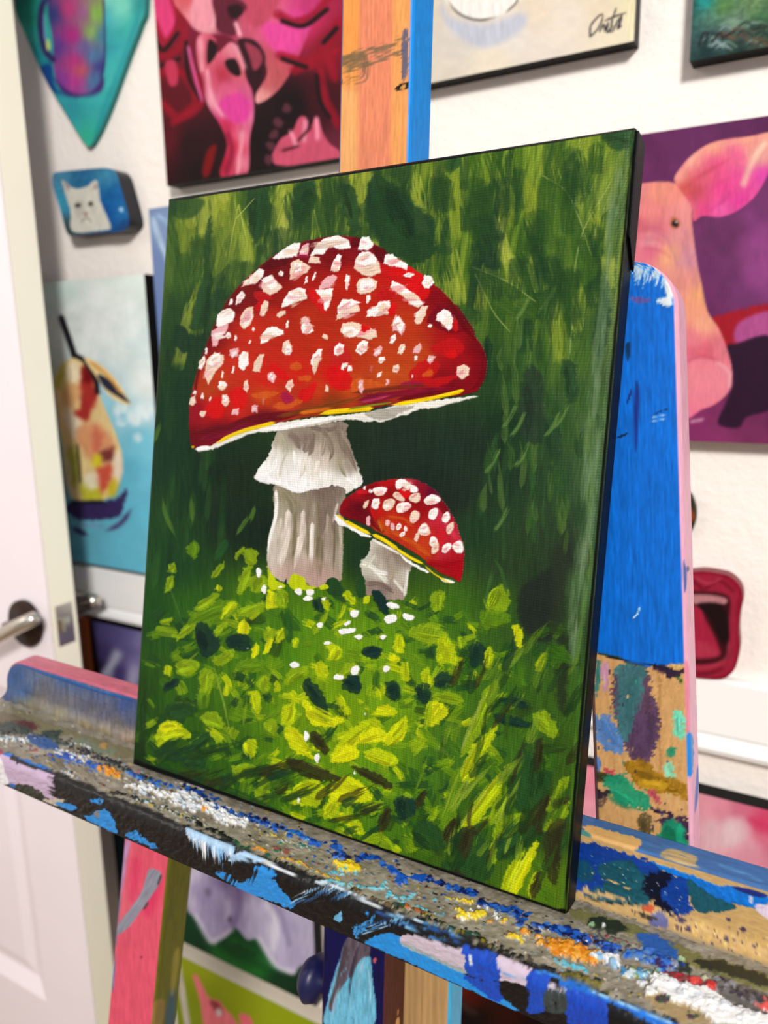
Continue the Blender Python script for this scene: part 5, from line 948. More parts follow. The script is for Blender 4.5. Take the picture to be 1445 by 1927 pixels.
    p.poly((236, 232, 226), [120, 132, 240, 170, 420, 230, 560, 275, 420, 255, 240, 200, 120, 160], soft=1.2, rough=3, hgt=.6); p.poly((246, 248, 250), [605, 285, 700, 300, 760, 330, 860, 345, 960, 400, 1060, 440, 1000, 440, 860, 390, 740, 350, 620, 310], soft=1.2, rough=4, hgt=1.); p.stroke((90, 150, 206), [1100, 330, 1250, 380, 1400, 440], 20, soft=3, dry=.4)
    clip(p, None)
build_tray()

# ------------------------------------------------------------------ the mushroom canvas
CA = .1895; CH = .356; CW = .2797; CT = .0195
CP0 = np.array([-.3615, .3031, 1.26 - .25446])             # bottom left corner of the front
CN = np.array([0, math.cos(CA), -math.sin(CA)]); CU = np.array([0, math.sin(CA), math.cos(CA)])
canvas = tag(empty('mushroom_canvas', CP0 + CN * CT), 'black edged canvas of two red toadstools in grass standing on the easel tray', 'canvas painting')
def cpt(u, v, t): return CP0 + np.array([1, 0, 0]) * u + CU * v + CN * t

V1, V2, V3, V4, V5, V6 = (330, 420, 2.408), (440, 760, 3.010), (240, 340, 2.752), (700, 220, 2.470), (230, 1000, 2.726), (600, 1050, 2.627)
BG = [(320, 380, 40, 74, 30), (360, 420, 66, 96, 34), (450, 420, 104, 128, 42), (560, 400, 118, 138, 46), (650, 370, 104, 128, 36), (760, 330, 104, 128, 36), (850, 300, 88, 120, 30), (950, 290, 84, 116, 30), (1050, 270, 108, 136, 40), (1130, 270, 106, 132, 38), (1178, 262, 44, 78, 50), (1170, 400, 90, 116, 54),
 (320, 500, 56, 90, 34), (400, 480, 98, 122, 40), (340, 600, 32, 66, 30), (370, 640, 22, 52, 34), (480, 480, 100, 126, 40), (800, 460, 98, 126, 36), (870, 520, 78, 110, 30), (950, 450, 72, 106, 30), (1050, 450, 88, 116, 36), (1130, 450, 110, 132, 46), (900, 620, 48, 82, 30), (1000, 560, 54, 90, 32), (1100, 560, 82, 108, 36), (1150, 600, 66, 94, 54), (1040, 620, 62, 96, 34),
 (310, 700, 30, 58, 28), (340, 750, 22, 54, 32), (950, 700, 30, 62, 32), (1000, 700, 48, 84, 36), (1080, 680, 68, 102, 40), (1140, 700, 58, 84, 50), (950, 800, 26, 50, 32), (1050, 800, 48, 80, 38), (1120, 800, 76, 104, 60), (1090, 760, 56, 88, 44), (1000, 780, 40, 70, 36),
 (400, 880, 22, 44, 30), (450, 900, 26, 44, 28), (330, 880, 24, 56, 34), (750, 830, 30, 46, 34), (850, 850, 30, 48, 36), (800, 900, 28, 42, 34), (720, 900, 28, 42, 32), (850, 930, 30, 42, 34), (900, 840, 30, 46, 34), (640, 840, 26, 42, 30), (950, 900, 32, 54, 36), (1050, 900, 40, 68, 40), (1110, 900, 66, 96, 58),
 (290, 1000, 30, 68, 34), (330, 1050, 26, 66, 34), (430, 980, 24, 42, 30), (480, 1000, 22, 40, 28), (700, 1050, 28, 52, 32), (900, 1000, 34, 60, 36), (960, 1050, 40, 62, 36), (1040, 1000, 42, 62, 40), (1075, 1040, 40, 48, 38), (1105, 1100, 70, 100, 58), (1020, 1090, 38, 56, 36), (1120, 1000, 60, 86, 56),
 (280, 1150, 30, 74, 26), (360, 1150, 44, 90, 26), (480, 1130, 66, 112, 22), (600, 1150, 78, 122, 18), (720, 1180, 82, 124, 18), (850, 1150, 60, 102, 24), (950, 1150, 50, 86, 28), (1010, 1150, 32, 50, 30), (1080, 1180, 48, 72, 36), (1060, 1220, 44, 76, 32),
 (270, 1300, 34, 70, 22), (330, 1300, 48, 92, 22), (450, 1280, 66, 108, 18), (600, 1300, 100, 134, 14), (750, 1300, 100, 136, 18), (680, 1220, 96, 134, 18), (660, 1380, 104, 136, 14), (560, 1340, 92, 128, 16), (850, 1270, 66, 108, 22), (950, 1270, 54, 96, 26), (1040, 1300, 54, 90, 26), (1080, 1300, 58, 96, 30), (520, 1240, 66, 112, 18),
 (258, 1420, 26, 54, 22), (400, 1420, 48, 88, 20), (550, 1430, 76, 118, 14), (700, 1450, 84, 126, 18), (850, 1430, 58, 98, 26), (960, 1430, 58, 98, 26), (1060, 1450, 54, 86, 24), (310, 1420, 40, 80, 20),
 (450, 1500, 36, 76, 22), (600, 1550, 62, 102, 18), (750, 1560, 62, 100, 18), (850, 1600, 52, 80, 22), (950, 1560, 62, 100, 22), (1040, 1550, 40, 66, 26), (800, 1640, 54, 88, 18), (900, 1650, 58, 90, 22), (1000, 1680, 88, 122, 18), (1040, 1700, 80, 112, 22)]

def paint_canvas(p):
    p.field(BG)
    X, Y = p.X, p.Y
    p.c = p.c * (1 + .16 * (sstep(1090, 1200, Y) * np.exp(-((X - 640) / 260) ** 2))[..., None])
    # broad bristle texture of the ground, more open and yellow at the top
    topw = sstep(820, 420, Y) * (1 - .45 * sstep(430, 330, X))
    fan = (X - 700) * .00022
    n = fnoise((X + fan * Y * 6) / 3.2, Y / 70, 3, 3); n2 = fnoise((X + .12 * Y) / 11, Y / 120, 8, 3); n3 = fnoise(X / 2.2, Y / 36, 14, 2)
    y = (topw * np.clip((n * .3 + n2 * 1.05 - .52) * 2.2, 0, 1) * .5)[..., None]; p.c = p.c * (1 - y) + np.array((150, 166, 54)) / 255. * y
    d = (topw * np.clip((.47 - n * .18 - n2 * .72) * 3.2, 0, 1) * .75)[..., None]; p.c = p.c * (1 - d) + np.array((38, 76, 30)) / 255. * d
    p.c = np.clip(p.c * (1 + .24 * (n3 - .5)[..., None] + .22 * (n - .5)[..., None]), 0, 1); p.h += (n3 - .5) * .35 + (n - .5) * .3
    mid = sstep(780, 860, Y) * sstep(1150, 1050, Y); w = (mid * sstep(880, 980, X) * np.clip((n2 - .56) * 4, 0, 1) * .4)[..., None]; p.c = p.c * (1 - w) + np.array((52, 92, 44)) / 255. * w
    r = np.random.RandomState(2)
    lite = [(150, 162, 48), (168, 178, 62), (132, 148, 40), (182, 188, 76)]; dark = [(34, 68, 30), (24, 56, 34), (44, 80, 28)]
    for i in range(170):
        x = r.uniform(330, 1150); yy = r.uniform(240, 560); l = r.uniform(60, 170); sl = (x - 700) * .0002 + r.uniform(-.25, .25)
        p.stroke(lite[r.randint(4)] if r.rand() < .4 else dark[r.randint(3)], [x, yy + l, x - sl * l * .4, yy + l * .5, x - sl * l, yy], r.uniform(16, 44), soft=2.2, dry=.4, a=.55, taper=(.06, .3), hgt=.3, rag=.5, fr=2.8)
    for i in range(90):
        x = r.uniform(900, 1130); yy = r.uniform(520, 1000); l = r.uniform(40, 120)
        p.stroke([(70, 106, 40), (34, 64, 36), (92, 122, 52), (48, 86, 40)][r.randint(4)], [x, yy + l, x + r.uniform(-6, 6), yy + l * .5, x + r.uniform(-10, 10), yy], r.uniform(6, 16), soft=1.5, dry=.42, a=.5, taper=(.2, .5), hgt=.25)
    for i in range(40):
        x = r.uniform(300, 420); yy = r.uniform(560, 1000); p.stroke([(30, 66, 30), (44, 84, 36), (18, 46, 32)][r.randint(3)], [x, yy + 90, x + 4, yy + 40, x + 6, yy], r.uniform(8, 18), soft=2, dry=.38, a=.5, taper=(.2, .5))
    DK = (30, 64, 36)
    p.view(*V3)
    for q in ([620, 50, 715, 30, 712, 180, 690, 300, 650, 330, 625, 200], [870, 20, 975, 8, 968, 120, 900, 212, 860, 190], [1100, 30, 1160, 20, 1200, 120, 1206, 230, 1170, 272, 1122, 180], [1250, 60, 1376, 40, 1400, 330, 1300, 290, 1240, 130], [440, 190, 428, 500, 440, 640, 400, 760, 325, 765, 345, 640, 390, 500, 405, 280], [470, 555, 492, 620, 470, 700, 436, 640]): p.dab(DK, q, soft=3.5, rough=5, rs=9, a=.82, tex=.2, hgt=.4, dry=.2)
    p.blob((22, 52, 34), 280, 820, 54, 66, soft=2.5, a=.9); p.poly((30, 66, 32), [210, 90, 330, 80, 400, 110, 340, 190, 240, 190], soft=4, a=.7); p.poly((22, 54, 36), [200, 1000, 330, 980, 320, 1300, 200, 1560, 140, 1400], soft=8, a=.5)
    for q, c in (([575, 122, 620, 300, 640, 470, 560, 560, 528, 420], (128, 148, 50)), ([965, 150, 985, 230, 1000, 300, 950, 300], (140, 160, 56)), ([810, 100, 800, 200, 720, 380, 690, 420, 740, 250], (120, 142, 46)), ([480, 150, 560, 250, 540, 400, 440, 500, 430, 330], (114, 134, 44))): p.poly(c, q, soft=2.5, rough=2, a=.55, tex=.25, ang=96, hgt=.3)
    for q in ([575, 125, 615, 300, 640, 470], [575, 125, 540, 300, 525, 430], [810, 100, 760, 260, 690, 420], [965, 150, 1000, 300], [965, 150, 950, 300], [660, 90, 560, 200]): p.stroke((176, 190, 84), q, 6, soft=1, dry=.35, a=.75, hgt=.4)
    for q in ([180, 1640, 200, 1740, 260, 1860], [330, 1640, 340, 1790], [660, 1680, 630, 1780], [130, 1370, 175, 1240], [560, 1840, 640, 1720]): p.stroke((74, 110, 40), q, 26, soft=2, dry=.36, a=.8, taper=(.3, .4))
    p.view(*V4)
    for q in ([28, 240, 60, 290, 130, 330, 195, 400, 270, 470, 296, 560, 280, 645, 190, 672, 80, 642, 10, 560, -30, 420, -10, 300],): p.dab((28, 60, 36), q, soft=4, rough=7, rs=9, a=.86, tex=.22, hgt=.4, dry=.24)
    for q, c in (([470, 490, 500, 450, 570, 500, 562, 580, 592, 700, 520, 690, 482, 560], (34, 62, 42)), ([340, 180, 400, 190, 402, 232, 345, 266], (34, 70, 34)), ([705, 1182, 790, 1200, 802, 1480, 740, 1522, 690, 1462], (38, 56, 42)), ([890, 1130, 950, 1160, 952, 1320, 900, 1300], (36, 66, 40)), ([528, 1022, 560, 1060, 542, 1230, 520, 1150], (26, 56, 34)), ([1070, 720, 1110, 900, 1072, 1120, 1030, 1050], (40, 66, 44)), ([780, 1440, 850, 1400, 880, 1520, 830, 1600], (36, 64, 40)), ([1060, 60, 1200, 40, 1200, 140, 1120, 150], (40, 74, 42)), ([880, 300, 940, 300, 920, 420, 860, 420], (66, 100, 30))): p.dab(c, q, soft=4, rough=6, rs=9, a=.8, tex=.2, hgt=.3, dry=.22)
    p.poly((58, 94, 32), [790, 270, 900, 350, 960, 470, 1015, 620, 1050, 720, 960, 800, 860, 760, 780, 560, 770, 400], soft=4, a=.7, tex=.2); p.poly((58, 92, 34), [470, 700, 620, 765, 760, 862, 800, 940, 640, 920, 540, 840], soft=3, a=.75, tex=.2, ang=30)
    for q in ([792, 272, 900, 345, 965, 480, 1020, 640], [470, 700, 620, 762, 765, 862], [920, 1100, 960, 600, 1110, 300], [480, 730, 560, 900, 640, 1000]): p.stroke((150, 168, 84), q, 7, soft=1, dry=.38, a=.7, hgt=.5)
    for x, yy in ((680, 1440), (640, 1400), (700, 1580), (560, 1610), (880, 1400), (840, 1440), (600, 1880), (700, 900), (820, 850)): p.stroke((96, 130, 62), [x - 30, yy + 40, x, yy, x + 30, yy - 60], 20, soft=2, dry=.42, a=.7)
    for i in range(64):                                    # sheen of the rolled right edge, painted in as paler strokes
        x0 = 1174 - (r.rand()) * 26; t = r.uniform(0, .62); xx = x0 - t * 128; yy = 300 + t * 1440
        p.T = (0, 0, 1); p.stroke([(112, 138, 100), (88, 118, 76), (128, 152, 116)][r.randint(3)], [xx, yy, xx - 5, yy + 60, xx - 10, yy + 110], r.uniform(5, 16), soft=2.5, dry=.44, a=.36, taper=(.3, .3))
    for i in range(46):                                    # darker passes through the upper ground
        p.T = (0, 0, 1); x = r.uniform(330, 1120); yy = r.uniform(250, 520); l = r.uniform(60, 150); w_ = r.uniform(22, 54)
        p.stroke([(30, 62, 32), (36, 70, 30), (24, 52, 36)][r.randint(3)], [x, yy, x + r.uniform(-6, 6), yy + l * .5, x + r.uniform(-14, 14), yy + l], w_, soft=5, dry=.38, a=.55, taper=(.1, .15), hgt=.2, rag=.5)
    p.view(*V6)
    for q, c in (([1000, 150, 1080, 90, 1170, 60, 1180, 300, 1140, 420, 1040, 380, 980, 280], (34, 40, 36)), ([1170, 420, 1230, 400, 1220, 740, 1180, 720], (36, 44, 30)), ([1160, 0, 1220, 0, 1200, 400, 1150, 380], (40, 50, 38))): p.poly(c, q, soft=7, rough=5, a=.8)
    # ---- grass
    B, b, g, m, d, D, k = (224, 228, 16), (188, 204, 16), (142, 172, 20), (98, 138, 20), (34, 70, 34), (20, 48, 44), (48, 46, 26)
    for i in range(330):
        x = r.uniform(255, 1060); yy = r.uniform(1110, 1690)
        if yy < 1130 + abs(x - 640) * .12 or yy > 1440 + (x - 250) * .35: continue
        bright = math.exp(-((x - 660) / 230) ** 2 - ((yy - 1330) / 200) ** 2)
        c = [(120, 156, 16), (142, 172, 18), (104, 142, 18), (160, 184, 20)][r.randint(4)] if r.rand() < bright * .85 else [(48, 92, 22), (70, 112, 22), (34, 74, 30), (40, 62, 26)][r.randint(4)]
        a0 = r.uniform(-.9, 2.2); l = r.uniform(22, 60); p.T = (0, 0, 1)
        p.stroke(c, [x - l * .5 * math.cos(a0), yy + l * .5 * math.sin(a0), x + r.uniform(-4, 4), yy, x + l * .5 * math.cos(a0), yy - l * .5 * math.sin(a0)], r.uniform(14, 34), soft=2., rag=.5, a=.62, dry=.34, hgt=.4, tex=.2, taper=(.1, .3))
    for i in range(420):
        x = r.uniform(270, 940); yy = r.uniform(1090, 1620)
        if yy < 1120 + .0014 * (x - 600) ** 2 * .25 or yy > 1450 + (x - 260) * .34: continue
        bright = math.exp(-((x - 640) / 190) ** 2 - ((yy - 1330) / 170) ** 2); c = b if r.rand() < bright * .42 else (g if r.rand() < .55 * bright + .12 else (m if r.rand() < .6 else d))
        a0 = r.uniform(-1.2, 1.2); l = r.uniform(12, 30)
        p.T = (0, 0, 1); p.stroke(c, [x, yy, x + l * .5 * math.cos(a0) + 2, yy - l * .5 * math.sin(a0), x + l * math.cos(a0), yy - l * math.sin(a0)], r.uniform(8, 20), soft=1., rag=.5, a=.8, dry=.22, hgt=.35, tex=.16)
    p.view(*V5)
    for c, q in ((g, [240, 170, 275, 165, 280, 200, 250, 215, 235, 195]), (m, [330, 80, 370, 45, 400, 90, 375, 140, 340, 120]), (g, [215, 310, 235, 240, 265, 230, 260, 290]), (g, [460, 240, 480, 190, 525, 155, 515, 200, 480, 235]), (b, [478, 300, 492, 268, 512, 300, 490, 306]), (g, [580, 130, 600, 90, 630, 80, 610, 120, 590, 140]), (g, [620, 100, 690, 100, 685, 165, 640, 170]), (g, [600, 250, 625, 190, 665, 180, 655, 260, 610, 330, 590, 310]),
        (b, [745, 180, 765, 165, 770, 230, 800, 285, 760, 290]), (g, [655, 240, 720, 220, 745, 270, 700, 320, 660, 300]), (m, [330, 470, 440, 370, 560, 350, 600, 400, 500, 470, 400, 500]), (g, [365, 405, 420, 345, 495, 318, 470, 370, 420, 400]), (b, [505, 450, 540, 370, 580, 360, 590, 385, 540, 420]), (g, [595, 400, 680, 370, 740, 360, 720, 410, 650, 440, 600, 430]), (B, [735, 395, 750, 305, 780, 310, 800, 385, 770, 398]), (b, [850, 260, 870, 225, 905, 215, 925, 260, 900, 285]), (g, [790, 300, 850, 310, 840, 390, 790, 380]),
        (D, [985, 350, 1025, 345, 1045, 380, 1030, 415, 985, 405]), (b, [1025, 345, 1065, 355, 1060, 405, 1035, 400]), (d, [1040, 260, 1085, 235, 1130, 280, 1150, 360, 1100, 350]), (D, [1275, 310, 1320, 305, 1365, 370, 1360, 430, 1320, 400]), (b, [1130, 320, 1165, 310, 1195, 350, 1180, 375]), (B, [590, 495, 628, 445, 655, 495, 645, 530, 600, 525]), (D, [370, 490, 430, 470, 495, 540, 490, 610, 420, 650, 385, 580]), (g, [285, 530, 330, 480, 380, 480, 350, 520, 280, 560]), (g, [190, 465, 240, 440, 260, 455, 235, 480]),
        (D, [545, 540, 640, 530, 655, 600, 600, 615, 540, 590]), (g, [470, 500, 535, 460, 540, 480, 490, 545]), (B, [663, 640, 680, 570, 702, 600, 690, 640, 672, 655]), (B, [724, 630, 740, 560, 770, 540, 780, 565, 750, 615]), (b, [785, 570, 800, 500, 850, 500, 850, 530, 810, 570]), (b, [870, 585, 885, 545, 905, 560, 890, 595]), (g, [725, 520, 780, 500, 790, 540, 740, 560]), (g, [275, 680, 330, 655, 390, 670, 380, 720, 320, 745, 280, 720]), (b, [210, 720, 225, 690, 255, 690, 245, 745]), (g, [470, 660, 520, 620, 578, 605, 570, 650, 510, 690, 475, 685]),
        (m, [590, 680, 650, 650, 720, 660, 735, 700, 680, 725, 600, 715]), (D, [210, 810, 240, 765, 290, 752, 298, 770, 260, 810, 225, 825]), (g, [400, 720, 470, 720, 440, 860, 400, 850]), (m, [380, 840, 440, 830, 445, 890, 400, 910]), (b, [515, 830, 530, 780, 550, 790, 545, 840]), (g, [690, 790, 720, 735, 755, 760, 760, 800, 720, 825]), (b, [655, 850, 680, 815, 710, 850, 705, 940, 670, 900]), (d, [720, 840, 760, 825, 770, 860, 735, 870]), (b, [780, 800, 800, 760, 810, 815, 785, 830]), (d, [220, 900, 290, 875, 370, 890, 390, 920, 330, 950, 310, 985, 250, 960]), (b, [170, 1050, 200, 980, 260, 970, 330, 1010, 355, 1050, 330, 1065, 260, 1050, 190, 1110]), (B, [190, 1000, 260, 975, 300, 1015, 260, 1010, 220, 1040]),
        (g, [400, 960, 460, 920, 520, 970, 510, 1010, 440, 1000]), (d, [400, 1050, 450, 1030, 440, 1090, 340, 1140, 330, 1110]), (d, [310, 1150, 400, 1150, 430, 1190, 380, 1230, 310, 1210]), (b, [618, 1100, 650, 1062, 690, 1080, 690, 1150, 660, 1165, 640, 1130]), (g, [720, 1000, 780, 960, 800, 1010, 770, 1045]), (b, [815, 985, 830, 900, 880, 880, 890, 930, 870, 990]), (g, [830, 780, 870, 700, 950, 700, 950, 740, 880, 755, 875, 780]), (b, [985, 700, 1015, 655, 1058, 710, 1040, 755, 1000, 740]), (D, [920, 790, 950, 755, 1000, 790, 1040, 850, 1060, 930, 1030, 940, 960, 860]), (B, [922, 880, 950, 870, 990, 930, 1040, 975, 1110, 945, 1143, 970, 1090, 1000, 1010, 1000, 960, 970]), (b, [1050, 650, 1070, 585, 1115, 590, 1125, 640, 1080, 660]), (g, [1090, 760, 1150, 680, 1220, 690, 1200, 740, 1160, 760]), (D, [1235, 600, 1290, 585, 1325, 610, 1310, 650, 1240, 640]), (D, [1130, 800, 1165, 745, 1215, 740, 1225, 825, 1190, 830]), (b, [1375, 650, 1420, 640, 1410, 672, 1380, 672]), (b, [1395, 570, 1430, 540, 1445, 620, 1400, 620]), (d, [1350, 800, 1420, 780, 1425, 860, 1370, 860]),
        (B, [1300, 920, 1350, 890, 1410, 930, 1340, 945]), (B, [830, 1010, 880, 1000, 930, 1060, 940, 1110, 990, 1165, 900, 1140, 850, 1090]), (k, [960, 1040, 1000, 1030, 1060, 1110, 1040, 1150, 990, 1100]), (b, [1070, 1160, 1110, 1080, 1180, 1010, 1260, 960, 1330, 980, 1290, 1060, 1180, 1090, 1120, 1180]), (B, [1100, 1180, 1160, 1095, 1215, 1130, 1190, 1165]), (B, [1340, 1060, 1445, 960, 1445, 1060, 1380, 1085]), (b, [1240, 1150, 1330, 1120, 1410, 1160, 1390, 1200, 1320, 1190]), (k, [1180, 1210, 1260, 1220, 1380, 1290, 1370, 1320, 1270, 1280]), (B, [1065, 1390, 1080, 1300, 1140, 1255, 1230, 1290, 1290, 1370, 1200, 1395]), (b, [870, 1390, 890, 1300, 990, 1270, 1040, 1320, 1000, 1410, 900, 1400]), (g, [680, 1370, 730, 1210, 760, 1280, 750, 1380]), (k, [840, 1160, 920, 1180, 1100, 1250, 1110, 1280, 960, 1270, 860, 1210]), (b, [860, 1450, 910, 1445, 940, 1470, 900, 1485]), (g, [560, 1210, 650, 1200, 690, 1220, 600, 1290]), (b, [1100, 1460, 1160, 1440, 1210, 1520, 1130, 1500]), (b, [1040, 1400, 1110, 1390, 1100, 1460, 1040, 1470]), (g, [1250, 1400, 1330, 1380, 1330, 1440, 1270, 1450])):
        p.dab(c, q, soft=1.8, rough=4.5, rs=6, a=.84, tex=.2, ang=r.uniform(20, 140), hgt=.6, dry=.3)
    for q, w, c in (([470, 690, 520, 880, 560, 1060], 10, (150, 168, 60)), ([250, 300, 310, 470], 9, (80, 120, 50)), ([390, 620, 310, 690], 8, (150, 170, 40)), ([160, 300, 190, 60], 40, (44, 88, 36)), ([540, 40, 470, 160], 50, (34, 84, 40)), ([130, 60, 140, 330], 34, (36, 78, 34)), ([620, 1000, 640, 850], 14, (130, 160, 30)), ([860, 580, 840, 400], 50, (36, 82, 30)), ([430, 830, 400, 1000], 20, (60, 96, 20)), ([60, 1180, 300, 1250, 560, 1330, 900, 1480], 40, (30, 66, 26)), ([100, 1180, 110, 800], 40, (32, 56, 26))): p.stroke(c, q, w, soft=2, dry=.3, a=.75, taper=(.2, .4), hgt=.3)
    p.view(*V6)
    for c, q in ((g, [820, 200, 900, 130, 940, 180, 930, 260, 850, 280]), (g, [560, 170, 620, 170, 610, 260, 560, 250]), (m, [800, 260, 920, 270, 940, 320, 820, 350]), (B, [958, 340, 990, 330, 1010, 380, 1000, 450, 970, 420]), (g, [440, 370, 520, 330, 640, 380, 640, 420, 520, 420]), (b, [580, 470, 600, 390, 660, 420, 692, 530, 640, 520, 600, 530]), (b, [370, 450, 380, 380, 420, 400, 412, 470]), (B, [350, 500, 370, 478, 400, 490, 390, 518, 360, 515]), (g, [700, 380, 730, 430, 700, 450, 680, 420]), (D, [745, 440, 790, 415, 830, 450, 820, 520, 750, 530]), (b, [815, 540, 825, 450, 860, 450, 852, 540]), (d, [525, 460, 560, 440, 580, 480, 560, 500, 530, 490]), (D, [565, 590, 620, 560, 670, 590, 650, 640, 580, 640]), (g, [560, 680, 640, 660, 710, 690, 700, 730, 600, 710]), (D, [220, 470, 260, 435, 308, 450, 300, 490, 240, 490]), (D, [120, 610, 150, 580, 200, 590, 205, 650, 150, 640]), (D, [330, 620, 390, 610, 400, 690, 360, 700]), (b, [510, 560, 545, 540, 550, 640, 515, 640]), (b, [400, 530, 440, 510, 445, 600, 410, 600]),
        (B, [525, 820, 540, 720, 580, 705, 645, 745, 620, 800, 560, 830]), (g, [520, 830, 535, 720, 560, 715, 550, 820]), (b, [480, 860, 492, 840, 514, 880, 500, 892]), (b, [250, 780, 300, 750, 390, 760, 340, 780]), (b, [330, 890, 400, 800, 435, 780, 430, 850, 380, 900]), (B, [170, 920, 260, 840, 330, 860, 330, 910, 240, 905]), (b, [220, 960, 300, 940, 388, 1000, 360, 1030, 280, 1010]), (B, [60, 1010, 100, 930, 160, 925, 198, 970, 150, 1000]), (D, [480, 640, 540, 620, 550, 700, 500, 710]),
        (m, [600, 1290, 660, 1070, 720, 1050, 690, 1200, 640, 1310]), (b, [700, 1060, 740, 960, 800, 890, 880, 820, 860, 900, 790, 1010, 760, 1110, 710, 1100]), (g, [700, 980, 790, 720, 850, 620, 890, 610, 850, 760, 790, 880]), (b, [690, 1350, 760, 1230, 860, 1100, 960, 1005, 920, 1110, 850, 1230, 760, 1330]), (g, [840, 1290, 900, 1140, 930, 1130, 920, 1230, 860, 1320]), (D, [880, 770, 960, 780, 1050, 820, 1040, 840, 930, 825, 870, 800]), (D, [890, 700, 980, 690, 1040, 740, 960, 735]), (g, [1060, 770, 1130, 760, 1190, 870, 1150, 890, 1070, 830]), (d, [950, 1100, 990, 950, 1060, 890, 1100, 960, 1080, 1060, 1160, 1060, 1120, 1200, 1020, 1260, 940, 1200]), (k, [1060, 1000, 1080, 900, 1110, 900, 1100, 1010, 1075, 1060]), (k, [1060, 1360, 1060, 1290, 1110, 1190, 1160, 1130, 1140, 1200, 1100, 1300, 1110, 1360]), (g, [1130, 1230, 1190, 1100, 1240, 1080, 1210, 1160, 1150, 1260]), (g, [1110, 1340, 1180, 1240, 1240, 1190, 1220, 1290, 1150, 1350]), (k, [1150, 1200, 1240, 1180, 1230, 1210, 1170, 1240]),
        (D, [370, 1210, 420, 1175, 475, 1200, 470, 1270, 400, 1290]), (k, [290, 1310, 340, 1230, 360, 1260, 310, 1380]), (k, [480, 1200, 530, 1140, 530, 1180, 495, 1240]), (d, [470, 1330, 520, 1300, 600, 1340, 620, 1440, 540, 1440, 475, 1420]), (d, [640, 1460, 700, 1340, 790, 1360, 870, 1480, 840, 1590, 700, 1600, 600, 1540]), (k, [690, 1420, 720, 1330, 770, 1330, 765, 1400, 730, 1480, 705, 1470]), (k, [610, 1350, 700, 1270, 690, 1330, 650, 1390, 640, 1420]), (d, [870, 1460, 900, 1400, 1000, 1340, 1070, 1330, 1060, 1400, 960, 1470, 890, 1500]), (g, [860, 1350, 900, 1280, 1000, 1260, 1020, 1290, 940, 1330, 870, 1400]), (g, [845, 1450, 870, 1390, 880, 1480, 860, 1510]), (B, [940, 1660, 990, 1520, 1070, 1400, 1080, 1440, 1020, 1580, 970, 1680]), (b, [900, 1630, 940, 1520, 1020, 1440, 970, 1560, 930, 1670]), (b, [1030, 1640, 1060, 1560, 1080, 1560, 1060, 1680]), (k, [1110, 1380, 1160, 1300, 1220, 1290, 1200, 1400, 1180, 1600, 1130, 1580, 1120, 1480]), (k, [1040, 1650, 1080, 1560, 1120, 1560, 1070, 1680]), (m, [420, 1500, 500, 1500, 590, 1540, 640, 1580, 560, 1570]), (g, [200, 1400, 300, 1350, 320, 1400, 240, 1420]), (b, [140, 1310, 190, 1290, 228, 1370, 160, 1360]), (k, [600, 1550, 690, 1540, 730, 1580, 640, 1580]), (g, [120, 1230, 160, 1200, 170, 1290, 130, 1280]), (b, [1070, 540, 1100, 480, 1130, 470, 1100, 560])):
        p.dab(c, q, soft=2.2, rough=4.5, rs=6, a=.8, tex=.22, ang=r.uniform(60, 150), hgt=.5, dry=.32)
    for q, w, c in (([700, 970, 740, 860, 830, 650], 22, (150, 170, 70)), ([610, 1290, 700, 1050, 850, 830], 10, (150, 170, 50)), ([700, 1340, 830, 1150, 950, 1010], 12, (196, 206, 60)), ([930, 1670, 990, 1530, 1070, 1410], 10, (214, 218, 70)), ([1270, 520, 1300, 300, 1330, 100], 26, (84, 124, 56)), ([1240, 1560, 1250, 1280, 1270, 900, 1300, 560], 22, (72, 116, 32)), ([1205, 1720, 1230, 1500], 24, (80, 120, 36)), ([590, 930, 640, 980], 30, (130, 156, 60)), ([480, 1150, 530, 1010, 560, 950], 14, (110, 146, 30)), ([400, 1480, 700, 1600, 1000, 1720, 1190, 1790], 26, (110, 140, 24)), ([1200, 550, 1300, 520], 12, (26, 40, 34)), ([930, 180, 900, 60, 860, 0], 20, (56, 92, 44)), ([820, 240, 850, 100, 880, 20], 20, (60, 96, 46))): p.stroke(c, q, w, soft=2, dry=.36, a=.75, taper=(.2, .4), hgt=.4)
    for i in range(110):                                   # blades and shadows low on the right and along the bottom
        p.T = (0, 0, 1); low = r.rand() < .35
        x = r.uniform(270, 700) if low else r.uniform(830, 1075); yy = (1452 + (x - 260) * .335 - r.uniform(0, 70)) if low else r.uniform(1230, 1690)
        if not low and yy > 1425 + (x - 250) * .36: continue
        a0 = r.uniform(.1, .7) if low else r.uniform(.85, 1.45); l = r.uniform(36, 110)
        p.stroke([(34, 62, 28), (30, 54, 24), (52, 86, 22), (44, 42, 24), (26, 58, 36), (112, 142, 36), (90, 122, 30), (140, 164, 44)][r.randint(8 if not low else 5)], [x, yy, x + l * .5 * math.cos(a0) + r.uniform(-5, 5), yy - l * .5 * math.sin(a0), x + l * math.cos(a0), yy - l * math.sin(a0)], r.uniform(7, 22), soft=1.8, dry=.42, a=.66, taper=(.15, .5), hgt=.4, tex=.2)
    # ---- stem of the large toadstool
    p.view(*V2)
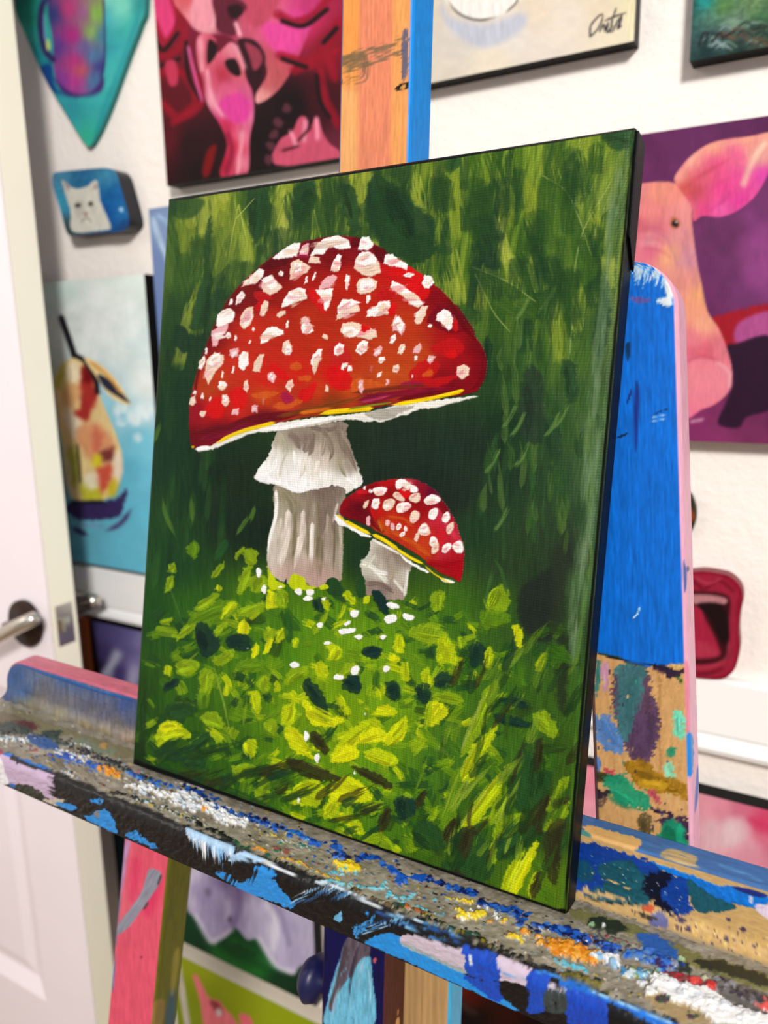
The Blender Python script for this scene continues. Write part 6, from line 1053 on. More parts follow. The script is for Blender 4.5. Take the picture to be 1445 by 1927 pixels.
    p.poly((196, 188, 172), [238, 450, 420, 470, 622, 470, 626, 560, 622, 700, 612, 990, 560, 985, 520, 1030, 460, 1040, 400, 1010, 330, 1015, 270, 1005, 215, 962, 186, 885, 205, 740, 228, 640], soft=1.2, rough=2, rs=5, hgt=.5,
           field=[(260, 500, 150, 140, 116), (330, 520, 148, 138, 114), (420, 500, 132, 118, 106), (500, 490, 112, 94, 84), (570, 500, 118, 102, 92), (610, 560, 148, 136, 122), (270, 600, 172, 166, 142), (350, 580, 140, 130, 108), (440, 600, 160, 150, 132), (540, 600, 120, 106, 92), (230, 740, 216, 208, 196), (290, 740, 212, 200, 188), (350, 760, 128, 118, 92), (390, 740, 208, 194, 180), (430, 760, 170, 160, 136), (480, 760, 140, 124, 104), (530, 760, 156, 140, 122), (600, 760, 130, 122, 100), (250, 860, 212, 202, 190), (330, 880, 150, 138, 116), (400, 880, 206, 192, 180), (480, 900, 136, 122, 100), (550, 880, 176, 160, 146), (600, 900, 160, 152, 132), (260, 960, 206, 184, 172), (340, 970, 186, 154, 142), (430, 980, 180, 150, 138), (500, 980, 176, 146, 134), (580, 960, 170, 150, 134)])
    for q, w, c in (([240, 480, 240, 620, 205, 760, 192, 880], 22, (242, 240, 236)), ([310, 596, 300, 760, 270, 900, 262, 960], 40, (222, 210, 198)), ([270, 640, 250, 800, 240, 940], 26, (206, 196, 178)), ([396, 600, 385, 760, 350, 900, 340, 960], 34, (222, 208, 196)), ([446, 670, 442, 800, 440, 930], 26, (236, 228, 220)), ([350, 600, 345, 760, 330, 920], 22, (126, 116, 90)), ([420, 560, 420, 760, 418, 900], 18, (132, 120, 96)), ([480, 560, 482, 760, 474, 960, 476, 1000], 30, (128, 114, 92)), ([530, 620, 530, 800, 520, 940], 28, (168, 152, 138)), ([575, 660, 570, 820, 566, 970], 12, (110, 100, 80)), ([600, 620, 606, 800, 600, 980], 20, (176, 168, 150)), ([280, 500, 330, 560, 340, 640], 44, (138, 130, 104)), ([420, 490, 425, 600, 420, 720], 40, (140, 126, 108)), ([500, 480, 505, 600, 500, 760], 46, (122, 106, 94)), ([560, 490, 570, 600, 560, 740], 34, (130, 114, 102)), ([500, 760, 495, 880, 490, 1000], 24, (130, 116, 94)), ([590, 560, 560, 680], 14, (206, 192, 182)), ([370, 750, 360, 860], 22, (232, 220, 210))): p.stroke(c, q, w, soft=1.3, dry=.1, a=.95, taper=(.08, .3), hgt=.4)
    p.poly((190, 160, 148), [235, 950, 330, 880, 460, 870, 560, 930, 600, 985, 520, 1020, 460, 1035, 300, 1005], soft=7, a=.45)
    p.poly((226, 220, 208), [245, 160, 330, 130, 500, 110, 636, 108, 640, 180, 682, 290, 700, 350, 727, 420, 722, 460, 690, 480, 640, 505, 625, 478, 560, 462, 510, 478, 455, 484, 420, 478, 360, 502, 315, 480, 262, 456, 180, 452, 118, 424, 124, 395, 170, 330, 205, 270], soft=1.2, rough=3, rs=5, hgt=.8,
           field=[(260, 200, 176, 168, 148), (320, 180, 146, 130, 114), (400, 200, 122, 106, 94), (500, 180, 150, 138, 118), (600, 160, 130, 114, 100), (440, 140, 140, 126, 112), (300, 240, 170, 164, 140), (480, 260, 190, 176, 160), (560, 240, 150, 140, 118), (640, 280, 134, 120, 104), (240, 290, 236, 232, 226), (180, 370, 250, 249, 246), (220, 410, 246, 245, 242), (300, 320, 240, 236, 228), (290, 420, 246, 246, 244), (380, 320, 246, 244, 240), (360, 420, 250, 250, 250), (440, 380, 240, 234, 222), (400, 460, 248, 248, 248), (520, 320, 210, 196, 182), (520, 420, 246, 244, 240), (600, 340, 172, 164, 142), (600, 430, 240, 238, 232), (660, 360, 150, 136, 122), (690, 430, 250, 249, 247), (650, 460, 240, 236, 230)])
    for q, w, c in (([300, 280, 270, 360, 258, 430], 18, (206, 200, 186)), ([340, 260, 345, 340, 320, 430], 14, (250, 250, 248)), ([400, 300, 395, 380, 370, 430], 20, (226, 220, 204)), ([420, 220, 400, 280], 34, (136, 118, 106)), ([520, 200, 500, 300], 26, (160, 148, 130)), ([540, 180, 560, 270, 540, 330], 24, (128, 112, 98)), ([600, 170, 650, 270, 700, 390], 26, (128, 112, 98)), ([600, 300, 610, 360, 640, 420], 26, (150, 142, 120)), ([480, 320, 470, 400], 26, (240, 228, 214)), ([310, 170, 350, 190, 380, 230], 40, (134, 118, 106)), ([430, 130, 520, 150, 620, 130], 26, (120, 104, 94)), ([610, 150, 620, 230], 22, (160, 144, 130)), ([270, 170, 300, 230], 34, (168, 162, 140)), ([340, 190, 380, 260], 34, (130, 114, 102)), ([450, 160, 440, 260, 420, 300], 36, (126, 110, 98)), ([500, 140, 540, 200, 560, 300], 30, (140, 126, 110)), ([590, 130, 610, 220, 640, 300], 34, (134, 120, 104)), ([640, 420, 690, 450], 30, (252, 252, 250)), ([140, 410, 210, 440, 300, 470, 350, 490], 20, (252, 252, 252)), ([180, 390, 230, 360, 240, 300], 26, (252, 252, 250))): p.stroke(c, q, w, soft=1.3, dry=.12, a=.95, taper=(.1, .3), hgt=.5)
    p.poly((250, 250, 250), [130, 430, 150, 400, 210, 420, 260, 440, 350, 480, 430, 466, 470, 480, 360, 505, 300, 482, 250, 458], soft=1.2, rough=2, hgt=.8)
    # grass creeping over the stem's foot
    p.view(*V5)
    for c, q in ((b, [752, 290, 758, 210, 790, 250, 840, 280, 800, 300]), (b, [855, 262, 880, 215, 935, 240, 950, 275, 1000, 285, 960, 300, 880, 300]), (D, [830, 262, 845, 238, 845, 268]), (d, [1040, 270, 1080, 236, 1125, 270, 1120, 330, 1060, 320]), (b, [1010, 285, 1040, 270, 1060, 290, 1020, 300])): p.poly(c, q, soft=1.2, rough=2, rs=5, hgt=.7)
    # ---- large cap
    p.view(*V1)
    cap = [78, 1012, 64, 950, 62, 870, 72, 780, 96, 690, 130, 590, 165, 490, 205, 405, 250, 330, 310, 262, 390, 192, 450, 144, 540, 100, 600, 80, 700, 60, 800, 62, 900, 92, 950, 130, 1060, 194, 1165, 270, 1245, 345, 1300, 425, 1350, 500, 1402, 580, 1408, 640, 1395, 710, 1350, 768, 1180, 794, 1000, 820, 840, 848, 700, 868, 560, 886, 430, 914, 300, 955, 180, 1004, 110, 1020]
    p.poly((180, 40, 20), cap, soft=1.2, rough=2, rs=5, hgt=.7, tex=.06, ang=20,
           field=[(100, 850, 150, 14, 32), (75, 980, 106, 8, 22), (150, 520, 124, 12, 15), (250, 350, 106, 8, 14), (400, 220, 106, 6, 14), (600, 120, 118, 6, 20), (720, 160, 118, 6, 14), (850, 110, 124, 10, 28), (1000, 200, 200, 18, 20), (1100, 260, 214, 16, 18), (1180, 330, 130, 6, 20), (1280, 400, 96, 6, 14), (1380, 560, 116, 6, 18), (1390, 680, 124, 6, 22), (1250, 560, 172, 12, 22), (1300, 640, 150, 12, 22), (1200, 720, 140, 8, 24), (500, 330, 150, 20, 12), (600, 280, 168, 24, 14), (760, 260, 186, 30, 12), (900, 330, 186, 32, 14), (1050, 450, 186, 54, 20), (1100, 600, 188, 66, 22), (950, 600, 188, 62, 20), (800, 560, 184, 50, 18), (650, 560, 184, 42, 16), (600, 430, 180, 42, 14), (450, 450, 186, 38, 18), (350, 480, 196, 40, 18), (300, 640, 200, 44, 24), (200, 720, 190, 54, 20), (150, 760, 176, 60, 20), (420, 700, 204, 30, 18), (560, 680, 204, 32, 18), (720, 690, 206, 20, 14), (650, 760, 196, 56, 20), (800, 740, 192, 76, 22), (950, 700, 194, 78, 22), (1050, 690, 190, 74, 22), (300, 830, 194, 36, 24), (400, 790, 196, 66, 20), (520, 820, 186, 50, 28), (180, 830, 200, 18, 18), (200, 950, 118, 6, 28), (400, 890, 108, 10, 28), (600, 850, 140, 52, 20), (700, 820, 130, 56, 16), (900, 790, 116, 24, 38), (1100, 740, 128, 12, 28), (1250, 750, 118, 8, 24), (370, 330, 116, 10, 14), (480, 210, 110, 8, 14)])
    rd, rd2, cr, cr2, og = (214, 14, 18), (190, 18, 22), (86, 4, 14), (116, 6, 26), (206, 88, 26)
    for c, q in ((cr, [395, 210, 420, 170, 500, 150, 530, 165, 480, 200]), (cr, [560, 150, 600, 85, 655, 80, 640, 110, 590, 150]), (cr, [790, 100, 820, 60, 842, 80, 826, 110]), (cr2, [690, 115, 720, 104, 736, 120, 715, 138]), (cr, [900, 100, 960, 130, 950, 180, 905, 160]), (rd, [600, 310, 640, 300, 690, 370, 680, 410, 650, 390, 620, 350]), (rd, [980, 200, 1050, 190, 1060, 230, 980, 240]), (rd, [1080, 240, 1140, 270, 1150, 330, 1100, 350, 1050, 300, 1060, 260]), (rd2, [920, 310, 980, 300, 990, 340, 930, 350]), (rd, [360, 380, 390, 350, 420, 360, 380, 400]), (rd2, [360, 310, 440, 320, 430, 350, 370, 350]), (rd, [430, 650, 460, 640, 520, 700, 500, 710, 450, 690]), (rd, [690, 660, 740, 640, 800, 700, 790, 750, 740, 760, 700, 730]), (rd, [560, 770, 640, 720, 620, 790, 580, 810]), (rd, [240, 780, 300, 740, 330, 800, 290, 850]), (rd, [130, 850, 180, 790, 220, 800, 210, 880, 160, 880]), (cr2, [1140, 440, 1200, 370, 1280, 400, 1320, 480, 1250, 500, 1180, 470]), (rd2, [1160, 560, 1260, 520, 1310, 570, 1250, 610, 1170, 580]), (rd, [1230, 590, 1270, 570, 1270, 610, 1240, 610]), (rd2, [1060, 680, 1130, 620, 1200, 640, 1160, 700, 1080, 720]), (rd2, [1000, 740, 1100, 710, 1200, 700, 1290, 690, 1200, 740, 1060, 760]), (og, [520, 640, 560, 630, 575, 660, 530, 665]), (og, [1120, 690, 1160, 660, 1170, 690, 1130, 700]), (og, [560, 700, 610, 690, 610, 715, 570, 715]), (og, [340, 780, 420, 760, 470, 770, 400, 800]), (og, [440, 830, 520, 800, 580, 805, 510, 845]), (og, [830, 700, 960, 740, 900, 770, 800, 760]), ((160, 20, 70), [480, 790, 500, 760, 540, 800, 500, 820]), ((150, 20, 60), [1020, 730, 1080, 715, 1130, 730, 1060, 750]), ((190, 30, 30), [700, 560, 760, 540, 800, 620, 720, 640])): p.poly(c, q, soft=1.5, rough=3, rs=5, a=.85, tex=.1, ang=r.uniform(60, 120), hgt=.6)
    for q, w, c in (([80, 950, 220, 935, 350, 890, 500, 870, 640, 840], 44, (98, 8, 24)), ([110, 985, 240, 950, 380, 900], 30, (118, 14, 44)), ([450, 880, 640, 840, 800, 800, 860, 770], 24, (120, 60, 16)), ([820, 805, 960, 780, 1120, 760, 1250, 745], 34, (124, 14, 44)), ([800, 770, 1000, 745, 1180, 735], 20, (110, 40, 24)), ([560, 862, 640, 850, 720, 835], 18, (220, 110, 24)), ([1000, 800, 1150, 775, 1280, 760], 22, (104, 6, 20)), ([1380, 560, 1400, 640, 1380, 720, 1330, 760], 30, (112, 4, 18)), ([1250, 360, 1310, 450, 1370, 540], 40, (100, 6, 16)), ([200, 420, 140, 570, 100, 700, 80, 860], 16, (110, 8, 16)), ([840, 812, 900, 800, 980, 780], 12, (190, 60, 100))): p.stroke(c, q, w, soft=1.8, dry=.16, a=.85, taper=(.15, .3), hgt=.7)
    p.poly((236, 234, 226), [88, 1024, 160, 1008, 250, 966, 330, 940, 400, 924, 460, 906, 560, 892, 640, 880, 800, 866, 900, 852, 1000, 826, 1150, 806, 1340, 785, 1362, 790, 1240, 820, 1180, 838, 1100, 845, 1050, 868, 1000, 880, 940, 902, 905, 896, 880, 902, 780, 892, 640, 916, 540, 930, 460, 944, 350, 952, 290, 976, 230, 1002, 150, 1030], soft=1.2, rough=2, rs=5, hgt=1.2, tex=.06, ang=12)
    p.poly((164, 158, 146), [860, 864, 920, 846, 1000, 834, 1090, 830, 1020, 862, 960, 890, 900, 888], soft=2, rough=3, a=.85, tex=.14, ang=14); p.poly((190, 182, 168), [470, 920, 560, 905, 700, 890, 760, 890, 640, 912, 520, 934], soft=2, dry=.3, ang=10); p.poly((250, 250, 248), [380, 936, 440, 925, 500, 915, 640, 888, 760, 880, 650, 905, 480, 938], soft=1.3, hgt=1.)
    for q, w in (([178, 1004, 240, 970, 300, 945, 380, 922, 462, 902], 19), ([650, 868, 700, 858, 780, 850, 900, 838], 25), ([975, 826, 1060, 812, 1180, 790, 1312, 760], 20), ([1160, 795, 1240, 776, 1312, 756], 16)): p.stroke((244, 208, 12), q, w, soft=1.1, taper=(.2, .1), dry=.08, hgt=1.2, tex=.1)
    p.stroke((120, 130, 16), [790, 842, 900, 824, 980, 815], 9, soft=1, dry=.3); p.blob((250, 250, 250), 122, 1022, 34, 13, ang=-.1, soft=1., hgt=1.6); p.blob((230, 170, 20), 80, 1014, 8, 5, soft=1)
    W, C, K = (252, 248, 245), (238, 212, 190), (234, 176, 182)
    spots = ((W, [440, 160, 480, 125, 540, 90, 570, 92, 555, 150, 500, 160, 460, 165]), (K, [560, 150, 580, 100, 610, 90, 600, 150]), (C, [520, 258, 525, 180, 560, 165, 615, 200, 600, 225, 560, 240, 535, 255]), (W, [545, 230, 540, 180, 575, 185, 575, 215]), (C, [605, 180, 615, 150, 655, 155, 660, 185]), (W, [610, 150, 650, 90, 690, 65, 740, 58, 790, 80, 795, 115, 745, 120, 700, 105, 680, 140, 640, 145]), (W, [830, 120, 845, 65, 880, 62, 900, 100, 880, 125]), (W, [705, 215, 712, 180, 740, 140, 755, 150, 745, 215, 725, 222]), (C, [706, 216, 715, 195, 745, 195, 740, 218, 722, 222]),
        (C, [810, 205, 820, 160, 850, 130, 900, 140, 925, 180, 932, 225, 890, 245, 850, 235]), (W, [818, 180, 835, 140, 880, 128, 915, 160, 910, 185, 860, 196]), (W, [945, 180, 955, 145, 985, 140, 1010, 165, 1055, 185, 1050, 215, 1010, 200, 970, 195]), (W, [1030, 240, 1060, 222, 1085, 235, 1070, 250]), (W, [1120, 275, 1130, 235, 1160, 240, 1172, 270, 1150, 300, 1130, 295]), (W, [335, 280, 340, 250, 380, 205, 408, 215, 395, 250, 365, 275]), (C, [300, 290, 325, 255, 345, 250, 340, 280]), (W, [275, 370, 280, 330, 305, 305, 320, 330, 300, 360]), (W, [470, 228, 480, 215, 492, 225, 488, 242, 474, 240]), (C, [390, 290, 400, 250, 440, 235, 465, 270, 488, 290, 460, 315, 430, 328, 400, 310]), (W, [392, 260, 430, 238, 455, 260, 462, 290, 435, 305, 410, 275]),
        (W, [585, 280, 592, 245, 604, 240, 600, 270]), (W, [620, 260, 632, 222, 640, 225, 632, 258]), (W, [482, 385, 490, 350, 520, 310, 560, 292, 592, 300, 598, 345, 560, 355, 520, 370]), (C, [520, 310, 560, 300, 590, 320, 594, 340, 545, 320]), (K, [655, 290, 680, 250, 715, 235, 735, 245, 715, 280, 690, 295, 655, 305]), (W, [635, 305, 680, 300, 715, 295, 712, 340, 688, 400, 680, 400, 672, 350, 650, 325]), (W, [770, 265, 775, 232, 795, 240, 790, 270, 780, 305, 772, 300]), (C, [820, 280, 835, 255, 880, 245, 915, 265, 915, 295, 880, 318, 840, 325, 826, 310]), (W, [835, 290, 845, 262, 890, 258, 905, 285, 870, 300, 845, 310]), (W, [866, 360, 870, 325, 884, 325, 885, 350, 874, 368]), (C, [728, 440, 745, 395, 790, 370, 830, 370, 838, 400, 800, 410, 770, 430]), (W, [735, 380, 760, 345, 800, 345, 842, 362, 800, 378, 765, 392, 740, 415]), (W, [865, 425, 875, 395, 905, 385, 925, 355, 970, 352, 980, 380, 965, 415, 930, 400, 905, 425]), (C, [920, 380, 950, 360, 975, 385, 965, 418, 930, 408]), (rd, [966, 400, 985, 362, 1006, 370, 995, 415, 972, 420]), (W, [975, 290, 985, 262, 1020, 275, 1060, 305, 1090, 325, 1060, 335, 1020, 325, 990, 305]), (C, [1000, 310, 1040, 320, 1080, 315, 1110, 340, 1125, 370, 1100, 388, 1070, 370, 1040, 340]), (C, [1085, 445, 1095, 405, 1120, 375, 1145, 378, 1135, 420, 1115, 455, 1090, 460]), (W, [1180, 440, 1190, 410, 1215, 392, 1245, 400, 1260, 440, 1255, 480, 1240, 488, 1205, 450]), (rd2, [1255, 480, 1262, 430, 1282, 445, 1284, 485, 1268, 495]), (W, [1146, 468, 1152, 456, 1166, 462, 1158, 476]),
        (W, [188, 465, 192, 420, 215, 395, 250, 385, 272, 405, 268, 440, 240, 458, 205, 475]), (K, [170, 560, 165, 490, 200, 470, 245, 455, 235, 490, 200, 530, 190, 560]), (C, [293, 455, 300, 420, 325, 385, 355, 380, 358, 420, 340, 465, 310, 482]), (K, [305, 450, 320, 400, 345, 395, 345, 440]), (C, [385, 420, 390, 380, 410, 350, 425, 355, 420, 395, 400, 425]), (W, [245, 370, 250, 345, 262, 345, 262, 370]), (C, [460, 420, 475, 400, 502, 395, 500, 415, 470, 430]), (W, [388, 550, 392, 510, 420, 475, 450, 468, 492, 488, 495, 505, 440, 520, 410, 540]), (W, [575, 500, 572, 460, 600, 445, 622, 465, 628, 490, 600, 505]), (K, [565, 435, 590, 422, 615, 445, 600, 460, 575, 450]), (W, [502, 475, 508, 442, 516, 445, 513, 475]), (W, [350, 485, 356, 472, 363, 482, 357, 492]), (C, [665, 515, 672, 500, 692, 510, 690, 528, 675, 526]), (C, [748, 490, 760, 455, 800, 448, 870, 465, 912, 490, 915, 515, 880, 530, 820, 515, 770, 510]), (W, [762, 500, 765, 475, 800, 470, 840, 490, 820, 515, 790, 520]), (rd, [842, 490, 848, 462, 875, 460, 885, 480, 860, 495]), (K, [985, 490, 990, 440, 1000, 415, 1030, 440, 1045, 470, 1028, 515, 1010, 490]), (W, [990, 450, 1012, 420, 1040, 460, 1025, 500, 1005, 470]), (W, [972, 545, 980, 515, 1000, 502, 1000, 525, 985, 550]),
        (W, [230, 515, 238, 495, 255, 500, 252, 520, 240, 525]), (W, [268, 530, 272, 508, 282, 512, 278, 535]), (W, [335, 545, 338, 528, 345, 535, 342, 548]), (C, [484, 580, 490, 540, 515, 528, 532, 560, 522, 595, 500, 600]), (W, [502, 590, 505, 555, 525, 552, 530, 580, 518, 600]), (K, [247, 600, 250, 572, 290, 565, 285, 605, 262, 612]), (C, [135, 690, 145, 620, 180, 585, 225, 600, 215, 640, 180, 680, 152, 735]), (W, [150, 640, 165, 600, 205, 588, 205, 625, 175, 650]), (W, [104, 660, 112, 625, 136, 600, 138, 630, 120, 665]), (W, [135, 590, 142, 562, 150, 570, 145, 600]), (W, [285, 650, 290, 600, 310, 582, 332, 590, 335, 640, 310, 670]), (C, [352, 670, 360, 630, 385, 595, 405, 595, 395, 640, 385, 675]), (W, [258, 680, 262, 648, 272, 652, 268, 682]), (W, [614, 640, 620, 600, 650, 572, 668, 570, 660, 620, 632, 650]), (C, [622, 660, 630, 620, 655, 605, 648, 650, 632, 690]), (W, [720, 595, 722, 560, 745, 545, 768, 550, 762, 585, 742, 602]), (K, [730, 585, 745, 560, 765, 570, 745, 595]), (W, [815, 580, 830, 545, 855, 532, 875, 540, 868, 580, 840, 600]), (K, [830, 575, 850, 550, 870, 560, 850, 590]), (K, [898, 600, 905, 575, 930, 555, 940, 565, 930, 595, 912, 608]), (W, [920, 630, 925, 610, 950, 605, 952, 620, 935, 638]), (W, [752, 660, 758, 635, 785, 635, 775, 655, 765, 668]), (W, [782, 672, 785, 645, 802, 645, 802, 670]),
        (C, [985, 675, 990, 645, 1012, 640, 1018, 660, 1005, 680]), (W, [912, 702, 920, 680, 940, 672, 935, 690]), (K, [952, 735, 958, 708, 972, 712, 970, 730]), (C, [1006, 590, 1020, 552, 1042, 545, 1040, 575, 1025, 600]), (K, [1078, 590, 1085, 560, 1110, 545, 1118, 560, 1105, 590]), (W, [1082, 625, 1086, 600, 1098, 602, 1094, 622]), (K, [1142, 620, 1150, 600, 1180, 605, 1170, 630, 1155, 640]), (C, [1275, 690, 1280, 650, 1310, 640, 1335, 655, 1330, 690, 1300, 712]), (K, [420, 710, 422, 680, 445, 672, 460, 695, 445, 725]), (W, [428, 700, 435, 680, 452, 690, 442, 712]), (C, [500, 745, 510, 715, 530, 710, 540, 735, 520, 768]), (K, [830, 740, 832, 715, 852, 712, 855, 750, 848, 778, 838, 765]), (C, [678, 760, 682, 730, 695, 740, 695, 765]), (C, [310, 750, 315, 715, 330, 712, 335, 750, 325, 770]), (W, [195, 745, 200, 718, 225, 715, 238, 735, 220, 758]), (C, [200, 750, 215, 735, 235, 745, 215, 760]), (W, [210, 700, 214, 670, 222, 680, 218, 704]), (C, [212, 820, 215, 780, 235, 775, 248, 810, 232, 835]), (W, [215, 800, 222, 780, 240, 795, 230, 812]), (C, [64, 820, 70, 790, 92, 780, 95, 815, 82, 830]), (W, [118, 795, 122, 768, 130, 772, 128, 800]), (C, [112, 870, 118, 852, 140, 855, 138, 875, 124, 882]), (K, [255, 870, 262, 845, 292, 840, 285, 870]), (K, [345, 855, 350, 825, 375, 825, 372, 860]), (W, [82, 775, 86, 758, 98, 762, 95, 778]), ((196, 110, 100), [395, 810, 398, 785, 406, 800, 402, 825]), ((196, 90, 80), [880, 670, 885, 645, 898, 650, 890, 680]), (W, [155, 800, 160, 785, 166, 795, 160, 806]), (W, [1070, 700, 1072, 684, 1078, 690, 1074, 704]), ((60, 20, 16), [765, 660, 768, 652, 772, 656, 769, 663]))
    def spot(c, q, big=True):
        p.poly(c, q, soft=1.1, rough=(1.9 if big else 1.1), rs=4, hgt=1.4 if c in (W, C, K) else .9, tex=.07, ang=r.uniform(40, 130), smooth=not big)
        o = np.asarray(q, float).reshape(-1, 2); m = o.mean(0); d = o.max(0) - o.min(0)
        if c in (W, C, K) and min(d) > 20:
            for i in range(2): b_ = m + d * r.uniform(-.2, .2, 2); p.stroke([C, K, (222, 190, 168), (228, 150, 150), W][r.randint(5)], [b_[0] - d[0] * .22, b_[1] + d[1] * r.uniform(-.1, .25), b_[0] + d[0] * .22, b_[1] + d[1] * r.uniform(-.25, .1)], min(d) * r.uniform(.2, .42), soft=1.1, dry=.38, a=.75, hgt=.9)
    for c, q in spots: spot(c, q)
    p.stroke((180, 30, 80), [560, 150, 600, 150], 12, soft=1, dry=.2)
    # ---- small toadstool
    p.view(*V2)
    p.poly((170, 160, 140), [785, 765, 860, 800, 940, 830, 1015, 910, 990, 960, 970, 1095, 920, 1110, 860, 1108, 800, 1070, 750, 1090, 735, 1000, 715, 905, 760, 850], soft=1.3, rough=3, rs=5, hgt=.6,
           field=[(800, 790, 206, 200, 186), (850, 830, 150, 136, 122), (920, 860, 128, 112, 98), (980, 900, 132, 116, 102), (760, 880, 206, 204, 190), (820, 900, 180, 168, 152), (900, 930, 150, 136, 122), (980, 960, 200, 196, 184), (760, 940, 196, 194, 176), (830, 970, 220, 216, 206), (940, 1000, 196, 190, 172), (780, 1030, 132, 116, 106), (850, 1040, 120, 102, 94), (930, 1070, 160, 140, 128), (770, 1080, 150, 126, 116)])
    for q, w, c in (([790, 770, 870, 812, 940, 850], 16, (236, 232, 222)), ([730, 900, 790, 930, 870, 1010], 30, (226, 226, 214)), ([800, 950, 860, 960], 24, (238, 236, 230)), ([890, 860, 900, 960, 880, 1000], 30, (160, 146, 130)), ([985, 950, 970, 1080], 18, (230, 228, 220)), ([760, 1020, 830, 1020, 900, 1060], 30, (122, 104, 94)), ([910, 1000, 960, 1060], 18, (224, 220, 208)), ([745, 930, 800, 860], 18, (214, 214, 196))): p.stroke(c, q, w, soft=1.3, dry=.12, a=.95, hgt=.5)
    p.poly((170, 20, 20), [597, 612, 604, 575, 640, 530, 700, 490, 745, 466, 800, 442, 880, 430, 940, 424, 1010, 426, 1075, 448, 1140, 492, 1195, 560, 1225, 610, 1255, 660, 1280, 745, 1302, 800, 1304, 880, 1284, 998, 1235, 985, 1150, 945, 1080, 885, 1000, 830, 900, 770, 800, 715, 700, 665, 620, 640], soft=1.2, rough=2, rs=5, hgt=.7,
           field=[(610, 590, 150, 12, 24), (640, 620, 118, 8, 24), (700, 590, 84, 6, 22), (760, 640, 96, 8, 20), (700, 510, 172, 14, 26), (780, 500, 120, 8, 20), (870, 450, 190, 14, 20), (900, 500, 130, 8, 16), (970, 440, 190, 60, 80), (1080, 470, 140, 14, 34), (1120, 490, 84, 8, 44), (1000, 560, 140, 8, 12), (830, 600, 196, 24, 18), (900, 640, 190, 44, 18), (960, 680, 196, 40, 18), (1010, 760, 190, 50, 20), (850, 690, 190, 76, 20), (1060, 600, 150, 10, 18), (1150, 660, 196, 40, 60), (1180, 740, 200, 24, 40), (1080, 780, 196, 60, 24), (1100, 840, 184, 60, 20), (1250, 740, 190, 40, 60), (1180, 860, 190, 40, 60), (1200, 900, 156, 8, 24), (1270, 930, 164, 8, 20), (1150, 920, 150, 30, 20), (1200, 590, 120, 10, 20)])
    for q, w, c in (([640, 600, 740, 640, 840, 720], 26, (110, 6, 22)), ([900, 720, 1000, 780, 1100, 850], 30, (196, 84, 24)), ([820, 660, 840, 720], 12, (206, 120, 30)), ([880, 640, 960, 650, 1010, 690], 14, (206, 90, 26)), ([1100, 900, 1200, 910, 1290, 900], 40, (160, 8, 24)), ([780, 590, 800, 640, 830, 620], 22, (206, 20, 22)), ([700, 500, 760, 500], 22, (210, 24, 34)), ([940, 500, 1000, 500], 24, (196, 14, 20)), ([1150, 600, 1200, 680, 1260, 760], 36, (206, 50, 76))): p.stroke(c, q, w, soft=1.8, dry=.2, a=.8, hgt=.6)
    p.poly((248, 248, 246), [572, 630, 600, 640, 640, 676, 720, 720, 780, 752, 740, 756, 700, 734, 640, 700, 590, 680], soft=1.1, rough=2, hgt=1.3); p.poly((246, 246, 242), [940, 850, 1000, 890, 1080, 935, 1110, 950, 1090, 956, 1020, 920, 960, 880], soft=1.1, rough=2, hgt=1.3); p.poly((244, 244, 240), [1170, 985, 1240, 1002, 1245, 1016, 1190, 1010], soft=1.1, hgt=1.2)
    for q, w in (([625, 660, 700, 700, 780, 740], 22), ([780, 738, 850, 770, 940, 830], 24), ([920, 820, 1000, 870, 1080, 910], 18), ([1080, 915, 1130, 960, 1180, 990, 1235, 1018], 9), ([585, 628, 630, 662], 10)): p.stroke((246, 214, 14), q, w, soft=1.1, taper=(.15, .2), dry=.06, hgt=1.2, tex=.1)
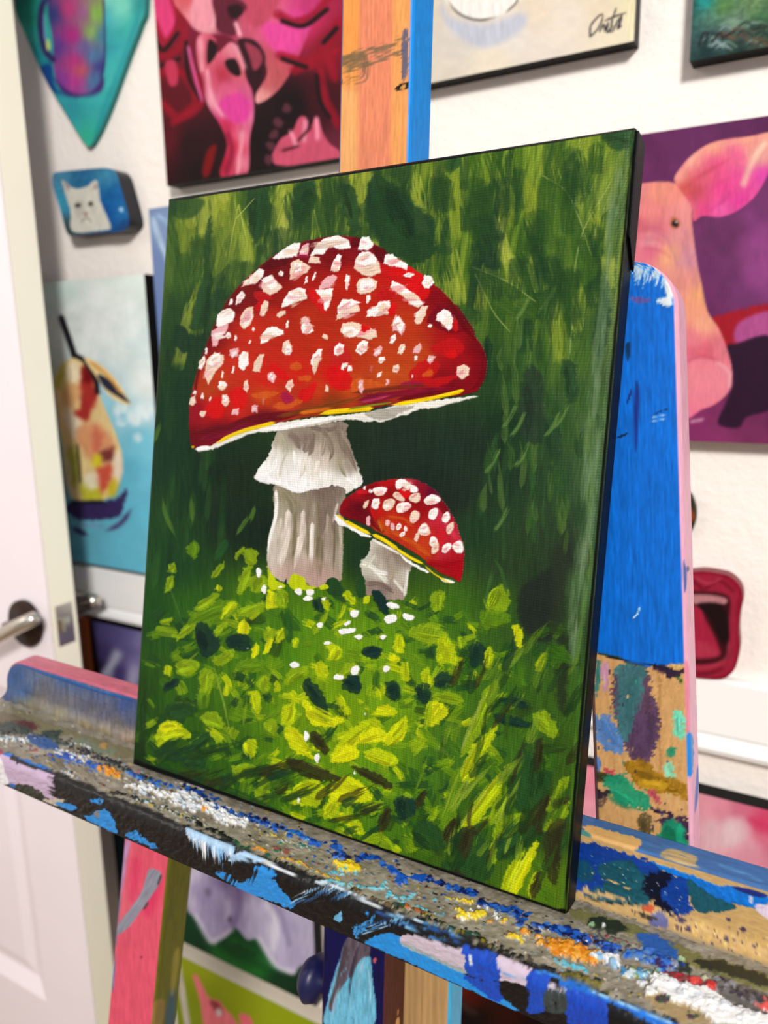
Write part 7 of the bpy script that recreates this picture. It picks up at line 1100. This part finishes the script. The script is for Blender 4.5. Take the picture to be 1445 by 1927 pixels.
    for c, q in ((W, [790, 495, 800, 475, 850, 470, 870, 482, 850, 515, 815, 522]), (C, [795, 500, 830, 495, 850, 512, 815, 522]), (W, [782, 575, 790, 540, 822, 535, 828, 560, 815, 595, 790, 592]), (C, [845, 590, 855, 550, 890, 536, 917, 555, 900, 590, 870, 608]), (W, [918, 465, 925, 432, 970, 428, 1000, 455, 1040, 470, 1040, 500, 1000, 500, 960, 470, 935, 490]), (C, [905, 525, 915, 500, 950, 510, 970, 545, 945, 552]), (C, [995, 545, 1005, 515, 1050, 505, 1058, 545, 1030, 560]), (rd, [930, 480, 980, 500, 1000, 480, 1000, 520, 970, 535]), (W, [1078, 555, 1085, 535, 1125, 512, 1165, 530, 1172, 552, 1130, 570, 1095, 572]), (W, [922, 595, 935, 565, 985, 556, 1008, 580, 970, 612, 935, 615]), (K, [960, 600, 980, 570, 1008, 580, 975, 612]), (C, [998, 660, 1005, 620, 1030, 602, 1055, 620, 1050, 650, 1020, 676]), (W, [1104, 640, 1112, 605, 1145, 588, 1160, 610, 1140, 655, 1118, 655]), (W, [1182, 660, 1190, 625, 1215, 610, 1226, 640, 1215, 668, 1195, 672]), (C, [1204, 720, 1212, 690, 1245, 670, 1245, 710, 1220, 740]), (K, [860, 690, 862, 660, 885, 662, 880, 690]), (K, [890, 710, 892, 675, 912, 685, 912, 715]), (W, [922, 710, 925, 685, 945, 676, 950, 698, 935, 715]), (W, [965, 715, 968, 692, 982, 700, 982, 722]), (W, [940, 750, 950, 730, 972, 722, 970, 742, 955, 755]), (C, [1045, 730, 1060, 690, 1088, 675, 1112, 715, 1108, 740, 1080, 748]), (W, [1050, 715, 1080, 680, 1105, 715, 1080, 730]), (C, [1024, 770, 1030, 738, 1050, 730, 1050, 760, 1038, 780]), (W, [1110, 800, 1115, 760, 1135, 750, 1158, 780, 1140, 810]), (C, [1120, 845, 1130, 800, 1160, 785, 1160, 825, 1140, 850]), (W, [1180, 835, 1190, 800, 1220, 788, 1235, 805, 1215, 835, 1195, 845]), (W, [1238, 810, 1255, 785, 1285, 775, 1300, 800, 1298, 840, 1265, 845]), (C, [735, 585, 745, 560, 765, 545, 762, 572, 745, 592]), (W, [735, 480, 740, 466, 750, 470, 746, 486]), (K, [752, 680, 756, 640, 775, 640, 772, 690]), (W, [765, 498, 770, 485, 788, 492, 782, 506])): spot(c, q, False)
    p.view(*V5)
    for c, q in ((D, [1280, 310, 1320, 304, 1360, 360, 1360, 425, 1325, 395]), (d, [1200, 260, 1240, 230, 1250, 330, 1210, 330]), (b, [1240, 340, 1270, 330, 1265, 370, 1240, 370])): p.poly(c, q, soft=1.3, rough=2, hgt=.6)
    # ---- little white flowers
    for q in ([686, 200, 700, 184, 716, 205, 708, 238, 692, 225], [716, 290, 728, 272, 742, 285, 735, 320, 720, 312], [800, 285, 812, 278, 824, 284, 812, 290], [886, 305, 900, 292, 922, 300, 918, 328, 895, 322], [945, 312, 955, 298, 985, 302, 980, 326, 950, 328], [930, 345, 950, 330, 978, 338, 968, 356, 940, 356], [1020, 345, 1045, 338, 1040, 360], [1170, 412, 1185, 402, 1216, 408, 1205, 440, 1175, 436], [998, 478, 1010, 466, 1030, 470, 1025, 494, 1004, 492], [1110, 510, 1130, 500, 1195, 496, 1192, 516, 1130, 528], [1140, 470, 1170, 458, 1172, 474, 1148, 486], [1190, 540, 1215, 530, 1235, 540, 1215, 558], [1344, 450, 1356, 432, 1400, 428, 1410, 456, 1380, 474, 1356, 470], [1358, 372, 1375, 362, 1410, 372, 1420, 394, 1380, 396], [1322, 540, 1340, 530, 1356, 540, 1338, 556], [1034, 580, 1050, 564, 1075, 570, 1060, 582], [860, 685, 880, 668, 908, 678, 905, 696, 880, 700], [1172, 712, 1185, 692, 1215, 690, 1212, 728, 1185, 736], [1082, 748, 1100, 732, 1140, 742, 1130, 760, 1095, 760], [1338, 712, 1352, 686, 1374, 700, 1360, 722], [932, 1055, 940, 1022, 962, 1050, 945, 1080], [986, 1165, 992, 1142, 1014, 1146, 1004, 1190], [1240, 936, 1250, 928, 1250, 944], [1186, 1240, 1194, 1225, 1198, 1248], [898, 1385, 904, 1362, 914, 1380, 905, 1395], [640, 600, 645, 596, 648, 602]): p.poly((248, 248, 246), q, soft=.9, rough=1.5, rs=4, hgt=1.6, tex=.04)
    p.view(*V6)
    for q in ([414, 285, 430, 272, 474, 290, 460, 310, 430, 305], [336, 232, 352, 218, 398, 240, 380, 252]): p.poly((248, 248, 246), q, soft=.9, rough=1.5, rs=4, hgt=1.6, tex=.04)
    # black bleeding round from the painted sides
    p.T = (0, 0, 1); p.stroke((14, 16, 14), [246, 1435, 600, 1563, 1058, 1722], 19, soft=1.5, rag=.2); p.stroke((14, 16, 14), [315, 373, 700, 315, 1194, 237], 15, soft=1.2, rag=.2); p.blob((14, 16, 14), 1056, 1718, 12, 10, soft=2); p.stroke((14, 18, 14), [1062, 1724, 1125, 1000, 1194, 240], 8, soft=1.2, rag=.4, dry=.2); p.stroke((22, 36, 22), [247, 1437, 280, 900, 315, 372], 7, soft=2, rag=.3)

def build_canvas():
    nu, nv = 820, 1040
    u = np.linspace(0, CW, nu); v = np.linspace(CH, 0, nv); rr = .0035
    du = np.minimum(u, CW - u)[None, :]; dv = np.minimum(v, CH - v)[:, None]
    fall = lambda d: np.where(d < rr, rr - np.sqrt(np.maximum(rr ** 2 - (rr - np.minimum(d, rr)) ** 2, 0)), 0)
    t = np.maximum(fall(du), fall(dv))
    P = CP0 + u[None, :, None] * np.array([1., 0, 0]) + v[:, None, None] * CU + t[..., None] * CN
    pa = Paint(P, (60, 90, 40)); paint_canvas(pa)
    edge = np.minimum(1, np.minimum(du, dv) / .003)
    P = P - CN * (pa.h * .00042 * edge)[..., None]
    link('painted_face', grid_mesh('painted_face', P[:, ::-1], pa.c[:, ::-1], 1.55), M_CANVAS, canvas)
    # black wrapped sides
    bm = bmesh.new(); n = 8
    def ring(t, ins): return [bm.verts.new(cpt(a, b, t)) for a, b in ((ins, ins), (CW - ins, ins), (CW - ins, CH - ins), (ins, CH - ins))]
    rings = [ring(.0034, .0), ring(.006, -.0002), ring(CT - .002, -.0002), ring(CT - .0006, .0004), ring(CT, .002), ring(CT, .016), ring(CT - .001, .016)]
    for a, b in zip(rings, rings[1:]):
        for k in range(4): bm.faces.new((a[k], a[(k + 1) % 4], b[(k + 1) % 4], b[k]))
    bmesh.ops.recalc_face_normals(bm, faces=bm.faces)
    link('canvas_edge', mesh_of(bm, 'canvas_edge'), M_BLACK, canvas, smooth=False)
    for nm, lo, hi in (('stretcher_bar', (.0012, .0012), (CW - .0012, .034)), ('stretcher_bar', (.0012, CH - .034), (CW - .0012, CH - .0012)), ('stretcher_bar', (.0012, .034), (.034, CH - .034)), ('stretcher_bar', (CW - .034, .034), (CW - .0012, CH - .034))):
        bm = bmesh.new(); vs = [bm.verts.new(cpt(a, b, t)) for t in (.0045, CT - .0012) for b in (lo[1], hi[1]) for a in (lo[0], hi[0])]
        for f in ((0, 2, 3, 1), (4, 5, 7, 6), (0, 1, 5, 4), (2, 6, 7, 3), (0, 4, 6, 2), (1, 3, 7, 5)): bm.faces.new([vs[i] for i in f])
        bmesh.ops.recalc_face_normals(bm, faces=bm.faces); link(nm, mesh_of(bm, nm), M_RAWWOOD, canvas, smooth=False)
    # folded canvas at the upper corner, standing a little proud of the side
    bm = bmesh.new(); pts = [(.003, CH - .001), (CT - .001, CH - .001), (CT - .002, CH - .058), (.0045, CH - .046)]
    a = [bm.verts.new(cpt(CW - .0002, b, t)) for t, b in pts]; c = [bm.verts.new(cpt(CW + .0016, b - .002 * (i > 1), t)) for i, (t, b) in enumerate(pts)]
    bm.faces.new(c); bm.faces.new(a[::-1])
    for k in range(4): bm.faces.new((a[k], a[(k + 1) % 4], c[(k + 1) % 4], c[k]))
    bmesh.ops.recalc_face_normals(bm, faces=bm.faces); bevel(bm, .0005); link('corner_fold', mesh_of(bm, 'corner_fold'), M_BLACK, canvas, smooth=False)
build_canvas()
